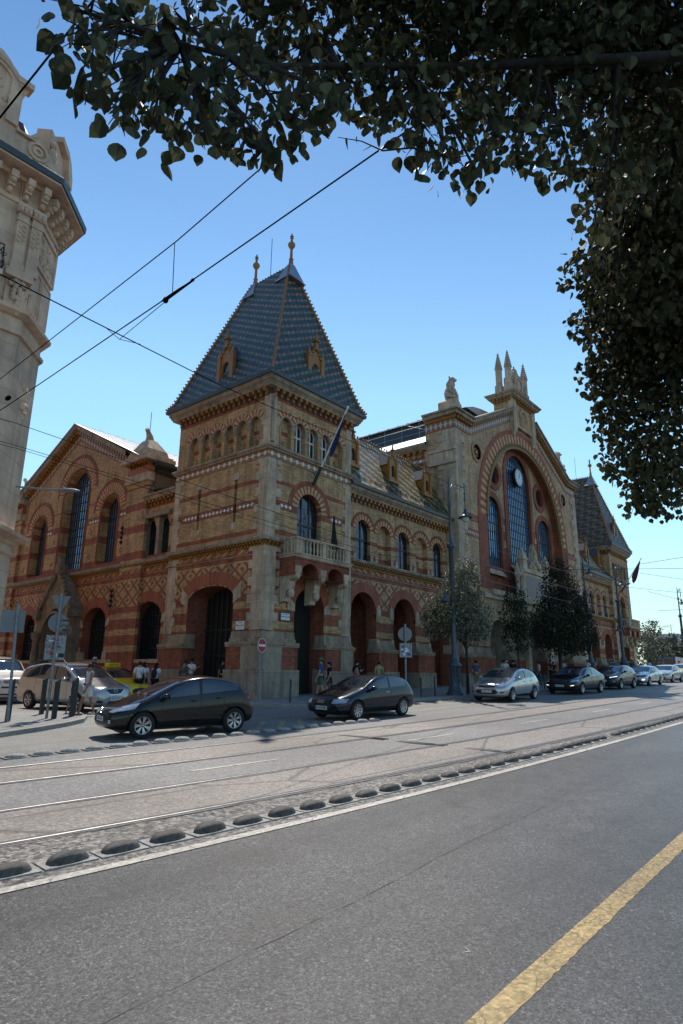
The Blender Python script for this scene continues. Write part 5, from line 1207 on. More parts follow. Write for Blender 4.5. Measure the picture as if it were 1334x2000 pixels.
M['cglass'] = plain('car_glass', (.03, .04, .055), .03, .14, .9, nz=0); M['cglass'].node_tree.nodes["Principled BSDF"].inputs['Coat Weight'].default_value = .5
M['tyre'] = plain('tyre', (.012, .012, .012), .85); M['alloy'] = plain('alloy', (.50, .50, .52), .3, .8, nz=.05); M['trimb'] = plain('black_trim', (.014, .014, .015), .5)
M['chrome'] = plain('chrome', (.6, .6, .62), .12, 1.0, nz=0); M['lens'] = plain('headlight_lens', (.42, .46, .52), .08, .3, .9, nz=.3, sc_=25); M['red'] = plain('tail_lens', (.35, .015, .012), .15); M['plate'] = plain('plate', (.62, .62, .60), .5, nz=0); M['blue'] = plain('plate_blue', (.01, .04, .3), .5, nz=0); M['ink'] = plain('ink', (.01, .01, .012), .6, nz=0)
M['amber'] = plain('amber_lens', (.6, .2, .02), .2); M['lit'] = plain('daylight_lamp', (.8, .8, .8), .3); M['mark'] = plain('sign_red', (.42, .012, .015), .45, nz=.05); M['sgrey'] = plain('sign_back', (.17, .18, .19), .45, .4, nz=.15); M['swhite'] = plain('sign_white', (.68, .68, .68), .5, nz=.06)
_b = M['lit'].node_tree.nodes["Principled BSDF"]; _b.inputs['Emission Color'].default_value = (1, .97, .9, 1); _b.inputs['Emission Strength'].default_value = 1.6

def poly_patch(bvh, poly, axis, off, cuts=3, mb=None, m=0, sgn=1):
    """project a 2D outline on the body along an axis: 'side' (x,z) / 'front' (y,z) / 'rear' """
    bm = bmesh.new(); vs = [bm.verts.new((a, b, 0)) for a, b in poly]; f = bm.faces.new(vs)
    for k in range(cuts):
        bmesh.ops.triangulate(bm, faces=bm.faces[:]); bmesh.ops.subdivide_edges(bm, edges=[e for e in bm.edges if e.calc_length() > .09], cuts=1, use_grid_fill=True)
    bmesh.ops.triangulate(bm, faces=bm.faces[:]); pos = []
    for v in bm.verts:
        a, b = v.co.x, v.co.y
        if axis == 'side': o, d = Vector((a, 3*sgn, b)), Vector((0, -sgn, 0))
        elif axis == 'front': o, d = Vector((5, a, b)), Vector((-1, 0, 0))
        elif axis == 'top': o, d = Vector((a, b, 4)), Vector((0, 0, -1))
        else: o, d = Vector((-5, a, b)), Vector((1, 0, 0))
        h = bvh.ray_cast(o, d)
        if h[0] is None:
            n_ = bvh.find_nearest(o+d*2); h = (n_[0], n_[1])
        n = h[1] if h[1].dot(d) < 0 else -h[1]
        pos.append(h[0]+n*off)
    bm.verts.index_update(); i0 = len(mb.v); mb.v += [tuple(p) for p in pos]
    for f in bm.faces: mb.f.append(tuple(i0+v.index for v in f.verts)); mb.m.append(m); mb.uv.append(None); mb.sm.append(True)
    bm.free()

def wheel_mesh(R, w, spokes, kind):
    t = MB(); r = R; rows = []
    for rr, yy in ((r*.66, w*.5), (r*.80, w*.52), (r*.95, w*.46), (r, w*.32), (r, -w*.32), (r*.95, -w*.46), (r*.66, -w*.5)): rows.append([V(rr*cos(a), yy, rr*sin(a)) for a in [2*pi*k/28 for k in range(28)]])
    t.grid(rows, 0, closed=True)
    rim = MB(); rows = []
    for rr, yy in ((r*.67, w*.5), (r*.63, w*.5), (r*.60, w*.3), (r*.58, -w*.2)): rows.append([V(rr*cos(a), yy, rr*sin(a)) for a in [2*pi*k/28 for k in range(28)]])
    rim.grid(rows, 0, closed=True); rim.face([V(r*.6*cos(a), w*.05, r*.6*sin(a)) for a in [2*pi*k/28 for k in range(28)]], 1)
    rim.blob((0, w*.36, 0), r*.13, w*.12, r*.13, 10, 5)
    for k in range(spokes):
        for dl in ((-.13, .13) if kind == 'y' else (0,)):
            a = 2*pi*k/spokes; b = a+dl; ww = r*(.045 if kind == 'y' else .085 if spokes <= 7 else .06)
            p0 = V(r*.1*cos(a), w*.36, r*.1*sin(a)); p1 = V(r*.62*cos(b), w*.46, r*.62*sin(b)); n = V(-sin(b), 0, cos(b))*ww; dn = V(0, -w*.14, 0)
            rim.hexa([p0-n*.8+dn, p0-n*.8, p0+n*.8+dn, p0+n*.8, p1-n+dn, p1-n, p1+n+dn, p1+n])
    for k in range(5): a = 2*pi*k/5+.3; rim.blob((r*.1*cos(a), w*.46, r*.1*sin(a)), .011, .01, .011, 6, 3, 1)
    return t, rim

def make_car(name, label, cat, P, body, plate=None, group=None):
    L, W, H = P['L'], P['W'], P['H']; hw = W/2; xf, xr = L/2, -L/2; R = P.get('R', .31); gc = .20
    fx = xf-P['fo']; rx = fx-P['wb']; hz = P['hood']; cz = P['cowl'][1]; cx = P['cowl'][0]; rf = P['rf']; rr = P['rr']; bl = P.get('belt', (cz-.03, cz+.06)); gw = P.get('gw', .80)
    S = [(xf-.0, .32, .50, .50, .42, .54, .30), (xf-.05, .24, .80, hz-.10, .72, hz-.02, .55), (xf-.22, gc, .93, hz-.04, .86, hz+.05, .70), (xf-.55, gc, .985, hz+.05, .92, hz+.12, .78), ((xf-.55+cx)/2, gc, 1.0, (hz+.05+bl[0])/2, .94, (hz+.12+cz)/2+.02, .80), (cx, gc, 1.0, bl[0], .95, cz+.01, .84)]
    n = 3
    for i in range(1, n+1):
        t = i/n; x = cx+(rf[0]-cx)*t; S.append((x, gc, 1.0, bl[0]+(bl[1]-bl[0])*t*.4, .95, cz+(rf[1]-cz)*(t**.92), .84+(gw-.84)*t))
    S.append(((rf[0]+rr[0])/2, gc, 1.0, (bl[0]+bl[1])/2, .95, H, gw)); S.append((rr[0], gc, 1.0, bl[1], .94, rr[1], gw*.97))
    if 'deck' in P:
        dx, dz = P['deck']; S += [((rr[0]*.4+dx*.6), gc, .99, bl[1], .93, rr[1]*.42+dz*.58, gw*.97), (dx, gc, .985, dz-.07, .92, dz, .84), (xr+.12, gc+.02, .95, dz-.1, .88, dz-.01, .78), (xr+.02, .26, .88, dz-.22, .84, dz-.10, .72), (xr, .34, .80, .62, .78, .70, .6)]
    else:
        tz = P.get('tail', .98); S += [(xr+P.get('th', .30), gc, .98, bl[1]-.02, .92, (rr[1]+tz)/2+.1, gw*.93), (xr+.10, gc+.02, .955, tz-.12, .89, tz, .78), (xr+.02, .26, .9, tz-.26, .86, tz-.14, .74), (xr, .34, .84, .60, .8, .66, .6)]
    rows = []
    for x, zl, w, zb, wb, zt, wt in S:
        w, wb, wt = w*hw, wb*hw, wt*hw; zm = zl+(zb-zl)*.5
        half = [(0, zl), (w*.75, zl), (w*.97, zl+.06), (w, zm), (w*.995, zm+(zb-zm)*.55), (wb, zb), (wt+.03, zt-.05 if zt-zb > .15 else zb+(zt-zb)*.6), (wt-.08, zt-.008), (wt*.5, zt+.012), (0, zt+.022)]
        rows.append([V(x, y, z) for y, z in half]+[V(x, -y, z) for y, z in half[-2:0:-1]])
    b = MB(); b.grid(rows, 0, closed=True); b.face(rows[0]); b.face(list(reversed(rows[-1])))
    root = empty(name, (0, 0, 0)); tag(root, label, cat, group)
    tmp = b.build('body', [M[body], M['trimb']]); bm = bmesh.new(); bm.from_mesh(tmp.data); bmesh.ops.recalc_face_normals(bm, faces=bm.faces[:]); bm.to_mesh(tmp.data); bm.free()
    md = tmp.modifiers.new('s', 'SUBSURF'); md.levels = 2; md.render_levels = 2
    cut = MB()
    for x in (fx, rx):
        for sg in (-1, 1):
            ra = R*1.13; c0 = [V(x+ra*cos(a), sg*(hw+.2), R+ra*sin(a)) for a in [2*pi*k/26 for k in range(26)]]; c1 = [V(p.x, sg*(hw-.30), p.z) for p in c0]
            cut.face(c0, 1); cut.face(list(reversed(c1)), 1); cut.grid([c0, c1], 1, closed=True)
    co = cut.build('cutter', [M['trimb'], M['trimb']]); bm = bmesh.new(); bm.from_mesh(co.data); bmesh.ops.remove_doubles(bm, verts=bm.verts[:], dist=1e-4); bmesh.ops.recalc_face_normals(bm, faces=bm.faces[:]); bm.to_mesh(co.data); bm.free()
    dg = bpy.context.evaluated_depsgraph_get(); full = bpy.data.meshes.new_from_object(tmp.evaluated_get(dg))
    bm = bmesh.new(); bm.from_mesh(full); bvh = BVHTree.FromBMesh(bm); bm.free()
    mb_ = tmp.modifiers.new('b', 'BOOLEAN'); mb_.operation = 'DIFFERENCE'; mb_.object = co; mb_.solver = 'EXACT'
    dg = bpy.context.evaluated_depsgraph_get(); me = bpy.data.meshes.new_from_object(tmp.evaluated_get(dg)); bpy.data.objects.remove(tmp); bpy.data.objects.remove(co)
    me.materials.clear(); me.materials.append(M[body]); me.materials.append(M['trimb']); me.name = 'body'
    bo = bpy.data.objects.new('body', me); col.objects.link(bo); bo.parent = root
    def patch(nm, mat, polys, parent=root, off=.006, cuts=3):
        mb = MB()
        for ax, pl, sg in polys: poly_patch(bvh, pl, ax, off, cuts, mb, 0, sg)
        return mb.build(nm, M[mat], parent)
    # glass
    Z0 = lambda x: bl[0]+(bl[1]-bl[0])*max(0, min(1, (cx-x)/(cx-rr[0])))+.025
    def zr(x):   # roof edge seen from the side
        pts = [(cx, cz)]+[(cx+(rf[0]-cx)*t, cz+(rf[1]-cz)*(t**.92)) for t in (.33, .66, 1)]+[((rf[0]+rr[0])/2, H), rr]+([(P['deck'][0], P['deck'][1])] if 'deck' in P else [(xr+P.get('th', .3), (rr[1]+P.get('tail', .98))/2+.1), (xr+.1, P.get('tail', .98))])
        for (a, za), (b2, zb2) in zip(pts[:-1], pts[1:]):
            if b2 <= x <= a: return za+(zb2-za)*(a-x)/(a-b2)
        return pts[-1][1]
    bp = P.get('bp', (cx+rr[0])/2-.15); ws = P['win']; wf, wr = ws[0], ws[1]
    def seg(x0, x1, slant=0):
        N = 7; top = [(x0+(x1-x0)*i/N, max(zr(x0+(x1-x0)*i/N)-.095, Z0(x0+(x1-x0)*i/N)+.015)) for i in range(N+1)]; bot = [(x1+(x0-x1)*i/3, Z0(x1+(x0-x1)*i/3)) for i in range(4)]
        return top+bot
    segs = [(wf, bp+.04), (bp-.04, wr)]+([(ws[2], ws[3])] if len(ws) > 3 else [])
    for sg in (-1, 1):
        g = patch('side_window_trim', 'trimb', [('side', [(x+(0), z) for x, z in seg(wf+.03, wr-.03)], sg)], off=.004)
        for a, c in segs: patch('side_window', 'cglass', [('side', seg(a, c), sg)], g, off=.009)
    wz0, wz1 = cz+.035, rf[1]-.03; w0, w1 = hw*.80, hw*(gw-.09)
    patch('windscreen', 'cglass', [('front', [(-w0, wz0), (w0, wz0), (w0*.97, wz0+.05), (w1, wz1-.04), (w1-.07, wz1), (-w1+.07, wz1), (-w1, wz1-.04), (-w0*.97, wz0+.05)], 1)], off=.006, cuts=4)
    rz0 = (P['deck'][1]+.05 if 'deck' in P else P.get('tail', .98)+.04); rz1 = rr[1]-.06
    patch('rear_window', 'cglass', [('rear', [(-w1, rz0), (w1, rz0), (w1-.06, rz1), (-w1+.06, rz1)], 1)])
    # lamps, grille, bumper parts
    for nm, mat, pl in P['front']:
        if nm in ('headlight', 'fog_lamp', 'day_lamp'):
            for sg in (-1, 1): patch(nm, mat, [('front', [(y*sg, z) for y, z in pl], 1)], off=.008)
        else: patch(nm, mat, [('front', pl+[(-y, z) for y, z in reversed(pl) if abs(y) > 1e-6], 1)], off=.007 if mat != 'chrome' else .011)
    for nm, mat, pl in P.get('side', []):
        for sg in (-1, 1): patch(nm, mat, [('side', pl, sg)], off=.008)
    for sg in (-1, 1): patch('tail_lamp', 'red', [('rear', [(hw*.62*sg, .82), (hw*.9*sg, .84), (hw*.86*sg, 1.0), (hw*.66*sg, .96)], 1), ('side', [(xr+.02, .80), (xr+.24, .86), (xr+.16, .98), (xr+.05, .97)], sg)], off=.008)
    # door gaps
    zs = .30
    for sg in (-1, 1):
        mb = MB()
        for xx in ([wf-.05, bp, P.get('rd', rx+.42)] if not P.get('two') else [wf-.05, bp-.05]):
            zt = Z0(xx)-.0; poly_patch(bvh, [(xx-.007, zs+.02), (xx+.007, zs+.02), (xx+.007, zt), (xx-.007, zt)], 'side', .0025, 3, mb, 0, sg)
        poly_patch(bvh, [(fx-R-.12, zs-.01), (rx+R+.12, zs-.01), (rx+R+.12, zs+.012), (fx-R-.12, zs+.012)], 'side', .0025, 3, mb, 0, sg); mb.build('door_gap', M['trimb'], root)
        mb = MB(); poly_patch(bvh, [(fx-R-.14, gc+.015), (rx+R+.14, gc+.015), (rx+R+.14, gc+.10), (fx-R-.14, gc+.10)], 'side', .006, 2, mb, 0, sg); mb.build('sill_trim', M['trimb'], root)
        for xx in ([bp+.20, (P.get('rd', rx+.42)+.16)] if not P.get('two') else [bp+.14]):
            h = bvh.ray_cast(V(xx, 3*sg, Z0(xx)-.14), V(0, -sg, 0))[0]
            if h: q = MB(); q.tube([h+V(-.085, -.005*sg, 0), h+V(-.05, .03*sg, 0), h+V(.05, .03*sg, 0), h+V(.085, -.005*sg, 0)], .016, 6); q.build('door_handle', M[P.get('handle', body)], root)
        h = bvh.ray_cast(V(wf-.12, 3*sg, Z0(wf-.1)-.03), V(0, -sg, 0))[0]
        if h:
            q = MB(); q.blob(h+V(.03, .13*sg, .085), .075, .105, .07, 10, 7); q.box(h.x-.01, h.x+.05, h.z-.01, h.z+.05, min(h.y-.02*sg, h.y+.1*sg), max(h.y-.02*sg, h.y+.1*sg)); mo = q.build('mirror', M[P.get('mirror', body)], root)
            q = MB(); q.face([h+V(-.045, (.13+.085*a)*sg, .085+.05*c) for a, c in ((-1, -1), (1, -1), (1, 1), (-1, 1))]); q.build('mirror_glass', M['cglass'], mo)
    tm, rmm = wheel_mesh(R, .20, P.get('spokes', 7), P.get('wk', 's')); first = None
    for x in (fx, rx):
        for sg in (1, -1):
            if first is None: o = tm.build('wheel', M['tyre'], root); r_ = rmm.build('rim', [M[P.get('rim', 'alloy')], M['trimb']], o); first = o; fr_ = r_
            else: o = first.copy(); col.objects.link(o); r_ = fr_.copy(); col.objects.link(r_); r_.parent = o
            o.location = (x, sg*(hw-.105), R); o.rotation_euler = (0, 0, 0 if sg > 0 else pi)
    ub = MB(); ub.box(xr+.3, xf-.3, .17, .30, -hw*.7, hw*.7); ub.build('underbody', M['trimb'], root)
    if plate:
        zp = P.get('pz', .45); h = bvh.ray_cast(V(5, 0, zp), V(-1, 0, 0))[0]; xp = h.x+.014
        q = MB(); q.box(xp-.02, xp, zp-.058, zp+.058, -.26, .26); po = q.build('number_plate', M['plate'], root)
        q = MB(); q.box(xp, xp+.002, zp-.054, zp+.054, -.258, -.215) if False else q.box(xp-.001, xp+.002, zp-.054, zp+.054, -.257, -.215); q.build('plate_band', M['blue'], po)
        txt(plate, .105, M['ink'], po, basis((xp+.002, .02, zp), (0, 1, 0), (0, 0, 1)), 'plate_lettering', .001, sx=.92)
    e = P.get('emblem')
    if e:
        ze = P.get('ez', hz-.12); h = bvh.ray_cast(V(5, 0, ze), V(-1, 0, 0))[0]; q = MB(); xe = h.x+.02; Fe = Frame((xe, 0, ze), (0, 1, 0), (1, 0, 0))
        if e == 'rings':
            for k in range(4): q.ring(Fe, -.105+.07*k, 0, .036, .047, 0, 2*pi, 0, .01, 18)
        elif e == 'oval': q.ring(Fe, 0, 0, .045, .055, 0, 2*pi, 0, .012, 18, sx=1.6); 
        elif e == 'wing':
            q.ring(Fe, 0, 0, .058, .072, 0, 2*pi, 0, .012, 22, sx=1.2); q.tube([Fe(-.07, .03, .008), Fe(-.03, .025, .008), Fe(0, -.02, .008), Fe(.03, .025, .008), Fe(.07, .03, .008)], .009, 5)
        else: q.ring(Fe, 0, 0, .05, .062, 0, 2*pi, 0, .012, 18)
        q.build('emblem', M['chrome'], root)
    if P.get('antenna'): q = MB(); a = P['antenna']; q.tube([(a[0], 0, a[1]), (a[0]-a[2], 0, a[1]+a[3])], .006, 5); q.build('antenna', M['iron'], root)
    if P.get('rails'):
        for sg in (-1, 1): q = MB(); q.tube([(rf[0]-.1, sg*hw*.70, rf[1]+.0), (rf[0]-.3, sg*hw*.70, H+.05), (rr[0]+.2, sg*hw*.69, H+.04), (rr[0]-.0, sg*hw*.69, rr[1])], .022, 6); q.build('roof_rail', M['trimb'], root)
    q = MB()
    for s0 in (.05, .62*1): q.tube([(cx+.03, hw*.1-s0*.9+.3, cz+.04), (cx-.10, hw*.1-s0*.9-.18+.3, cz+.10)], .008, 4)
    q.build('wiper', M['trimb'], root)
    return root, bvh
def put(c, x, y, rz, sc_=1.0):
    c.location = (x, y, G(x, y)-.0); c.rotation_euler = Matrix.Rotation(rz, 3, 'Z').to_euler(); c.scale = (sc_,)*3
    n = V(-.024, -.012, 1).normalized(); q = n.to_track_quat('Z', 'Y') if False else V(0, 0, 1).rotation_difference(n)
    c.rotation_mode = 'QUATERNION'; c.rotation_quaternion = q @ Matrix.Rotation(rz, 4, 'Z').to_quaternion()
for n_, c_, mt in (('p_brown', (.018, .014, .013), .3), ('p_navy', (.006, .010, .020), .25), ('p_silver', (.44, .44, .46), .55), ('p_black', (.010, .012, .018), .3), ('p_dark', (.016, .022, .034), .4), ('p_pearl', (.46, .49, .56), .3), ('p_sand', (.50, .48, .45), .4), ('p_champ', (.40, .39, .375), .4), ('p_white', (.66, .64, .60), .0), ('p_taxi', (.72, .48, .02), .0), ('p_blue', (.05, .12, .26), .3), ('p_lblue', (.38, .46, .58), .2)): M[n_] = paint(n_, c_, mt)
HATCH = dict(L=3.90, W=1.70, H=1.475, fo=.80, wb=2.49, hood=.70, cowl=(.98, .97), rf=(.0, 1.415), rr=(-1.30, 1.36), belt=(.88, 1.06), tail=1.0, th=.34, R=.315, win=(.74, -1.46), bp=-.36, rd=-1.02, spokes=7, wk='y', pz=.47, emblem='wing', ez=.66, antenna=(-.1, 1.47, .55, .24),
  front=[('grille', 'trimb', [(0, .36), (.40, .38), (.46, .50), (.30, .58), (0, .60)]), ('headlight', 'lens', [(.44, .64), (.62, .62), (.80, .70), (.78, .78), (.60, .73)]), ('fog_lamp', 'lens', [(.56, .38), (.64, .38), (.64, .46), (.56, .46)])],
  side=[('headlamp_corner', 'lens', [(1.38, .70), (1.66, .66), (1.60, .76), (1.22, .84)])])
A3 = dict(L=4.15, W=1.735, H=1.423, fo=.86, wb=2.51, hood=.70, cowl=(.86, .97), rf=(.0, 1.36), rr=(-1.28, 1.36), belt=(.90, .99), tail=.98, th=.26, R=.31, win=(.60, -1.50), bp=-.52, two=True, spokes=9, pz=.40, emblem='rings', ez=.60, antenna=(-1.25, 1.40, .25, .3), handle='chrome',
  front=[('grille', 'trimb', [(0, .54), (.34, .54), (.40, .66), (0, .665)]), ('headlight', 'lens', [(.44, .54), (.80, .56), (.80, .68), (.48, .67)]), ('bumper_intake', 'trimb', [(0, .26), (.6, .28), (.6, .36), (0, .34)]), ('bumper_trim', 'trimb', [(0, .47), (.82, .49), (.82, .515), (0, .495)])],
  side=[('headlamp_corner', 'lens', [(1.78, .58), (2.0, .57), (1.98, .67), (1.80, .69)]), ('side_trim', 'trimb', [(.78, .50), (-.85, .50), (-.85, .535), (.78, .535)])])
FOC = dict(L=4.34, W=1.84, H=1.50, fo=.87, wb=2.64, hood=.76, cowl=(1.02, 1.02), rf=(.12, 1.43), rr=(-1.38, 1.40), belt=(.93, 1.04), tail=1.02, th=.36, R=.315, win=(.72, -1.02, -1.06, -1.55), bp=-.30, rd=-1.05, spokes=7, wk='y', pz=.47, emblem='oval', ez=.70, antenna=(.2, 1.50, .22, .30),
  front=[('grille', 'trimb', [(0, .62), (.36, .64), (.44, .72), (0, .71)]), ('lower_grille', 'trimb', [(0, .34), (.42, .35), (.56, .44), (.44, .54), (0, .55)]), ('headlight', 'lens', [(.56, .64), (.76, .66), (.84, .80), (.78, .84), (.62, .78)]), ('fog_lamp', 'trimb', [(.62, .38), (.80, .42), (.80, .47), (.66, .45)])],
  side=[('headlamp_corner', 'lens', [(1.60, .74), (1.90, .70), (1.86, .82), (1.56, .86)])])
MON = dict(L=4.78, W=1.89, H=1.50, fo=.95, wb=2.85, hood=.76, cowl=(1.12, 1.00), rf=(.22, 1.43), rr=(-1.15, 1.42), belt=(.93, 1.02), deck=(-2.05, 1.08), R=.33, win=(.84, -.98, -1.02, -1.5), bp=-.22, rd=-1.1, spokes=7, wk='y', pz=.47, emblem='oval', ez=.70,
  front=[('grille', 'trimb', [(0, .62), (.44, .64), (.48, .73), (0, .72)]), ('lower_grille', 'trimb', [(0, .32), (.52, .33), (.58, .42), (.48, .56), (0, .57)]), ('headlight', 'lens', [(.58, .65), (.80, .67), (.84, .78), (.66, .77)]), ('day_lamp', 'lit', [(.60, .46), (.78, .49), (.78, .52), (.62, .49)]), ('grille_bar', 'chrome', [(0, .60), (.45, .62), (.45, .635), (0, .615)])],
  side=[('headlamp_corner', 'lens', [(1.78, .72), (2.08, .68), (2.04, .78), (1.72, .82)]), ('window_chrome', 'chrome', [(.8, .945), (-1.4, 1.02), (-1.4, 1.035), (.8, .96)])])
SUV = dict(L=4.36, W=1.80, H=1.56, fo=.90, wb=2.64, hood=.84, cowl=(.98, 1.10), rf=(.12, 1.50), rr=(-1.2, 1.46), belt=(1.02, 1.18), tail=1.12, th=.36, R=.34, win=(.70, -1.3), bp=-.32, rd=-1.0, spokes=5, wk='y', pz=.55, emblem='ring', ez=.80,
  front=[('lower_grille', 'trimb', [(0, .34), (.5, .36), (.62, .5), (.5, .62), (0, .62)]), ('headlight', 'lit', [(.46, .74), (.80, .80), (.82, .85), (.60, .79), (.44, .77)]), ('grille', 'trimb', [(0, .74), (.38, .74), (.40, .78), (0, .78)]), ('fog_lamp', 'lens', [(.66, .46), (.76, .47), (.76, .52), (.66, .51)])])
PAS = dict(L=4.77, W=1.83, H=1.456, fo=.93, wb=2.79, hood=.76, cowl=(1.08, .98), rf=(.20, 1.40), rr=(-1.10, 1.39), belt=(.92, .98), deck=(-1.85, 1.04), R=.33, win=(.82, -1.40), bp=-.26, rd=-1.1, spokes=5, wk='y', pz=.46, emblem='ring', ez=.70,
  front=[('grille', 'trimb', [(0, .62), (.46, .64), (.5, .73), (0, .73)]), ('headlight', 'trimb', [(.5, .64), (.80, .66), (.84, .76), (.54, .74)]), ('lower_grille', 'trimb', [(0, .28), (.62, .30), (.66, .40), (0, .40)]), ('day_lamp', 'lit', [(.58, .40), (.78, .42), (.78, .50), (.62, .50), (.62, .48), (.75, .48), (.75, .44), (.58, .42)])])
REN = dict(PAS, L=4.60, win=(.80, -1.42), front=[('grille', 'trimb', [(0, .62), (.4, .63), (.42, .70), (0, .70)]), ('headlight', 'lens', [(.46, .60), (.80, .64), (.84, .78), (.58, .73)]), ('lower_grille', 'trimb', [(0, .30), (.52, .32), (.6, .44), (0, .45)])], emblem='oval', pz=.40)
MPV = dict(L=4.75, W=1.83, H=1.72, fo=.98, wb=2.84, hood=.82, cowl=(1.18, 1.12), rf=(.42, 1.62), rr=(-1.75, 1.60), belt=(1.02, 1.12), tail=1.12, th=.14, gw=.85, R=.325, win=(.86, -.92, -.98, -2.02), bp=.04, rd=-1.1, spokes=6, pz=.46, emblem='wing', ez=.72, rails=True,
  front=[('grille', 'trimb', [(0, .60), (.24, .62), (.42, .77), (0, .78)]), ('grille_surround', 'chrome', [(0, .575), (.25, .60), (.44, .77), (.42, .785), (.235, .62), (0, .60)]), ('headlight', 'lens', [(.50, .66), (.80, .68), (.84, .84), (.62, .82)]), ('lower_grille', 'trimb', [(0, .27), (.30, .28), (.30, .38), (0, .37)]), ('fog_lamp', 'trimb', [(.50, .32), (.72, .34), (.72, .42), (.54, .40)])])
VAN = dict(L=4.89, W=1.90, H=1.94, fo=.90, wb=3.0, hood=.98, cowl=(1.52, 1.26), rf=(.86, 1.82), rr=(-2.2, 1.88), belt=(1.15, 1.20), tail=1.5, th=.10, R=.33, gw=.86, win=(1.28, -.55, -.62, -2.2), bp=.36, rd=-.9, spokes=5, pz=.52, emblem='ring', ez=.90,
  front=[('grille', 'trimb', [(0, .80), (.50, .81), (.52, .85), (0, .85)]), ('grille_lower', 'trimb', [(0, .88), (.52, .88), (.54, .92), (0, .92)]), ('headlight', 'lens', [(.60, .80), (.86, .82), (.86, 1.0), (.64, .98)]), ('lower_grille', 'trimb', [(0, .60), (.6, .61), (.6, .68), (0, .67)]), ('bumper_trim', 'trimb', [(0, .33), (.8, .34), (.8, .40), (0, .39)])])
def car(name, label, spec, body, x, y, rz, plate=None, cat='car', sc_=1.0, group=None):
    c, bvh = make_car(name, label, cat, spec, body, plate, group); put(c, x, y, rz, sc_); return c
LANE = pi-.03
car('hatchback_car', 'dark brown five-door hatchback turning in front of the corner tower', HATCH, 'p_brown', -9.8, -7.4, pi-.235, 'PKG-210', sc_=.98)
car('hatchback_car', 'dark navy three-door hatchback stopped beside the two signs on a pole', A3, 'p_navy', -2.75, -8.1, LANE-.0, 'AAHP-889', sc_=.97)
car('hatchback_car', 'silver five-door hatchback behind the navy car, in bright sun', FOC, 'p_silver', 9.0, -7.75, LANE+.06, 'MKV-704')
car('sedan_car', 'glossy black saloon with lit day lamps under the dark trees', MON, 'p_black', 17.7, -8.0, LANE, 'MCN-502')
car('suv_car', 'dark blue crossover with bright narrow headlights behind the black saloon', SUV, 'p_dark', 25.4, -7.8, LANE, 'PCZ-443')
car('sedan_car', 'pale blue-grey saloon with bracket-shaped day lamps in the queue', PAS, 'p_pearl', 33.2, -7.6, LANE, None)
car('sedan_car', 'champagne saloon in the sun behind the pale blue-grey saloon', REN, 'p_sand', 42.0, -7.2, LANE, None)
car('suv_car', 'light blue car cut by the right edge of the picture', SUV, 'p_lblue', 52.5, -8.0, LANE, None)
mv = car('minivan_car', 'beige-silver minivan with roof rails waiting in the side street', MPV, 'p_champ', -7.8, 1.75, -pi/2+.14, 'NHA-274')
vn = car('van', 'white passenger van cut by the left edge behind the bollards', VAN, 'p_white', -8.1, 8.7, -pi/2+.05, 'LZL-889', 'van')
bc = car('hatchback_car', 'blue car half hidden between the white van and the minivan', A3, 'p_blue', -5.9, 14.2, -pi/2+.05, None)
tx = car('taxi_car', 'yellow taxi with a roof sign behind the minivan', HATCH, 'p_taxi', -4.3, 5.0, -pi/2+.12, None, 'taxi')
q = MB(); q.box(-.22, .02, 1.47, 1.64, -.33, .33); tso = q.build('roof_sign', M['p_taxi']); tso.parent = tx; txt('buda taxi', .14, M['ink'], tso, basis((.022, 0, 1.555), (0, 1, 0), (0, 0, 1)), 'sign_lettering', .001).matrix_parent_inverse = Matrix()
car('taxi_car', 'distant yellow taxi in the far queue by the right edge', HATCH, 'p_taxi', 57, -5.2, LANE, None, 'taxi')
# ================================================================ trees
M['leaf'] = None
def leaf_mat(name, base, alt, rough=.42):
    s = NT(name); g = s.n("ShaderNodeNewGeometry"); r = g.outputs['Random Per Island']
    c = s.ramp(r, [(0, base), (.72, alt), (.80, tuple(q*1.9 for q in alt)), (1, tuple(q*2.2 for q in alt))]); s.out(c, rough, 0, .22)
    tr = s.n("ShaderNodeBsdfTranslucent"); s.l(s.mix(r, tuple(q*1.3 for q in base), tuple(q*1.5 for q in alt)), tr.inputs[0]); mx = s.n("ShaderNodeMixShader"); mx.inputs[0].default_value = .25
    s.l(s.b.outputs[0], mx.inputs[1]); s.l(tr.outputs[0], mx.inputs[2]); s.l(mx.outputs[0], s.t.nodes["Material Output"].inputs[0]); return s.mat
M['leaf'] = leaf_mat('linden_leaf', (.034, .036, .016), (.068, .070, .036), .6); M['leaf2'] = leaf_mat('silver_leaf', (.05, .058, .032), (.15, .155, .11), .5); M['leaf3'] = leaf_mat('dark_leaf', (.018, .022, .013), (.034, .038, .022), .6); M['leafy'] = leaf_mat('yellow_leaf', (.35, .25, .03), (.4, .28, .04))
M['bark'] = plain('bark', (.035, .029, .025), .9, nz=.35, sc_=30)
def leaf(mb, p, t, n, L, m=0, shape=0):
    """broad pointed leaf, folded on its midrib"""
    t = t.normalized(); b = t.cross(n).normalized(); n = b.cross(t)
    pr = ((0, 0), (.05, .22), (.18, .40), (.40, .47), (.62, .38), (.82, .18), (1.0, 0)) if shape == 0 else ((0, 0), (.45, .36), (1.0, 0))
    i0 = len(mb.v); mid = [p+t*(L*a)+n*(-L*.10*a*a) for a, _ in pr]
    for sg in (1, -1):
        i0 = len(mb.v); e = [p+t*(L*a)+b*(sg*L*w_)+n*(L*.10*w_*2-L*.10*a*a) for a, w_ in pr]
        pts = [mid[0]]+e[1:-1]+[mid[-1]]
        if shape == 0:
            for k in range(1, 4): pass
        mb.v += [tuple(q) for q in (mid[0], *e[1:-1], mid[-1])]
        mb.f.append(tuple(range(i0, i0+len(pr)))); mb.m.append(m); mb.uv.append(None); mb.sm.append(False)
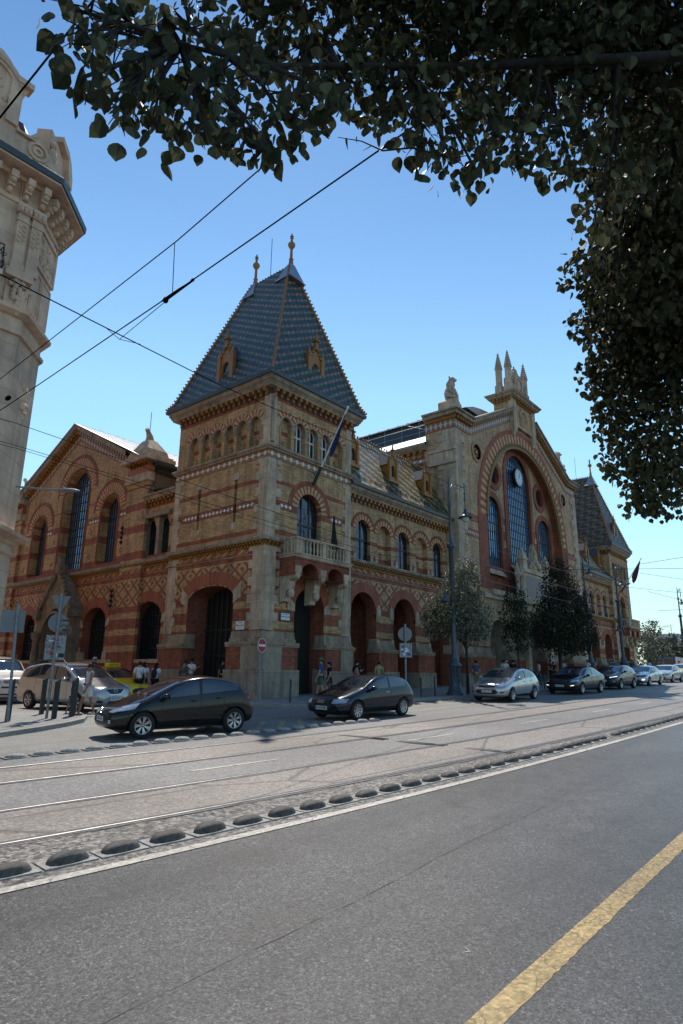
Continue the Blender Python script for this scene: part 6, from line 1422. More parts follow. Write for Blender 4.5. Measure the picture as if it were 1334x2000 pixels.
def rv(rnd): 
    while True:
        v = V(rnd.uniform(-1, 1), rnd.uniform(-1, 1), rnd.uniform(-1, 1))
        if .01 < v.length < 1: return v
def crown_tree(name, label, cat, base, trunk_h, tr, blobs, leaf_L, dens, mat, seed, group=None, shape=1, kind=None):
    rnd = random.Random(seed); root = tag(empty(name, base), label, cat, group); b = V(*base)
    m = MB(); top = b+V(0, 0, trunk_h); m.tube([b+V(0, 0, -.1), b+V(.03, 0, trunk_h*.5), top, top+V(.05, .02, trunk_h*.5)], [tr*1.25, tr, tr*.85, tr*.5], 9)
    for c, r in blobs:
        c = V(*c); mid = top.lerp(c, .5)+rv(rnd)*.15; m.tube([top+V(0, 0, rnd.uniform(-.2, .4)), mid, c, c+rv(rnd)*r[0]*.6], [tr*.5, tr*.28, tr*.14, .006], 6)
    m.build('trunk', M['bark'], root)
    l = MB()
    for c, r in blobs:
        c = V(*c); N = int(dens*14*(r[0]*r[1]*r[2])**.667/(leaf_L**2))
        ncl = max(3, N//9)
        for _ in range(ncl):
            d = rv(rnd); q = d.normalized()*(d.length**.45) if rnd.random() < .7 else d; cc = c+V(q.x*r[0], q.y*r[1], q.z*r[2]); cr = leaf_L*rnd.uniform(1.3, 2.6)
            for _ in range(9):
                p = cc+rv(rnd)*cr; t = rv(rnd)+V(0, 0, -.5); leaf(l, p, t, rv(rnd)+V(0, 0, .8), leaf_L*rnd.uniform(.7, 1.25), 0, shape)
    l.build('crown', M[mat], root); return root
gz = G
crown_tree('street_tree', 'young tree with grey-green sunlit leaves beside the ornate lamp post', 'tree', (10.25, -5.0, G(10.25, -5)+.1), 2.4, .075, [((10.2, -5, 2.6), (1.4, 1.4, .9)), ((9.3, -4.4, 3.3), (1.3, 1.2, 1.0)), ((8.9, -4.2, 2.6), (.9, .9, .7)), ((9.6, -4.9, 3.9), (1.2, 1.2, 1.0)), ((11.0, -4.8, 3.4), (1.25, 1.2, 1.1)), ((10.2, -4.9, 4.7), (1.15, 1.1, 1.0)), ((10.4, -5, 5.6), (.7, .7, .8)), ((9.0, -5.1, 3.1), (.7, .7, .5)), ((11.6, -5.1, 2.6), (.8, .8, .6))], .14, 1.5, 'leaf2', 11)
crown_tree('street_tree', 'slender young tree between the silver hatchback and the hall portal', 'tree', (17.3, -4.7, G(17.3, -4.7)+.1), 2.2, .06, [((17.3, -4.7, 2.4), (.9, .9, 1.0)), ((17.1, -4.8, 3.7), (1.05, 1.0, 1.0)), ((17.4, -4.6, 4.8), (.8, .8, .9)), ((17.9, -4.5, 3.1), (.8, .8, .7))], .14, 1.4, 'leaf3', 12)
crown_tree('street_tree', 'large dark dense tree in front of the hall portal', 'tree', (24.6, -4.5, G(24.6, -4.5)+.1), 2.6, .13, [((24.2, -4.6, 3.0), (2.0, 1.9, 1.5)), ((26.8, -4.5, 3.3), (2.2, 2.0, 1.6)), ((25.4, -4.5, 4.6), (2.2, 2.0, 1.6)), ((26.6, -4.4, 5.2), (1.8, 1.7, 1.5)), ((25.6, -4.4, 6.7), (1.35, 1.3, 1.2)), ((25.4, -4.4, 7.9), (.7, .7, .9)), ((22.8, -4.6, 3.2), (1.3, 1.2, 1.2)), ((28.6, -4.6, 2.8), (1.3, 1.2, 1.1))], .17, 1.7, 'leaf3', 13)
far = [((76, 2.6), [((0, 0, 3.4), (3.2, 3.2, 2.6)), ((1.5, 1, 5.0), (2.6, 2.6, 2.2)), ((-2, .4, 4.4), (2.2, 2.2, 2.0)), ((0, 0, 6.2), (1.6, 1.6, 1.3))], 'tree with rounded crown just right of the far corner tower'), ((96, 5.2), [((0, 0, 3.0), (3.2, 3.2, 2.4)), ((1, -1, 4.6), (2.6, 2.6, 2.0))], 'smaller tree standing beyond the rounded tree by the far tower'), ((108, 2.4), [((0, 0, 4.0), (3.6, 3.4, 3.0)), ((.5, -1, 7.0), (2.6, 2.6, 2.4)), ((-1, .6, 5.6), (2.5, 2.5, 2.0))], 'tree at the right edge behind the monument pillar')]
for i, ((x, y), bl, lb) in enumerate(far):
    z = G(x, y); crown_tree('distant_tree', lb, 'tree', (x, y, z), 1.8, .2, [((x+a, y+b, z+c), r) for (a, b, c), r in bl], .42, 1.1, 'leaf2' if i != 1 else 'leaf3', 20+i, 'trees far down the road')

# the tree the photographer stands under
CB = [(-19.55,-19.93,2.27,.16),(-19.53,-20.01,2.07,.13),(-19.55,-20.08,1.86,.09),(-19.36,-19.86,2.42,.19),(-19.35,-19.97,2.1,.15),(-19.38,-20.03,1.88,.09),(-19.25,-19.96,2.32,.21),(-19.21,-19.97,2.04,.14),(-19.11,-19.82,2.82,.3),(-19.08,-19.94,2.36,.23),(-19.09,-20.07,2.06,.14),(-18.82,-19.85,2.97,.32),(-18.88,-20.0,2.44,.24),(-18.91,-20.12,2.13,.14),(-18.87,-20.2,2.03,.08),(-18.72,-20.1,2.41,.2),(-18.5,-19.94,3.11,.37),(-18.53,-20.16,2.6,.16),(-18.31,-20.01,3.3,.38),(-18.28,-20.2,2.86,.23),(-18.09,-20.12,3.47,.4),(-18.09,-20.28,3.03,.27),(-18.04,-20.35,2.76,.2),(-17.98,-20.39,2.59,.14),(-17.81,-20.45,2.62,.19),(-17.78,-20.57,2.49,.13),(-17.79,-20.38,3.12,.35),(-17.55,-20.4,3.74,.47),(-17.67,-20.62,2.85,.24),(-17.37,-20.63,3.42,.46),(-17.55,-20.73,2.78,.18),(-17.31,-20.82,3.01,.29),(-16.96,-20.79,3.92,.55),(-17.25,-20.87,2.82,.19),(-16.9,-21.01,3.37,.47),(-16.89,-21.02,2.92,.24),(-16.93,-20.96,2.79,.15),(-16.52,-21.2,4.02,.63),(-16.54,-21.19,3.32,.46),(-16.93,-20.89,2.61,.16),(-15.93,-20.94,3.32,.46),(-15.3,-21.0,3.33,.59),(-15.44,-20.62,3.43,.32),(-15.19,-20.29,3.48,.22),(-14.82,-20.57,3.4,.45),(-14.83,-20.1,3.21,.15),(-14.48,-20.22,3.28,.31),(-14.13,-20.54,3.21,.59),(-14.14,-20.04,2.98,.24),(-14.01,-20.23,2.81,.37),(-13.69,-20.52,2.73,.6),(-13.93,-20.08,2.54,.27),(-13.81,-20.06,2.19,.24),(-13.72,-20.32,2.11,.4),(-13.61,-20.4,1.8,.32),(-13.64,-20.16,1.73,.2),(-13.21,-20.51,2.32,.51),(-13.69,-20.8,3.54,.68)]
def near_tree():
    rnd = random.Random(77); base = (-15.2, -23.9, G(-15.2, -23.9)); root = tag(empty('linden_tree', base), 'broad-leaved tree hanging over the top and right of the view', 'tree')
    m = MB(); T = V(-15.2, -23.7, 1.6); m.tube([V(*base)+V(0, 0, -.1), V(-15.25, -23.85, .2), T], [.24, .19, .17], 12)
    A = [T, V(-16.0, -22.6, 2.7), V(-16.9, -21.5, 3.35), V(-17.8, -20.5, 3.2), V(-18.7, -20.0, 2.75), V(-19.35, -19.9, 2.4)]
    Bn = [T, V(-15.4, -22.6, 2.6), V(-14.9, -21.5, 3.2), V(-14.3, -20.8, 3.2), V(-13.8, -20.4, 2.7), V(-13.65, -20.3, 2.1)]
    C = [T, V(-15.9, -22.3, 3.3), V(-16.3, -21.2, 4.2), V(-17.1, -20.6, 4.1), V(-18.0, -20.0, 3.7)]
    for L, rr in ((A, [.12, .055, .035, .022, .014, .005]), (Bn, [.11, .06, .04, .028, .015, .005]), (C, [.10, .045, .03, .02, .008])): m.tube(L, rr, 8)
    nodes = [a.lerp(b, t) for L in (A, Bn, C) for a, b in zip(L[1:-1], L[2:]) for t in (0, .33, .66)]
    l = MB(); extra = []
    for x, y, z, r in CB:
        c = V(x, y, z); n = min(nodes, key=lambda q: (q-c).length); mid = n.lerp(c, .55)+rv(rnd)*.05+V(0, 0, .04); e = c+V(0, 0, -r*.5)+rv(rnd)*r*.4
        m.tube([n, mid, c, e], [.016, .010, .006, .0025], 5)
        for k in range(5): d = rv(rnd)*r*.95; s0 = mid.lerp(c, rnd.random()); m.tube([s0, s0.lerp(c+d, .5)+V(0, 0, .02), c+d], [.005, .0035, .0018], 4, caps=False)
        if r > .26 and z > 2.7:      # unseen clumps added above the crown to darken it
            extra.append((c+V(.25, -.1, .55), r*1.1)); extra.append((c+V(-.1, -.35, .45), r*1.1)); extra.append((c+V(.5, -.5, 1.1), r*1.4))
    for c, r in [(V(x, y, z), r) for x, y, z, r in CB]+extra:
        N = int((46 if r < .2 else 64)*(r/.2)**1.9)+6
        if c.x > -15.7: N = int(N*1.9)
        for _ in range(N):
            d = rv(rnd); p = c+d*r*1.02; t = rv(rnd)*.8+V(0, 0, -.9)+d*.3; nn = rv(rnd)+V(.25, .1, .35)
            leaf(l, p, t, nn, rnd.choice((.034, .042, .050, .058, .066, .076))*rnd.uniform(.85, 1.15), 1 if rnd.random() < .002 else 0, 0)
    m.tube([V(-17.85, -20.45, 2.6), V(-18.05, -20.36, 2.56), V(-18.16, -20.26, 2.52), V(-18.24, -20.19, 2.56), V(-18.33, -20.11, 2.565)], [.006, .005, .004, .003, .0015], 5)
    m.tube([V(-18.05, -20.36, 2.56), V(-18.07, -20.33, 2.50)], [.003, .001], 4); m.tube([V(-18.2, -20.22, 2.545), V(-18.23, -20.19, 2.51)], [.003, .001], 4)
    m.build('trunk', M['bark'], root); l.build('crown', [M['leaf'], M['leafy']], root)
near_tree()

# ================================================================ lamps, signs, bollards
M['lampp'] = plain('lamp_post_paint', (.055, .075, .095), .42, .2, nz=.2); M['lglass'] = plain('lamp_glass', (.5, .52, .54), .2, nz=0); M['bol'] = plain('bollard_paint', (.014, .02, .026), .4, nz=.2); M['galv'] = plain('galvanised', (.20, .215, .23), .5, .5, nz=.25, sc_=14)
def spiral(c, r, t0, t1, ex, n=14):
    ex = Vector(ex); return [c+ex*(r*(1-.75*i/n)*cos(t0+(t1-t0)*i/n))+V(0, 0, r*(1-.75*i/n)*sin(t0+(t1-t0)*i/n)) for i in range(n+1)]
def lamp_post(x, y, H, label, arms=(1, -1), low=True, ex=(1, 0, 0), s=1.0, group='ornate lamp posts along the road'):
    z0 = G(x, y)+.1; root = tag(empty('lamp_post', (x, y, z0)), label, 'lamp post', group); c = V(x, y, z0); e = Vector(ex)
    m = MB(); m.lathe(c, [(.52*s, -.1), (.52*s, .12), (.42*s, .2), (.40*s, .32), (.34*s, .42), (.31*s, .6), (.30*s, 1.35), (.40*s, 1.42), (.40*s, 1.52), (.26*s, 1.62), (.24*s, 2.0)], 12); 
    for k in range(10): a = 2*pi*k/10; m.tube([c+V(.31*s*cos(a), .31*s*sin(a), .6), c+V(.30*s*cos(a), .30*s*sin(a), 1.35)], .03*s, 5)
    m.build('lamp_base', M['lampp'], root)
    m = MB(); hc = H*.665; m.lathe(c, [(.2*s, 1.95), (.155*s, 2.1), (.15*s, hc*.5), (.145*s, hc), (.24*s, hc+.05), (.27*s, hc+.2), (.19*s, hc+.28), (.11*s, hc+.45), (.085*s, hc+.6), (.075*s, H-1.5), (.14*s, H-1.42), (.11*s, H-1.25), (.06*s, H-1.1), (.05*s, H-.3), (.03*s, H), (.06*s, H+.06), (.0, H+.25)], 12); m.build('post', M['lampp'], root)
    for sg in arms:
        m = MB(); d = e*sg
        m.tube([c+V(0, 0, H-1.3), c+d*.05+V(0, 0, H-.6), c+d*.35+V(0, 0, H-.12), c+d*.9+V(0, 0, H), c+d*1.75+V(0, 0, H+.0)], .035, 6); m.tube(spiral(c+d*.75+V(0, 0, H-.28), .22, 0, 5.5, d), .018, 5); m.tube(spiral(c+d*1.25+V(0, 0, H-.2), .15, 1, 6.5, d), .015, 5)
        m.tube([c+d*.06+V(0, 0, H-1.55), c+d*1.6+V(0, 0, H-.75)], .02, 5)
        p = c+d*1.72; m.tube([p+V(0, 0, H+.32), p+V(0, 0, H-1.25)], .03, 6); m.lathe(p, [(.02, H-.25), (.09, H-.3), (.04, H-.38), (.04, H-.6), (.08, H-.66), (.03, H-.74)], 8)
        m.tube(spiral(p+d*.22+V(0, 0, H+.05), .16, 3.1, -2, d), .014, 5)
        a = m.build('bracket_arm', M['lampp'], root)
        m = MB(); m.lathe(p, [(.04, H-1.2), (.1, H-1.26), (.12, H-1.5), (.2, H-1.62), (.42, H-1.72), (.42, H-1.76), (.3, H-1.75)], 12); m.build('lamp_shade', M['lampp'], a)
        m = MB(); m.lathe(p, [(.22, H-1.75), (.2, H-1.9), (.1, H-2.0), (.0, H-2.03)], 10); m.build('lamp_globe', M['lglass'], a)
    if low:
        for sg in (1, -1):
            d = e*sg; m = MB(); z = H*.50; m.tube([c+d*.12+V(0, 0, z-.2), c+d*.3+V(0, 0, z+.35), c+d*.6+V(0, 0, z+.5), c+d*.78+V(0, 0, z+.25), c+d*.78+V(0, 0, z-.6)], .022, 6); m.tube(spiral(c+d*.42+V(0, 0, z+.1), .15, 0, 5, d), .012, 5)
            a = m.build('side_arm', M['lampp'], root); m = MB(); p = c+d*.78; m.lathe(p, [(.03, z-.5), (.08, z-.6), (.10, z-.8), (.25, z-.98), (.25, z-1.02), (.1, z-1.0)], 10); m.build('lamp_shade', M['lampp'], a)
    return root
lp = lamp_post(8.8, -5.1, 11.35, 'tall ornate blue-grey lamp post beside the young tree at the kerb', arms=(1,), s=.88)
lamp_post(39, -1.8, 11.6, 'ornate lamp post rising behind the large dark tree', arms=(1,), s=.9)
lamp_post(44.6, -3.0, 10.9, 'ornate lamp post with hanging bell lamp in front of the far corner tower', arms=(1,))
lamp_post(74, -2.3, 11.4, 'ornate lamp post at the right edge of the picture', arms=(1,))
lamp_post(104, 7.4, 8.6, 'small distant lamp post with two hanging bell lamps over the far trees', low=False, ex=(.2, -1, 0))
def pole(name, label, cat, x, y, h, r=.035, lean=(0, 0), mat='galv', base=.1):
    z = G(x, y)+base; root = tag(empty(name, (x, y, z)), label, cat); m = MB(); m.tube([(x, y, z-.05), (x+lean[0]*h, y+lean[1]*h, z+h)], r, 8); m.build('pole', M[mat], root); return root, V(x, y, z)
def disc(root, c, az, r, mats, name='sign_plate', back=True):
    n = V(cos(az), sin(az), 0); t = V(-sin(az), cos(az), 0); m = MB(); F = Frame(c, t, n); m.prism(circ(0, 0, r, 24), F, -.008, .008, 0, back=True)
    m.ring(F, 0, 0, r*.93, r, 0, 2*pi, -.012, .024, 24, 1); return m.build(name, mats, root), F
# no entry sign
root, c = pole('traffic_sign', 'red no-entry sign on a thin pole at the corner of the tower', 'traffic sign', -1.4, -1.5, 2.62)
o, F = disc(root, V(-1.4, -1.5, G(-1.4, -1.5)+2.42)+V(.05, -.05, 0), radians(-80), .30, [M['mark'], M['swhite']]); m = MB(); m.box(-.23, .23, -.05, .05, .008, .012, F); m.build('white_bar', M['swhite'], o)
# round sign seen from behind + sticker board
M['stick'] = plain('stickers', (.22, .24, .26), .5, nz=.8, sc_=16)
root, c = pole('traffic_sign', 'back of a round sign above a sticker-covered board on a pole by the navy car', 'traffic sign', 4.85, -4.75, 3.4, .05)
disc(root, c+V(.06, .05, 2.93), radians(45), .34, [M['sgrey'], M['galv']])
m = MB(); F = Frame(c+V(-.07, -.04, 0), (.82, -.57, 0), (-.57, -.82, 0)); m.box(-.30, .30, 1.85, 2.50, 0, .1, F); b_ = m.build('sticker_board', M['stick'], root)
rr = random.Random(9)
for k in range(9):
    u, z = rr.uniform(-.2, .2), rr.uniform(1.95, 2.4); m = MB(); m.box(u-.05, u+.05, z-.045, z+.045, .1, .104, F); m.build('sticker', M[('swhite', 'ink', 'swhite', 'blue')[k % 4]], b_)
# left pole with give-way and round sign backs
root, c = pole('traffic_sign', 'leaning pole with backs of a give-way and a round sign over a sticker board', 'traffic sign', -10.72, -2.3, 3.75, .045)
vd = (CAMP-c); vd.z = 0; vd.normalize(); t = V(-vd.y, vd.x, 0); F = Frame(c-vd*.07, t, vd)
m = MB(); m.prism([(-.28, 3.68), (.28, 3.68), (.03, 3.18), (-.03, 3.18)], F, 0, .012, back=True); m.build('give_way_plate', M['sgrey'], root)
m = MB(); m.prism(circ(.0, 2.84, .29, 26), F, 0, .012, back=True); o = m.build('sign_plate', M['sgrey'], root)
m = MB(); m.box(.1, .3, 2.9, 2.94, .012, .015, F, 0); m.box(.14, .26, 2.6, 2.66, .012, .015, F, 0); m.tube([F(.08, 2.72, .02), F(.16, 2.78, .02), F(.26, 2.78, .02), F(.24, 2.7, .02)], .012, 4); m.build('sticker', M['ink'], o)
m = MB(); m.box(-.29, .29, 1.72, 2.46, .0, .014, F); b_ = m.build('sticker_board', M['stick'], root)
for k in range(16):
    u, z = rr.uniform(-.2, .2), rr.uniform(1.78, 2.36); w_, h_ = rr.uniform(.03, .09), rr.uniform(.02, .06); m = MB(); m.box(u-w_, u+w_, z-h_, z+h_, .014, .0155+.0006*k, F); m.build('sticker', M[('swhite', 'ink', 'sgrey', 'mark')[k % 4] if k % 8 else 'mark'], b_)
root, c = pole('traffic_sign', 'leaning pole with the back of a square sign at the left edge', 'traffic sign', -11.95, -2.55, 3.35, .045, (-.02, .07))
vd = (CAMP-c); vd.z = 0; vd.normalize(); t = V(-vd.y, vd.x, 0); F = Frame(c+V(-.05, .2, 0)-vd*.05, t, vd); m = MB(); m.box(-.42, .22, 2.5, 3.15, 0, .015, F); m.build('square_plate', M['sgrey'], root)
root, c = pole('traffic_sign', 'distant back of a round sign against the barred arch window', 'traffic sign', -1.6, 15.2, 3.4, .035)
disc(root, c+V(.06, .05, 3.3), radians(40), .33, [M['sgrey'], M['galv']])
def bollard(x, y, h, w_, label, group, slant=True, r=None):
    z = G(x, y)+.1; m = MB()
    if slant: m.hexa([V(x+a, y+b, z+q) for a in (-w_, w_) for b in (-w_, w_) for q in (-.05, h+(.05 if a > 0 else -.05))])
    else: m.tube([(x, y, z-.05), (x, y, z+h), (x, y, z+h+.02)], [w_, w_, w_*.5], 8)
    return tag(m.build('bollard', M['bol']), label, 'bollard', group)
for i, (x, y) in enumerate(((-11.87, -2.35), (-10.62, -2.55), (-10.15, -.75), (-9.92, -2.25), (-9.72, -1.95))):
    bollard(x, y, 1.12, .058, ['dark bollard with slanted top at the far left beside the leaning square sign', 'dark slanted-top bollard in front of the give-way sign pole', 'dark slanted-top bollard standing behind the give-way pole, farther up the pavement', 'dark slanted-top bollard nearer of the pair beside the woman in the light outfit', 'dark slanted-top bollard farther of the pair beside the woman in the light outfit'][i], 'bollards on the left pavement corner')
for x, y, lb in ((-.95, -2.95, 'thin dark bollard right of the no-entry sign'), (.45, -3.85, 'thin dark bollard left of the man in the blue shirt'), (6.15, -4.75, 'thin dark bollard between the navy car and the lamp post'), (7.3, -4.8, 'thin dark bollard nearest the foot of the ornate lamp post'), (18.9, -5.6, 'thin dark bollard between the silver car and the black saloon')): bollard(x, y, .92, .04, lb, 'thin bollards along the hall pavement', False)
# street name plates
def plate_sign(label, F, u, z, w_, h_, lines, frame):
    root = tag(empty('street_name_plate', F(u, z, .01)), label, 'street sign'); m = MB(); m.box(u-w_/2, u+w_/2, z-h_/2, z+h_/2, .035, .055, F); p = m.build('plate', M['swhite'], root)
    if frame: q = MB(); q.box(u-w_/2-.05, u+w_/2+.05, z-h_/2-.05, z+h_/2+.05, .03, .045, F); q.build('plate_frame', M['iron'], root)
    for s_, sz, dz in lines: txt(s_, sz, M['ink'], p, basis(F(u, z+dz, .057), F.du if F.du.x > 0 else -F.du, (0, 0, 1)), 'lettering', .001)
plate_sign('white street plate reading Pipa utca beside the large side arch', F2, 1.42, 2.24, .62, .40, [('IX. KERÜLET', .07, .125), ('Pipa utca', .15, .0), ('1 - 3', .06, -.135)], False)
plate_sign('black-framed white street plate reading Vámház körút beside the balcony door', F1, 1.52, 2.70, .60, .34, [('BELSŐ FERENCVÁROS', .05, .11), ('Vámház körút', .105, .0), ('1 - 7', .05, -.115)], True)
# flag poles
M['flagb'] = plain('blue_flag', (.012, .02, .09), .8, nz=.2); M['flagk'] = plain('black_flag', (.008, .008, .01), .85); M['fr'] = plain('flag_red', (.13, .03, .05), .8); M['fg'] = plain('flag_green', (.02, .12, .04), .8)
def cloth(mb, top, a, b, L, wd, m=0, seed=1):
    rnd = random.Random(seed); rows = []
    for i in range(7):
        t = i/6; p = top+b*(t*L); ww = wd*(.35+.65*t) ; rows.append([p+a*(ww*(k/6-.0))+V(0, .05*sin(k*1.9+t*3), 0) for k in range(7)])
    mb.grid(rows, m)
def flagpole(label, p0, p1, mat, L, wd, dz):
    root = tag(empty('flag', p0), label, 'flag'); p0, p1 = V(*p0), V(*p1); m = MB(); m.tube([p0, p1], .045, 8); m.blob(p1, .07, .07, .07, 8, 5); m.build('flagpole', M['swhite'], root)
    m = MB(); m.tube([p0.lerp(p1, -.02), p0.lerp(p1, .22)], .09, 8); m.tube(spiral(p0+V(-.25, -.1, .35), .2, 0, 6, (1, 0, 0)), .02, 5); m.build('pole_bracket', M['iron'], root)
    d = (p0-p1).normalized(); m = MB(); rows = []
    for i in range(11):
        t = i/10; p = p1.lerp(p0, .06+.42*t); dr = wd*(.25+.75*sin(pi*min(t*.75, 1))**.8) if t < .92 else wd*.5; rows.append([p+V(-.02*k, .04*sin(k*1.7+t*4), -dr*k/5)+d*(.12*k/5*t) for k in range(6)])
    m.grid(rows, 0); m.build('flag_cloth', mat, root)
flagpole('dark blue flag drooping from a white pole on the near corner tower', (3.25, -.12, 9.85), (3.45, -2.25, 13.7), M['flagb'], 1.6, .95, 0)
flagpole('small flag on a slanting pole on the far corner tower', (56.6, -.12, 9.85), (56.5, -2.6, 13.4), M['fr'], 1.5, 1.3, 0)
root = tag(empty('flag', (4.05, -1.1, 5.7)), 'furled black flag standing on the tower balcony', 'flag'); m = MB(); m.tube([(4.2, -1.05, 5.7), (3.8, -1.1, 8.1)], .02, 6); m.build('flagpole', M['iron'], root); m = MB(); m.grid([[V(3.80+(4.18-3.80)*(1-t)*0+ (w_*(t**1.3)*.62-.28*t), -1.1+.06*sin(w_*5), 8.0-1.75*t) for w_ in [k/5 for k in range(6)]] for t in [i/6 for i in range(7)]], 0); m.build('flag_cloth', M['flagk'], root)
# side-street luminaire
root = tag(empty('wall_lamp', (-11.0, 1.6, 6.5)), 'grey street luminaire on an arm reaching from the left corner house', 'street lamp'); m = MB(); m.tube([(-11.05, 1.55, 6.55), (-9.85, .6, 6.52)], .035, 7); m.build('arm', M['galv'], root); m = MB(); m.blob((0, 0, 0), .42, .12, .075, 12, 8); o = m.build('lamp_head', M['galv'], root); o.matrix_parent_inverse = Matrix(); o.parent = None; o.location = (-9.62, .42, 6.54); o.rotation_euler = (0, 0, atan2(-.95, 1.2)); o.parent = root; o.matrix_parent_inverse = root.matrix_world.inverted()
# ================================================================ overhead wires
M['wire'] = plain('cable', (.006, .006, .006), 1.0, 0, 0.0, nz=0); M['wirel'] = plain('steel_cable', (.16, .165, .17), .35, .8, nz=0)
def wire(name, label, pts, r=.012, sag=0, mat='wire', group='overhead tram cables'):
    m = MB(); P = []
    for a, b in zip(pts[:-1], pts[1:]):
        a, b = V(*a), V(*b)
        for i in range(12): t = i/12; P.append(a.lerp(b, t)-V(0, 0, sag*4*t*(1-t)))
    P.append(V(*pts[-1])); m.tube(P, r, 5); return tag(m.build(name, M[mat]), label, 'cable', group)
wire('tram_cable', 'thick cable crossing the sky diagonally, lower one through the large insulator', [(-16.05, 3, 4.3), (-16.32, -11.2, 4.4), (-16.49, -15.92, 4.4), (-16.67, -19.85, 4.4), (-16.9, -27, 4.5)], .008)
wire('tram_cable', 'cable crossing the sky diagonally above the one with the insulator', [(-16.0, 3, 4.8), (-16.44, -10.82, 4.9), (-16.67, -16.21, 4.9), (-16.85, -18.45, 4.9), (-17.2, -27, 5.0)], .007)
wire('tram_cable', 'short cable running up from behind the left house into the leaves', [(-18.4, -8, 5.0), (-18.62, -16.02, 5.2), (-18.55, -27, 5.3)], .009)
wire('span_cable', 'span cable running from the left edge across the tower to the lamp post', [(-40, -13.6, 6.2), (-17.6, -13.35, 5.25), (-12.5, -11.8, 6.0), (8.8, -5.1, 10.3)], .010)
wire('span_cable', 'upper of two thin cables crossing the side gable', [(-30, -3.5, 6.2), (-14, -5.2, 6.35), (2.0, -5.2, 5.6), (8.8, -5.1, 6.5)], .009)
wire('span_cable', 'lower of two thin cables crossing the side gable', [(-30, -4.0, 5.6), (-14, -5.2, 5.75), (2, -5.4, 5.2), (8.8, -5.1, 5.9)], .008)
wire('span_cable', 'thin cable sloping from the side gable down past the tower', [(-30, -6, 5.2), (-14, -6.0, 5.4), (1.0, -6.2, 4.7), (8.8, -5.1, 5.2)], .007)
m = MB(); a = V(-16.49, -15.92, 4.4); m.tube([a+V(0, -.4, .01), a+V(0, -.15, 0), a+V(0, .08, -.015), a+V(0, .2, -.01)], [.01, .018, .022, .01], 8); m.blob(a+V(0, .12, -.03), .036, .036, .04, 8, 5); m.blob(a+V(0, -.4, .02), .018, .035, .02, 8, 5); tag(m.build('cable_insulator', M['wire']), 'black insulator clamp in the middle of the lower sky cable', 'insulator')
m = MB(); b_ = V(-16.44, -11.3, 4.4); m.blob(b_, .04, .09, .04, 8, 5); tag(m.build('cable_insulator', M['wire']), 'black insulator clamp at the left end of the lower sky cable', 'insulator')
wire('cable_hanger', 'short hanger joining the two sky cables at the insulator', [(-16.5, -15.95, 4.38), (-16.66, -16.15, 4.9)], .005); wire('cable_hanger', 'bridle wire from the insulator down to the span cable', [(-16.49, -15.85, 4.36), (-16.0, -13.9, 4.75), (-14.9, -12.6, 5.62)], .005)
wire('cable_hanger', 'bridle wire joining the insulator to the left part of the span cable', [(-16.0, -13.9, 4.75), (-15.7, -12.85, 5.48)], .005)
# right-hand catenary
for i, (p, q, lb) in enumerate((((30, -9, 8.35), (62, -22, 15.5), 'topmost cable rising to the right edge'), ((20, -5, 7.0), (60, -18, 11.6), 'second cable rising to the right edge'), ((48, -4.5, 10.4), (62, -20, 8.2), 'contact wire sloping down right from the far lamp post'), ((44, -4, 8.6), (76, -14, 9.6), 'level span cable at the height of the lamp collar'), ((44, -6, 8.0), (90, -14, 7.2), 'contact wire sloping down below the level span cable'), ((60, -3, 7.7), (60, -22, 7.9), 'thin cross span high over the distant road'), ((78, -2, 7.6), (78, -22, 7.8), 'thin cross span farther over the distant road'), ((50, -9, 7.0), (140, -9, 6.6), 'left contact wire over the far tracks'), ((50, -12, 7.0), (140, -12, 6.6), 'right contact wire over the far tracks'))):
    wire('span_cable', lb, [p, q], .016 if i < 5 else .02, .12)
for i, (z, lb) in enumerate(((7.35, 'upper pale cable across the hall portal'), (6.35, 'middle pale cable across the hall portal'), (5.5, 'lower pale cable across the hall portal'))): wire('span_cable', lb, [(8.8, -5.1, z), (24, -6.5+i*.4, z-.35), (44.6, -3, z+1.4)], .011, .05, 'wirel')
# distant background
M['stoned'] = plain('monument_stone', (.09, .085, .08), .8); M['conc'] = plain('pale_concrete', (.42, .42, .42), .7)
x, y = 112, 7.0; z = G(x, y); root = tag(empty('bridge_pillar', (x, y, z)), 'dark stone pillar with a small figure on top far down the road', 'pillar'); m = MB(); m.taper(x, y, z-1, z+1.2, 2.0, 1.6, 1.9, 1.5); m.taper(x, y, z+1.2, z+4.6, 1.5, 1.3, 1.35, 1.15); m.taper(x, y, z+4.6, z+5.0, 1.7, 1.5, 1.75, 1.55); m.build('shaft', M['stoned'], root); m = MB(); m.taper(x, y, z+5.0, z+6.2, .5, .5, .25, .25); m.tube([(x, y, z+6.1), (x, y, z+8.0)], [.2, .08], 6); m.box(x-.1, x+.1, z+7.1, z+7.3, y-.6, y+.6); m.build('finial', M['stoned'], root)
x, y = 170, 22; z = G(x, y); root = tag(empty('office_building', (x, y, z)), 'pale modern block far away behind the trees', 'building'); m = MB(); m.box(x-12, x+12, z-4, z+10.5, y-6, y+2); m.build('wall', M['conc'], root)
for k in range(4):
    m = MB(); m.box(x-12.06, x-11.9, z+.6+k*2.5, z+2.0+k*2.5, y-5.5, y+1.5); m.box(x-11.5, x+11.5, z+.6+k*2.5, z+2.0+k*2.5, y-6.06, y-5.9); m.build('window_band', M['glass'], root)
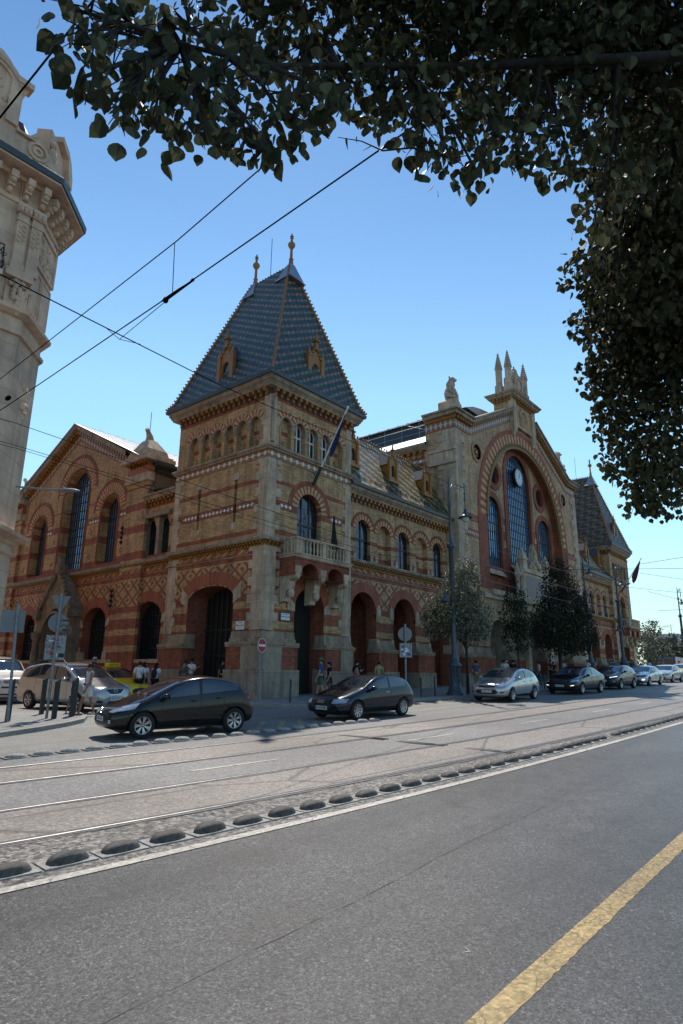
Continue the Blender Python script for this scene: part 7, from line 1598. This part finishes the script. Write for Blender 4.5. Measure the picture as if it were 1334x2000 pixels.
x, y = 92, 3.5; z = G(x, y); root = tag(empty('bus', (x, y, z)), 'dark bus front far down the road below the pillar', 'bus'); m = MB(); m.box(x-3, x+3, z+.3, z+2.9, y-1.3, y+1.3); m.box(x-3.05, x+3.05, z+.35, z+.8, y-1.32, y+1.32, WF, 0); m.build('body', M['p_blue'], root); m = MB(); m.box(x-3.08, x-3.0, z+1.2, z+2.5, y-1.1, y+1.1); m.build('windscreen', M['cglass'], root)
root = tag(empty('building', (150, -30, .5)), 'low block closing the road far behind the right edge', 'building'); 
m = MB(); m.box(150, 170, -3, 9, -46, -14); m.build('wall', M['conc'], root)
for k in range(3): m = MB(); m.box(149.9, 150.02, 1+k*2.7, 2.6+k*2.7, -45, -15); m.build('window_band', M['glass'], root)
# ================================================================ people
def mat1(n, c, r=.8): return plain(n, c, r, 0, .3, 0, .1, 20)
for n_, c_ in (('skin1', (.42, .235, .155)), ('skin2', (.30, .16, .10)), ('c_white', (.62, .62, .64)), ('c_black', (.010, .010, .013)), ('c_blue', (.025, .075, .21)), ('c_green', (.05, .12, .09)), ('c_pink', (.38, .06, .16)), ('c_yellow', (.38, .36, .14)), ('c_grey', (.12, .12, .13)), ('c_navy', (.012, .018, .05)), ('c_denim', (.05, .085, .15)), ('c_lilac', (.55, .50, .55)), ('c_khaki', (.22, .17, .10)), ('c_red', (.28, .03, .03)), ('h_black', (.010, .008, .007)), ('h_brown', (.04, .022, .012)), ('h_cap', (.45, .45, .46)), ('h_green', (.03, .14, .07)), ('shoe', (.04, .035, .03)), ('shoew', (.5, .48, .45))): M[n_] = mat1(n_, c_)
def skin_mesh(verts, edges, radii, name, mat, root_i=0, sub=1):
    me = bpy.data.meshes.new(name); me.from_pydata(verts, edges, []); o = bpy.data.objects.new(name, me); col.objects.link(o)
    md = o.modifiers.new('skin', 'SKIN'); md.use_smooth_shade = True; sv = me.skin_vertices[0].data
    for i, r in enumerate(radii): sv[i].radius = r if isinstance(r, tuple) else (r, r); sv[i].use_root = (i == root_i)
    s = o.modifiers.new('sub', 'SUBSURF'); s.levels = sub; s.render_levels = sub
    dg = bpy.context.evaluated_depsgraph_get(); m2 = bpy.data.meshes.new_from_object(o.evaluated_get(dg)); bpy.data.objects.remove(o); m2.materials.clear(); m2.materials.append(mat); m2.name = name
    for p in m2.polygons: p.use_smooth = True
    return m2
def person(label, x, y, face, h=1.72, top='c_white', bottom='c_denim', legs='shorts', skin='skin1', hair='h_black', style='short', walk=0.0, arms='down', sleeve=True, bag=None, base=.11, group=None, sit=False, shoe='shoe', fem=False, lean=0):
    s = h/1.72; z = G(x, y)+base; root = tag(empty('person', (0, 0, 0)), label, 'person', group)
    sw = .165 if fem else .19; hp = .10
    J = {}; lift = -.42 if sit else 0
    J['pel'] = (0, 0, .97); J['wa'] = (0, .01+lean*.3, 1.10); J['ch'] = (0, .0+lean*.6, 1.28); J['sh'] = (0, -.01+lean, 1.42); J['nk'] = (0, 0+lean, 1.49); J['hd'] = (0, .015+lean, 1.585); J['ht'] = (0, .0+lean, 1.665)
    names = ['pel', 'wa', 'ch', 'sh', 'nk', 'hd', 'ht']; E = [(0, 1), (1, 2), (2, 3), (3, 4), (4, 5), (5, 6)]; R = [(.135, .10), (.118, .088) if fem else (.13, .095), (.145, .10) if fem else (.16, .11), (.10, .075), .052, (.078, .09), (.066, .078)]
    Vt = [J[n] for n in names]; seg = {}
    for sg in (-1, 1):
        w = walk*sg; i0 = len(Vt)
        if sit: leg = [(sg*hp, .05, .93), (sg*(hp+.03), .42, .92), (sg*(hp+.02), .40, .52), (sg*(hp+.02), .52, .47)]
        else: leg = [(sg*hp, 0, .90), (sg*(hp+.005), .03+w*.5, .50), (sg*hp, w*.95-.02*(1 if w < 0 else 0), .085+(.06 if w < -.1 else 0)), (sg*(hp+.02), w*.95+.13, .035+(.0 if w >= 0 else .03))]
        Vt += leg; R += [(.092, .092), .056, .038, (.042, .028)]; E += [(0, i0), (i0, i0+1), (i0+1, i0+2), (i0+2, i0+3)]; seg[('leg', sg)] = i0
        i1 = len(Vt); a = -w*.7
        if arms == 'phone' or (arms == 'one' and sg > 0): arm = [(sg*sw, -.01+lean, 1.40), (sg*(sw+.045), .02, 1.13), (sg*(sw-.06), .25, 1.20), (sg*(sw-.09), .32, 1.235)]
        else: arm = [(sg*sw, -.01+lean, 1.40), (sg*(sw+.05), -.01+a*.3, 1.12), (sg*(sw+.045), .05+a*.7, .87), (sg*(sw+.04), .07+a*.75, .80)]
        Vt += arm; R += [.056, .042, .026, (.034, .017)]; E += [(3, i1), (i1, i1+1), (i1+1, i1+2), (i1+2, i1+3)]; seg[('arm', sg)] = i1
        p, q = V(*arm[2]), V(*arm[3]); d = (q-p).normalized(); sd = V(0, 1, 0) if abs(d.z) > .7 else V(1, 0, 0); hand = q
        for k, (off, L_) in enumerate(((-.026, .062), (-.009, .074), (.009, .070), (.025, .055))):
            j = len(Vt); f0 = hand+sd*off+d*.03; f1 = f0+d*L_*.55+V(-sg*.008, 0, 0); f2 = f1+d*L_*.45+V(-sg*.018, 0, 0); Vt += [tuple(f0), tuple(f1), tuple(f2)]; R += [.0085, .008, .0065]; E += [(i1+3, j), (j, j+1), (j+1, j+2)]
        j = len(Vt); t0 = hand+sd*(.034 if True else 0)-d*.01; Vt += [tuple(t0), tuple(t0+sd*.02+d*.035)]; R += [.010, .008]; E += [(i1+2, j), (j, j+1)] if False else [(i1+3, j), (j, j+1)]
    bm = skin_mesh(Vt, E, R, 'body', M[skin]); b = bpy.data.objects.new('body', bm); col.objects.link(b); b.parent = root
    def sub(nodes, edges, radii, nm, mat): me = skin_mesh([Vt[n] if not isinstance(n, tuple) else n for n in nodes], edges, radii, nm, M[mat]); o = bpy.data.objects.new(nm, me); col.objects.link(o); o.parent = root; return o
    # face and hair
    f = MB(); hx = J['hd']; fy = hx[1]+.083
    for sg in (-1, 1): f.blob((sg*.03, fy-.004, hx[2]+.018), .012, .007, .007, 6, 4, 0); f.blob((sg*.078, hx[1]-.005, hx[2]), .012, .022, .032, 6, 4, 1)
    f.blob((0, fy+.008, hx[2]-.008), .011, .018, .022, 6, 4, 1); f.blob((0, fy-.006, hx[2]-.048), .024, .007, .006, 6, 4, 2); f.build('face', [M['h_black'], M[skin], M['c_red']], root)
    hr = MB(); c = V(0, hx[1]-.018, hx[2]+.045); hr.blob(c, .094, .104, .090, 12, 8)
    if style == 'bun': hr.blob(c+V(0, -.055, .115), .042, .042, .045, 8, 6)
    if style == 'long': hr.blob(c+V(0, -.05, -.13), .092, .055, .19, 10, 7)
    if style == 'tail': hr.tube([c+V(0, -.09, .03), c+V(0, -.15, -.02), c+V(0, -.13, -.22)], [.03, .032, .012], 7)
    if style == 'bob': hr.blob(c+V(0, -.03, -.06), .10, .085, .09, 10, 7)
    hr.build('hair', M[hair if style not in ('cap', 'hat') else 'h_brown'], root)
    if style in ('cap', 'hat'):
        q = MB(); q.blob(c+V(0, 0, .03), .104, .112, .085, 12, 7)
        if style == 'cap': q.blob(c+V(0, .11, .015), .07, .075, .012, 10, 4)
        else: q.lathe(c, [(.10, .03), (.17, .0), (.17, -.008), (.1, .01)], 14)
        q.build('cap', M[hair], root)
    L0, L1, A0, A1 = seg[('leg', -1)], seg[('leg', 1)], seg[('arm', -1)], seg[('arm', 1)]
    # garments
    if legs == 'dress':
        nodes = [0, 1, 2, 3, A0, A1]; ed = [(0, 1), (1, 2), (2, 3), (3, 4), (3, 5)]; rad = [(.165, .13), (.138, .108), (.165, .12), (.112, .085), .066, .066]
        if sleeve:
            nodes += [tuple(V(*Vt[A0]).lerp(V(*Vt[A0+1]), .6)), tuple(V(*Vt[A1]).lerp(V(*Vt[A1+1]), .6))]; ed += [(4, 6), (5, 7)]; rad += [.06, .06]
        sub(nodes, ed, rad, 'dress', top); q = MB(); q.lathe((0, 0, 0), [(.15, 1.02), (.175, .92), (.19, .80), (.20, .70), (.185, .70), (.12, .9)], 14, sy=.8); q.build('skirt', M[top], root)
    else:
        nodes = [0, 1, 2, 3, A0, A1]; ed = [(0, 1), (1, 2), (2, 3), (3, 4), (3, 5)]; rad = [(.158, .122), (.150 if not fem else .135, .115), (.178 if not fem else .16, .128), (.118, .09), .073, .073]
        if sleeve:
            nodes += [tuple(V(*Vt[A0]).lerp(V(*Vt[A0+1]), .7)), tuple(V(*Vt[A1]).lerp(V(*Vt[A1+1]), .7))]; ed += [(4, 6), (5, 7)]; rad += [.062, .062]
        sub(nodes, ed, rad, 'shirt', top)
        k = .62 if legs == 'shorts' else 1.85; nd = [0, L0, L1]; ed = [(0, 1), (0, 2)]; rad = [(.15, .115), .108, .108]
        for Lb, pi_ in ((L0, 1), (L1, 2)):
            if legs == 'shorts': nd.append(tuple(V(*Vt[Lb]).lerp(V(*Vt[Lb+1]), .8))); ed.append((pi_, len(nd)-1)); rad.append(.088)
            else: nd += [Lb+1, tuple(V(*Vt[Lb+1]).lerp(V(*Vt[Lb+2]), .9))]; ed += [(pi_, len(nd)-2), (len(nd)-2, len(nd)-1)]; rad += [.074, .058]
        sub(nd, ed, rad, 'shorts' if legs == 'shorts' else 'trousers', bottom)
    q = MB()
    for Lb in (L0, L1):
        a_, t_ = V(*Vt[Lb+2]), V(*Vt[Lb+3]); q.blob(a_.lerp(t_, .55)-V(0, 0, .012 if not sit else 0), .046, .125, .042, 9, 6)
    q.build('shoe', M[shoe], root)
    if bag:
        q = MB(); 
        if bag == 'back': q.blob((0, -.19, 1.22), .15, .09, .22, 10, 7); q.tube([(-.1, -.14, 1.38), (-.1, .0, 1.45), (-.11, .1, 1.3)], .016, 5)
        else: q.tube([(-.12, .02, 1.46), (.05, .125, 1.25), (.18, .05, 1.02)], .014, 5); q.tube([(-.12, 0, 1.46), (.05, -.125, 1.25), (.18, -.05, 1.02)], .014, 5); q.box(.15, .24, .88, 1.06, -.08, .10)
        q.build('bag', M['c_navy' if bag != 'pink' else 'c_pink'], root)
    if arms == 'phone': q = MB(); q.box(-.04, .04, 1.22, 1.34, .36, .372); q.build('phone', M['h_black'], root)
    root.location = (x, y, z+lift*s); root.rotation_euler = (0, 0, face-pi/2); root.scale = (s,)*3
    return root
W_, E_, S_, N_ = pi, 0, -pi/2, pi/2
person('woman with hair bun in light sleeveless top and shorts crossing by the bollards', -8.95, -1.35, radians(170), 1.70, 'c_lilac', 'c_white', 'shorts', 'skin2', 'h_brown', 'bun', .22, 'down', False, 'side', .0, fem=True, shoe='shoew')
person('small child in dark blue clothes walking beside the woman with the bun', -9.25, -.95, radians(175), 1.12, 'c_navy', 'c_blue', 'shorts', 'skin2', 'h_black', 'short', .25, base=0)
person('person in white T-shirt with dark shoulder strap, leftmost of three by the taxi', -4.0, 3.4, radians(60), 1.72, 'c_white', 'c_black', 'long', 'skin1', 'h_black', 'short', .1, bag='side', base=0, group='three people by the taxi')
person('long-haired person in white top in the middle of three by the taxi', -3.45, 3.9, radians(40), 1.70, 'c_white', 'c_black', 'long', 'skin1', 'h_black', 'long', .1, bag='back', base=0, fem=True, group='three people by the taxi')
person('person with long black hair and dark backpack, rightmost of three by the taxi', -2.95, 3.7, radians(30), 1.66, 'c_white', 'c_black', 'long', 'skin1', 'h_black', 'long', .1, bag='back', base=0, fem=True, group='three people by the taxi')
person('person in a pale cap behind the yellow taxi', -2.6, 9.8, radians(-60), 1.78, 'c_grey', 'c_denim', 'long', 'skin1', 'h_cap', 'cap', base=.1)
person('woman in sleeveless top standing left in the big side arch', -.45, 4.95, radians(-150), 1.64, 'c_grey', 'c_denim', 'long', 'skin1', 'h_brown', 'tail', arms='one', sleeve=False, fem=True)
person('man in white T-shirt with dark strap standing in the big side arch', -.5, 4.35, radians(200), 1.72, 'c_white', 'c_denim', 'long', 'skin1', 'h_black', 'short', arms='phone', bag='side')
person('person in dark clothes half hidden in the shade of the big side arch', .3, 2.9, radians(190), 1.72, 'c_black', 'c_black', 'long', 'skin1', 'h_black', 'short')
person('tall man in blue shirt, green shorts and green hat by the balcony door', 1.15, -2.75, radians(125), 1.80, 'c_blue', 'c_green', 'shorts', 'skin1', 'h_green', 'hat', .2, 'one')
person('woman in short black dress with black bob walking behind the man in blue', 1.95, -2.55, radians(150), 1.64, 'c_black', 'c_black', 'dress', 'skin1', 'h_black', 'bob', .22, fem=True)
person('child in pink top behind the navy car roof', 5.2, -1.5, radians(-20), 1.45, 'c_pink', 'c_denim', 'long', 'skin1', 'h_black', 'tail', .1, sleeve=False, fem=True, lean=.05)
person('person in purple shirt with pink backpack looking at a phone behind the navy car', 5.75, -1.15, radians(-10), 1.70, 'c_navy', 'c_black', 'long', 'skin1', 'h_black', 'short', arms='phone', bag='back')
person('person in yellow-green shirt with a diagonal strap seen from behind', 7.9, -.95, radians(50), 1.62, 'c_yellow', 'c_black', 'long', 'skin1', 'h_black', 'short', bag='side')
crowd = [(14.6, -3.2, 60, 1.7, 'c_denim', 'c_khaki', 'short', 'man in faded blue shirt below the slender young tree'), (19.3, -2.8, 200, 1.75, 'c_white', 'c_black', 'short', 'person in white shirt left in the shade of the large dark tree'), (20.0, -2.6, 150, 1.68, 'c_grey', 'c_khaki', 'cap', 'person with pale cap and khaki trousers under the large dark tree'), (20.8, -2.7, 40, 1.72, 'c_black', 'c_khaki', 'short', 'dark-shirted person with khaki trousers under the large dark tree'), (23.9, -3.2, 120, 1.66, 'c_lilac', 'c_denim', 'long', 'long-haired person in pale top right of the dark tree trunk'),
 (27.5, -2.6, 90, 1.74, 'c_navy', 'c_black', 'short', 'person in navy top leaning at the plinth past the dark tree'), (28.6, -2.4, 220, 1.62, 'c_black', 'c_black', 'long', 'long-haired person in black at the plinth past the dark tree'), (29.8, -2.7, 180, 1.7, 'c_white', 'c_denim', 'short', 'person in white top among the group past the dark tree'), (30.9, -2.5, 140, 1.68, 'c_red', 'c_denim', 'short', 'person in red top at the right end of the group past the dark tree'), (34.8, -2.9, 170, 1.75, 'c_white', 'c_navy', 'short', 'person in white shirt just right of the second lamp post'),
 (40.6, -3.0, 150, 1.7, 'c_green', 'c_denim', 'short', 'person in green top in front of the far arcade arch'), (42.0, -2.8, 200, 1.74, 'c_blue', 'c_denim', 'short', 'person in blue top walking before the far arcade arch'), (45.8, -3.4, 160, 1.76, 'c_denim', 'c_black', 'short', 'person in light blue shirt at the foot of the far corner tower'), (46.9, -3.2, 60, 1.62, 'c_black', 'c_black', 'long', 'person in black beside the light blue shirt at the far tower'), (51, -3.6, 180, 1.7, 'c_white', 'c_denim', 'short', 'person in white beyond the far tower lamp post'), (53.5, -3.2, 100, 1.7, 'c_black', 'c_grey', 'short', 'person in dark clothes beyond the far tower lamp post'), (60, -2.5, 170, 1.72, 'c_grey', 'c_black', 'short', 'person in grey at the far end of the pavement'), (63, -3.8, 180, 1.7, 'c_pink', 'c_denim', 'long', 'person in pink at the far end of the pavement')]
for x, y, a, h, t_, b_, st_, lb in crowd: person(lb, x, y, radians(a), h, t_, b_, 'long', 'skin1', 'h_black' if st_ != 'cap' else 'h_cap', st_, .12, group='people in the shade along the hall')
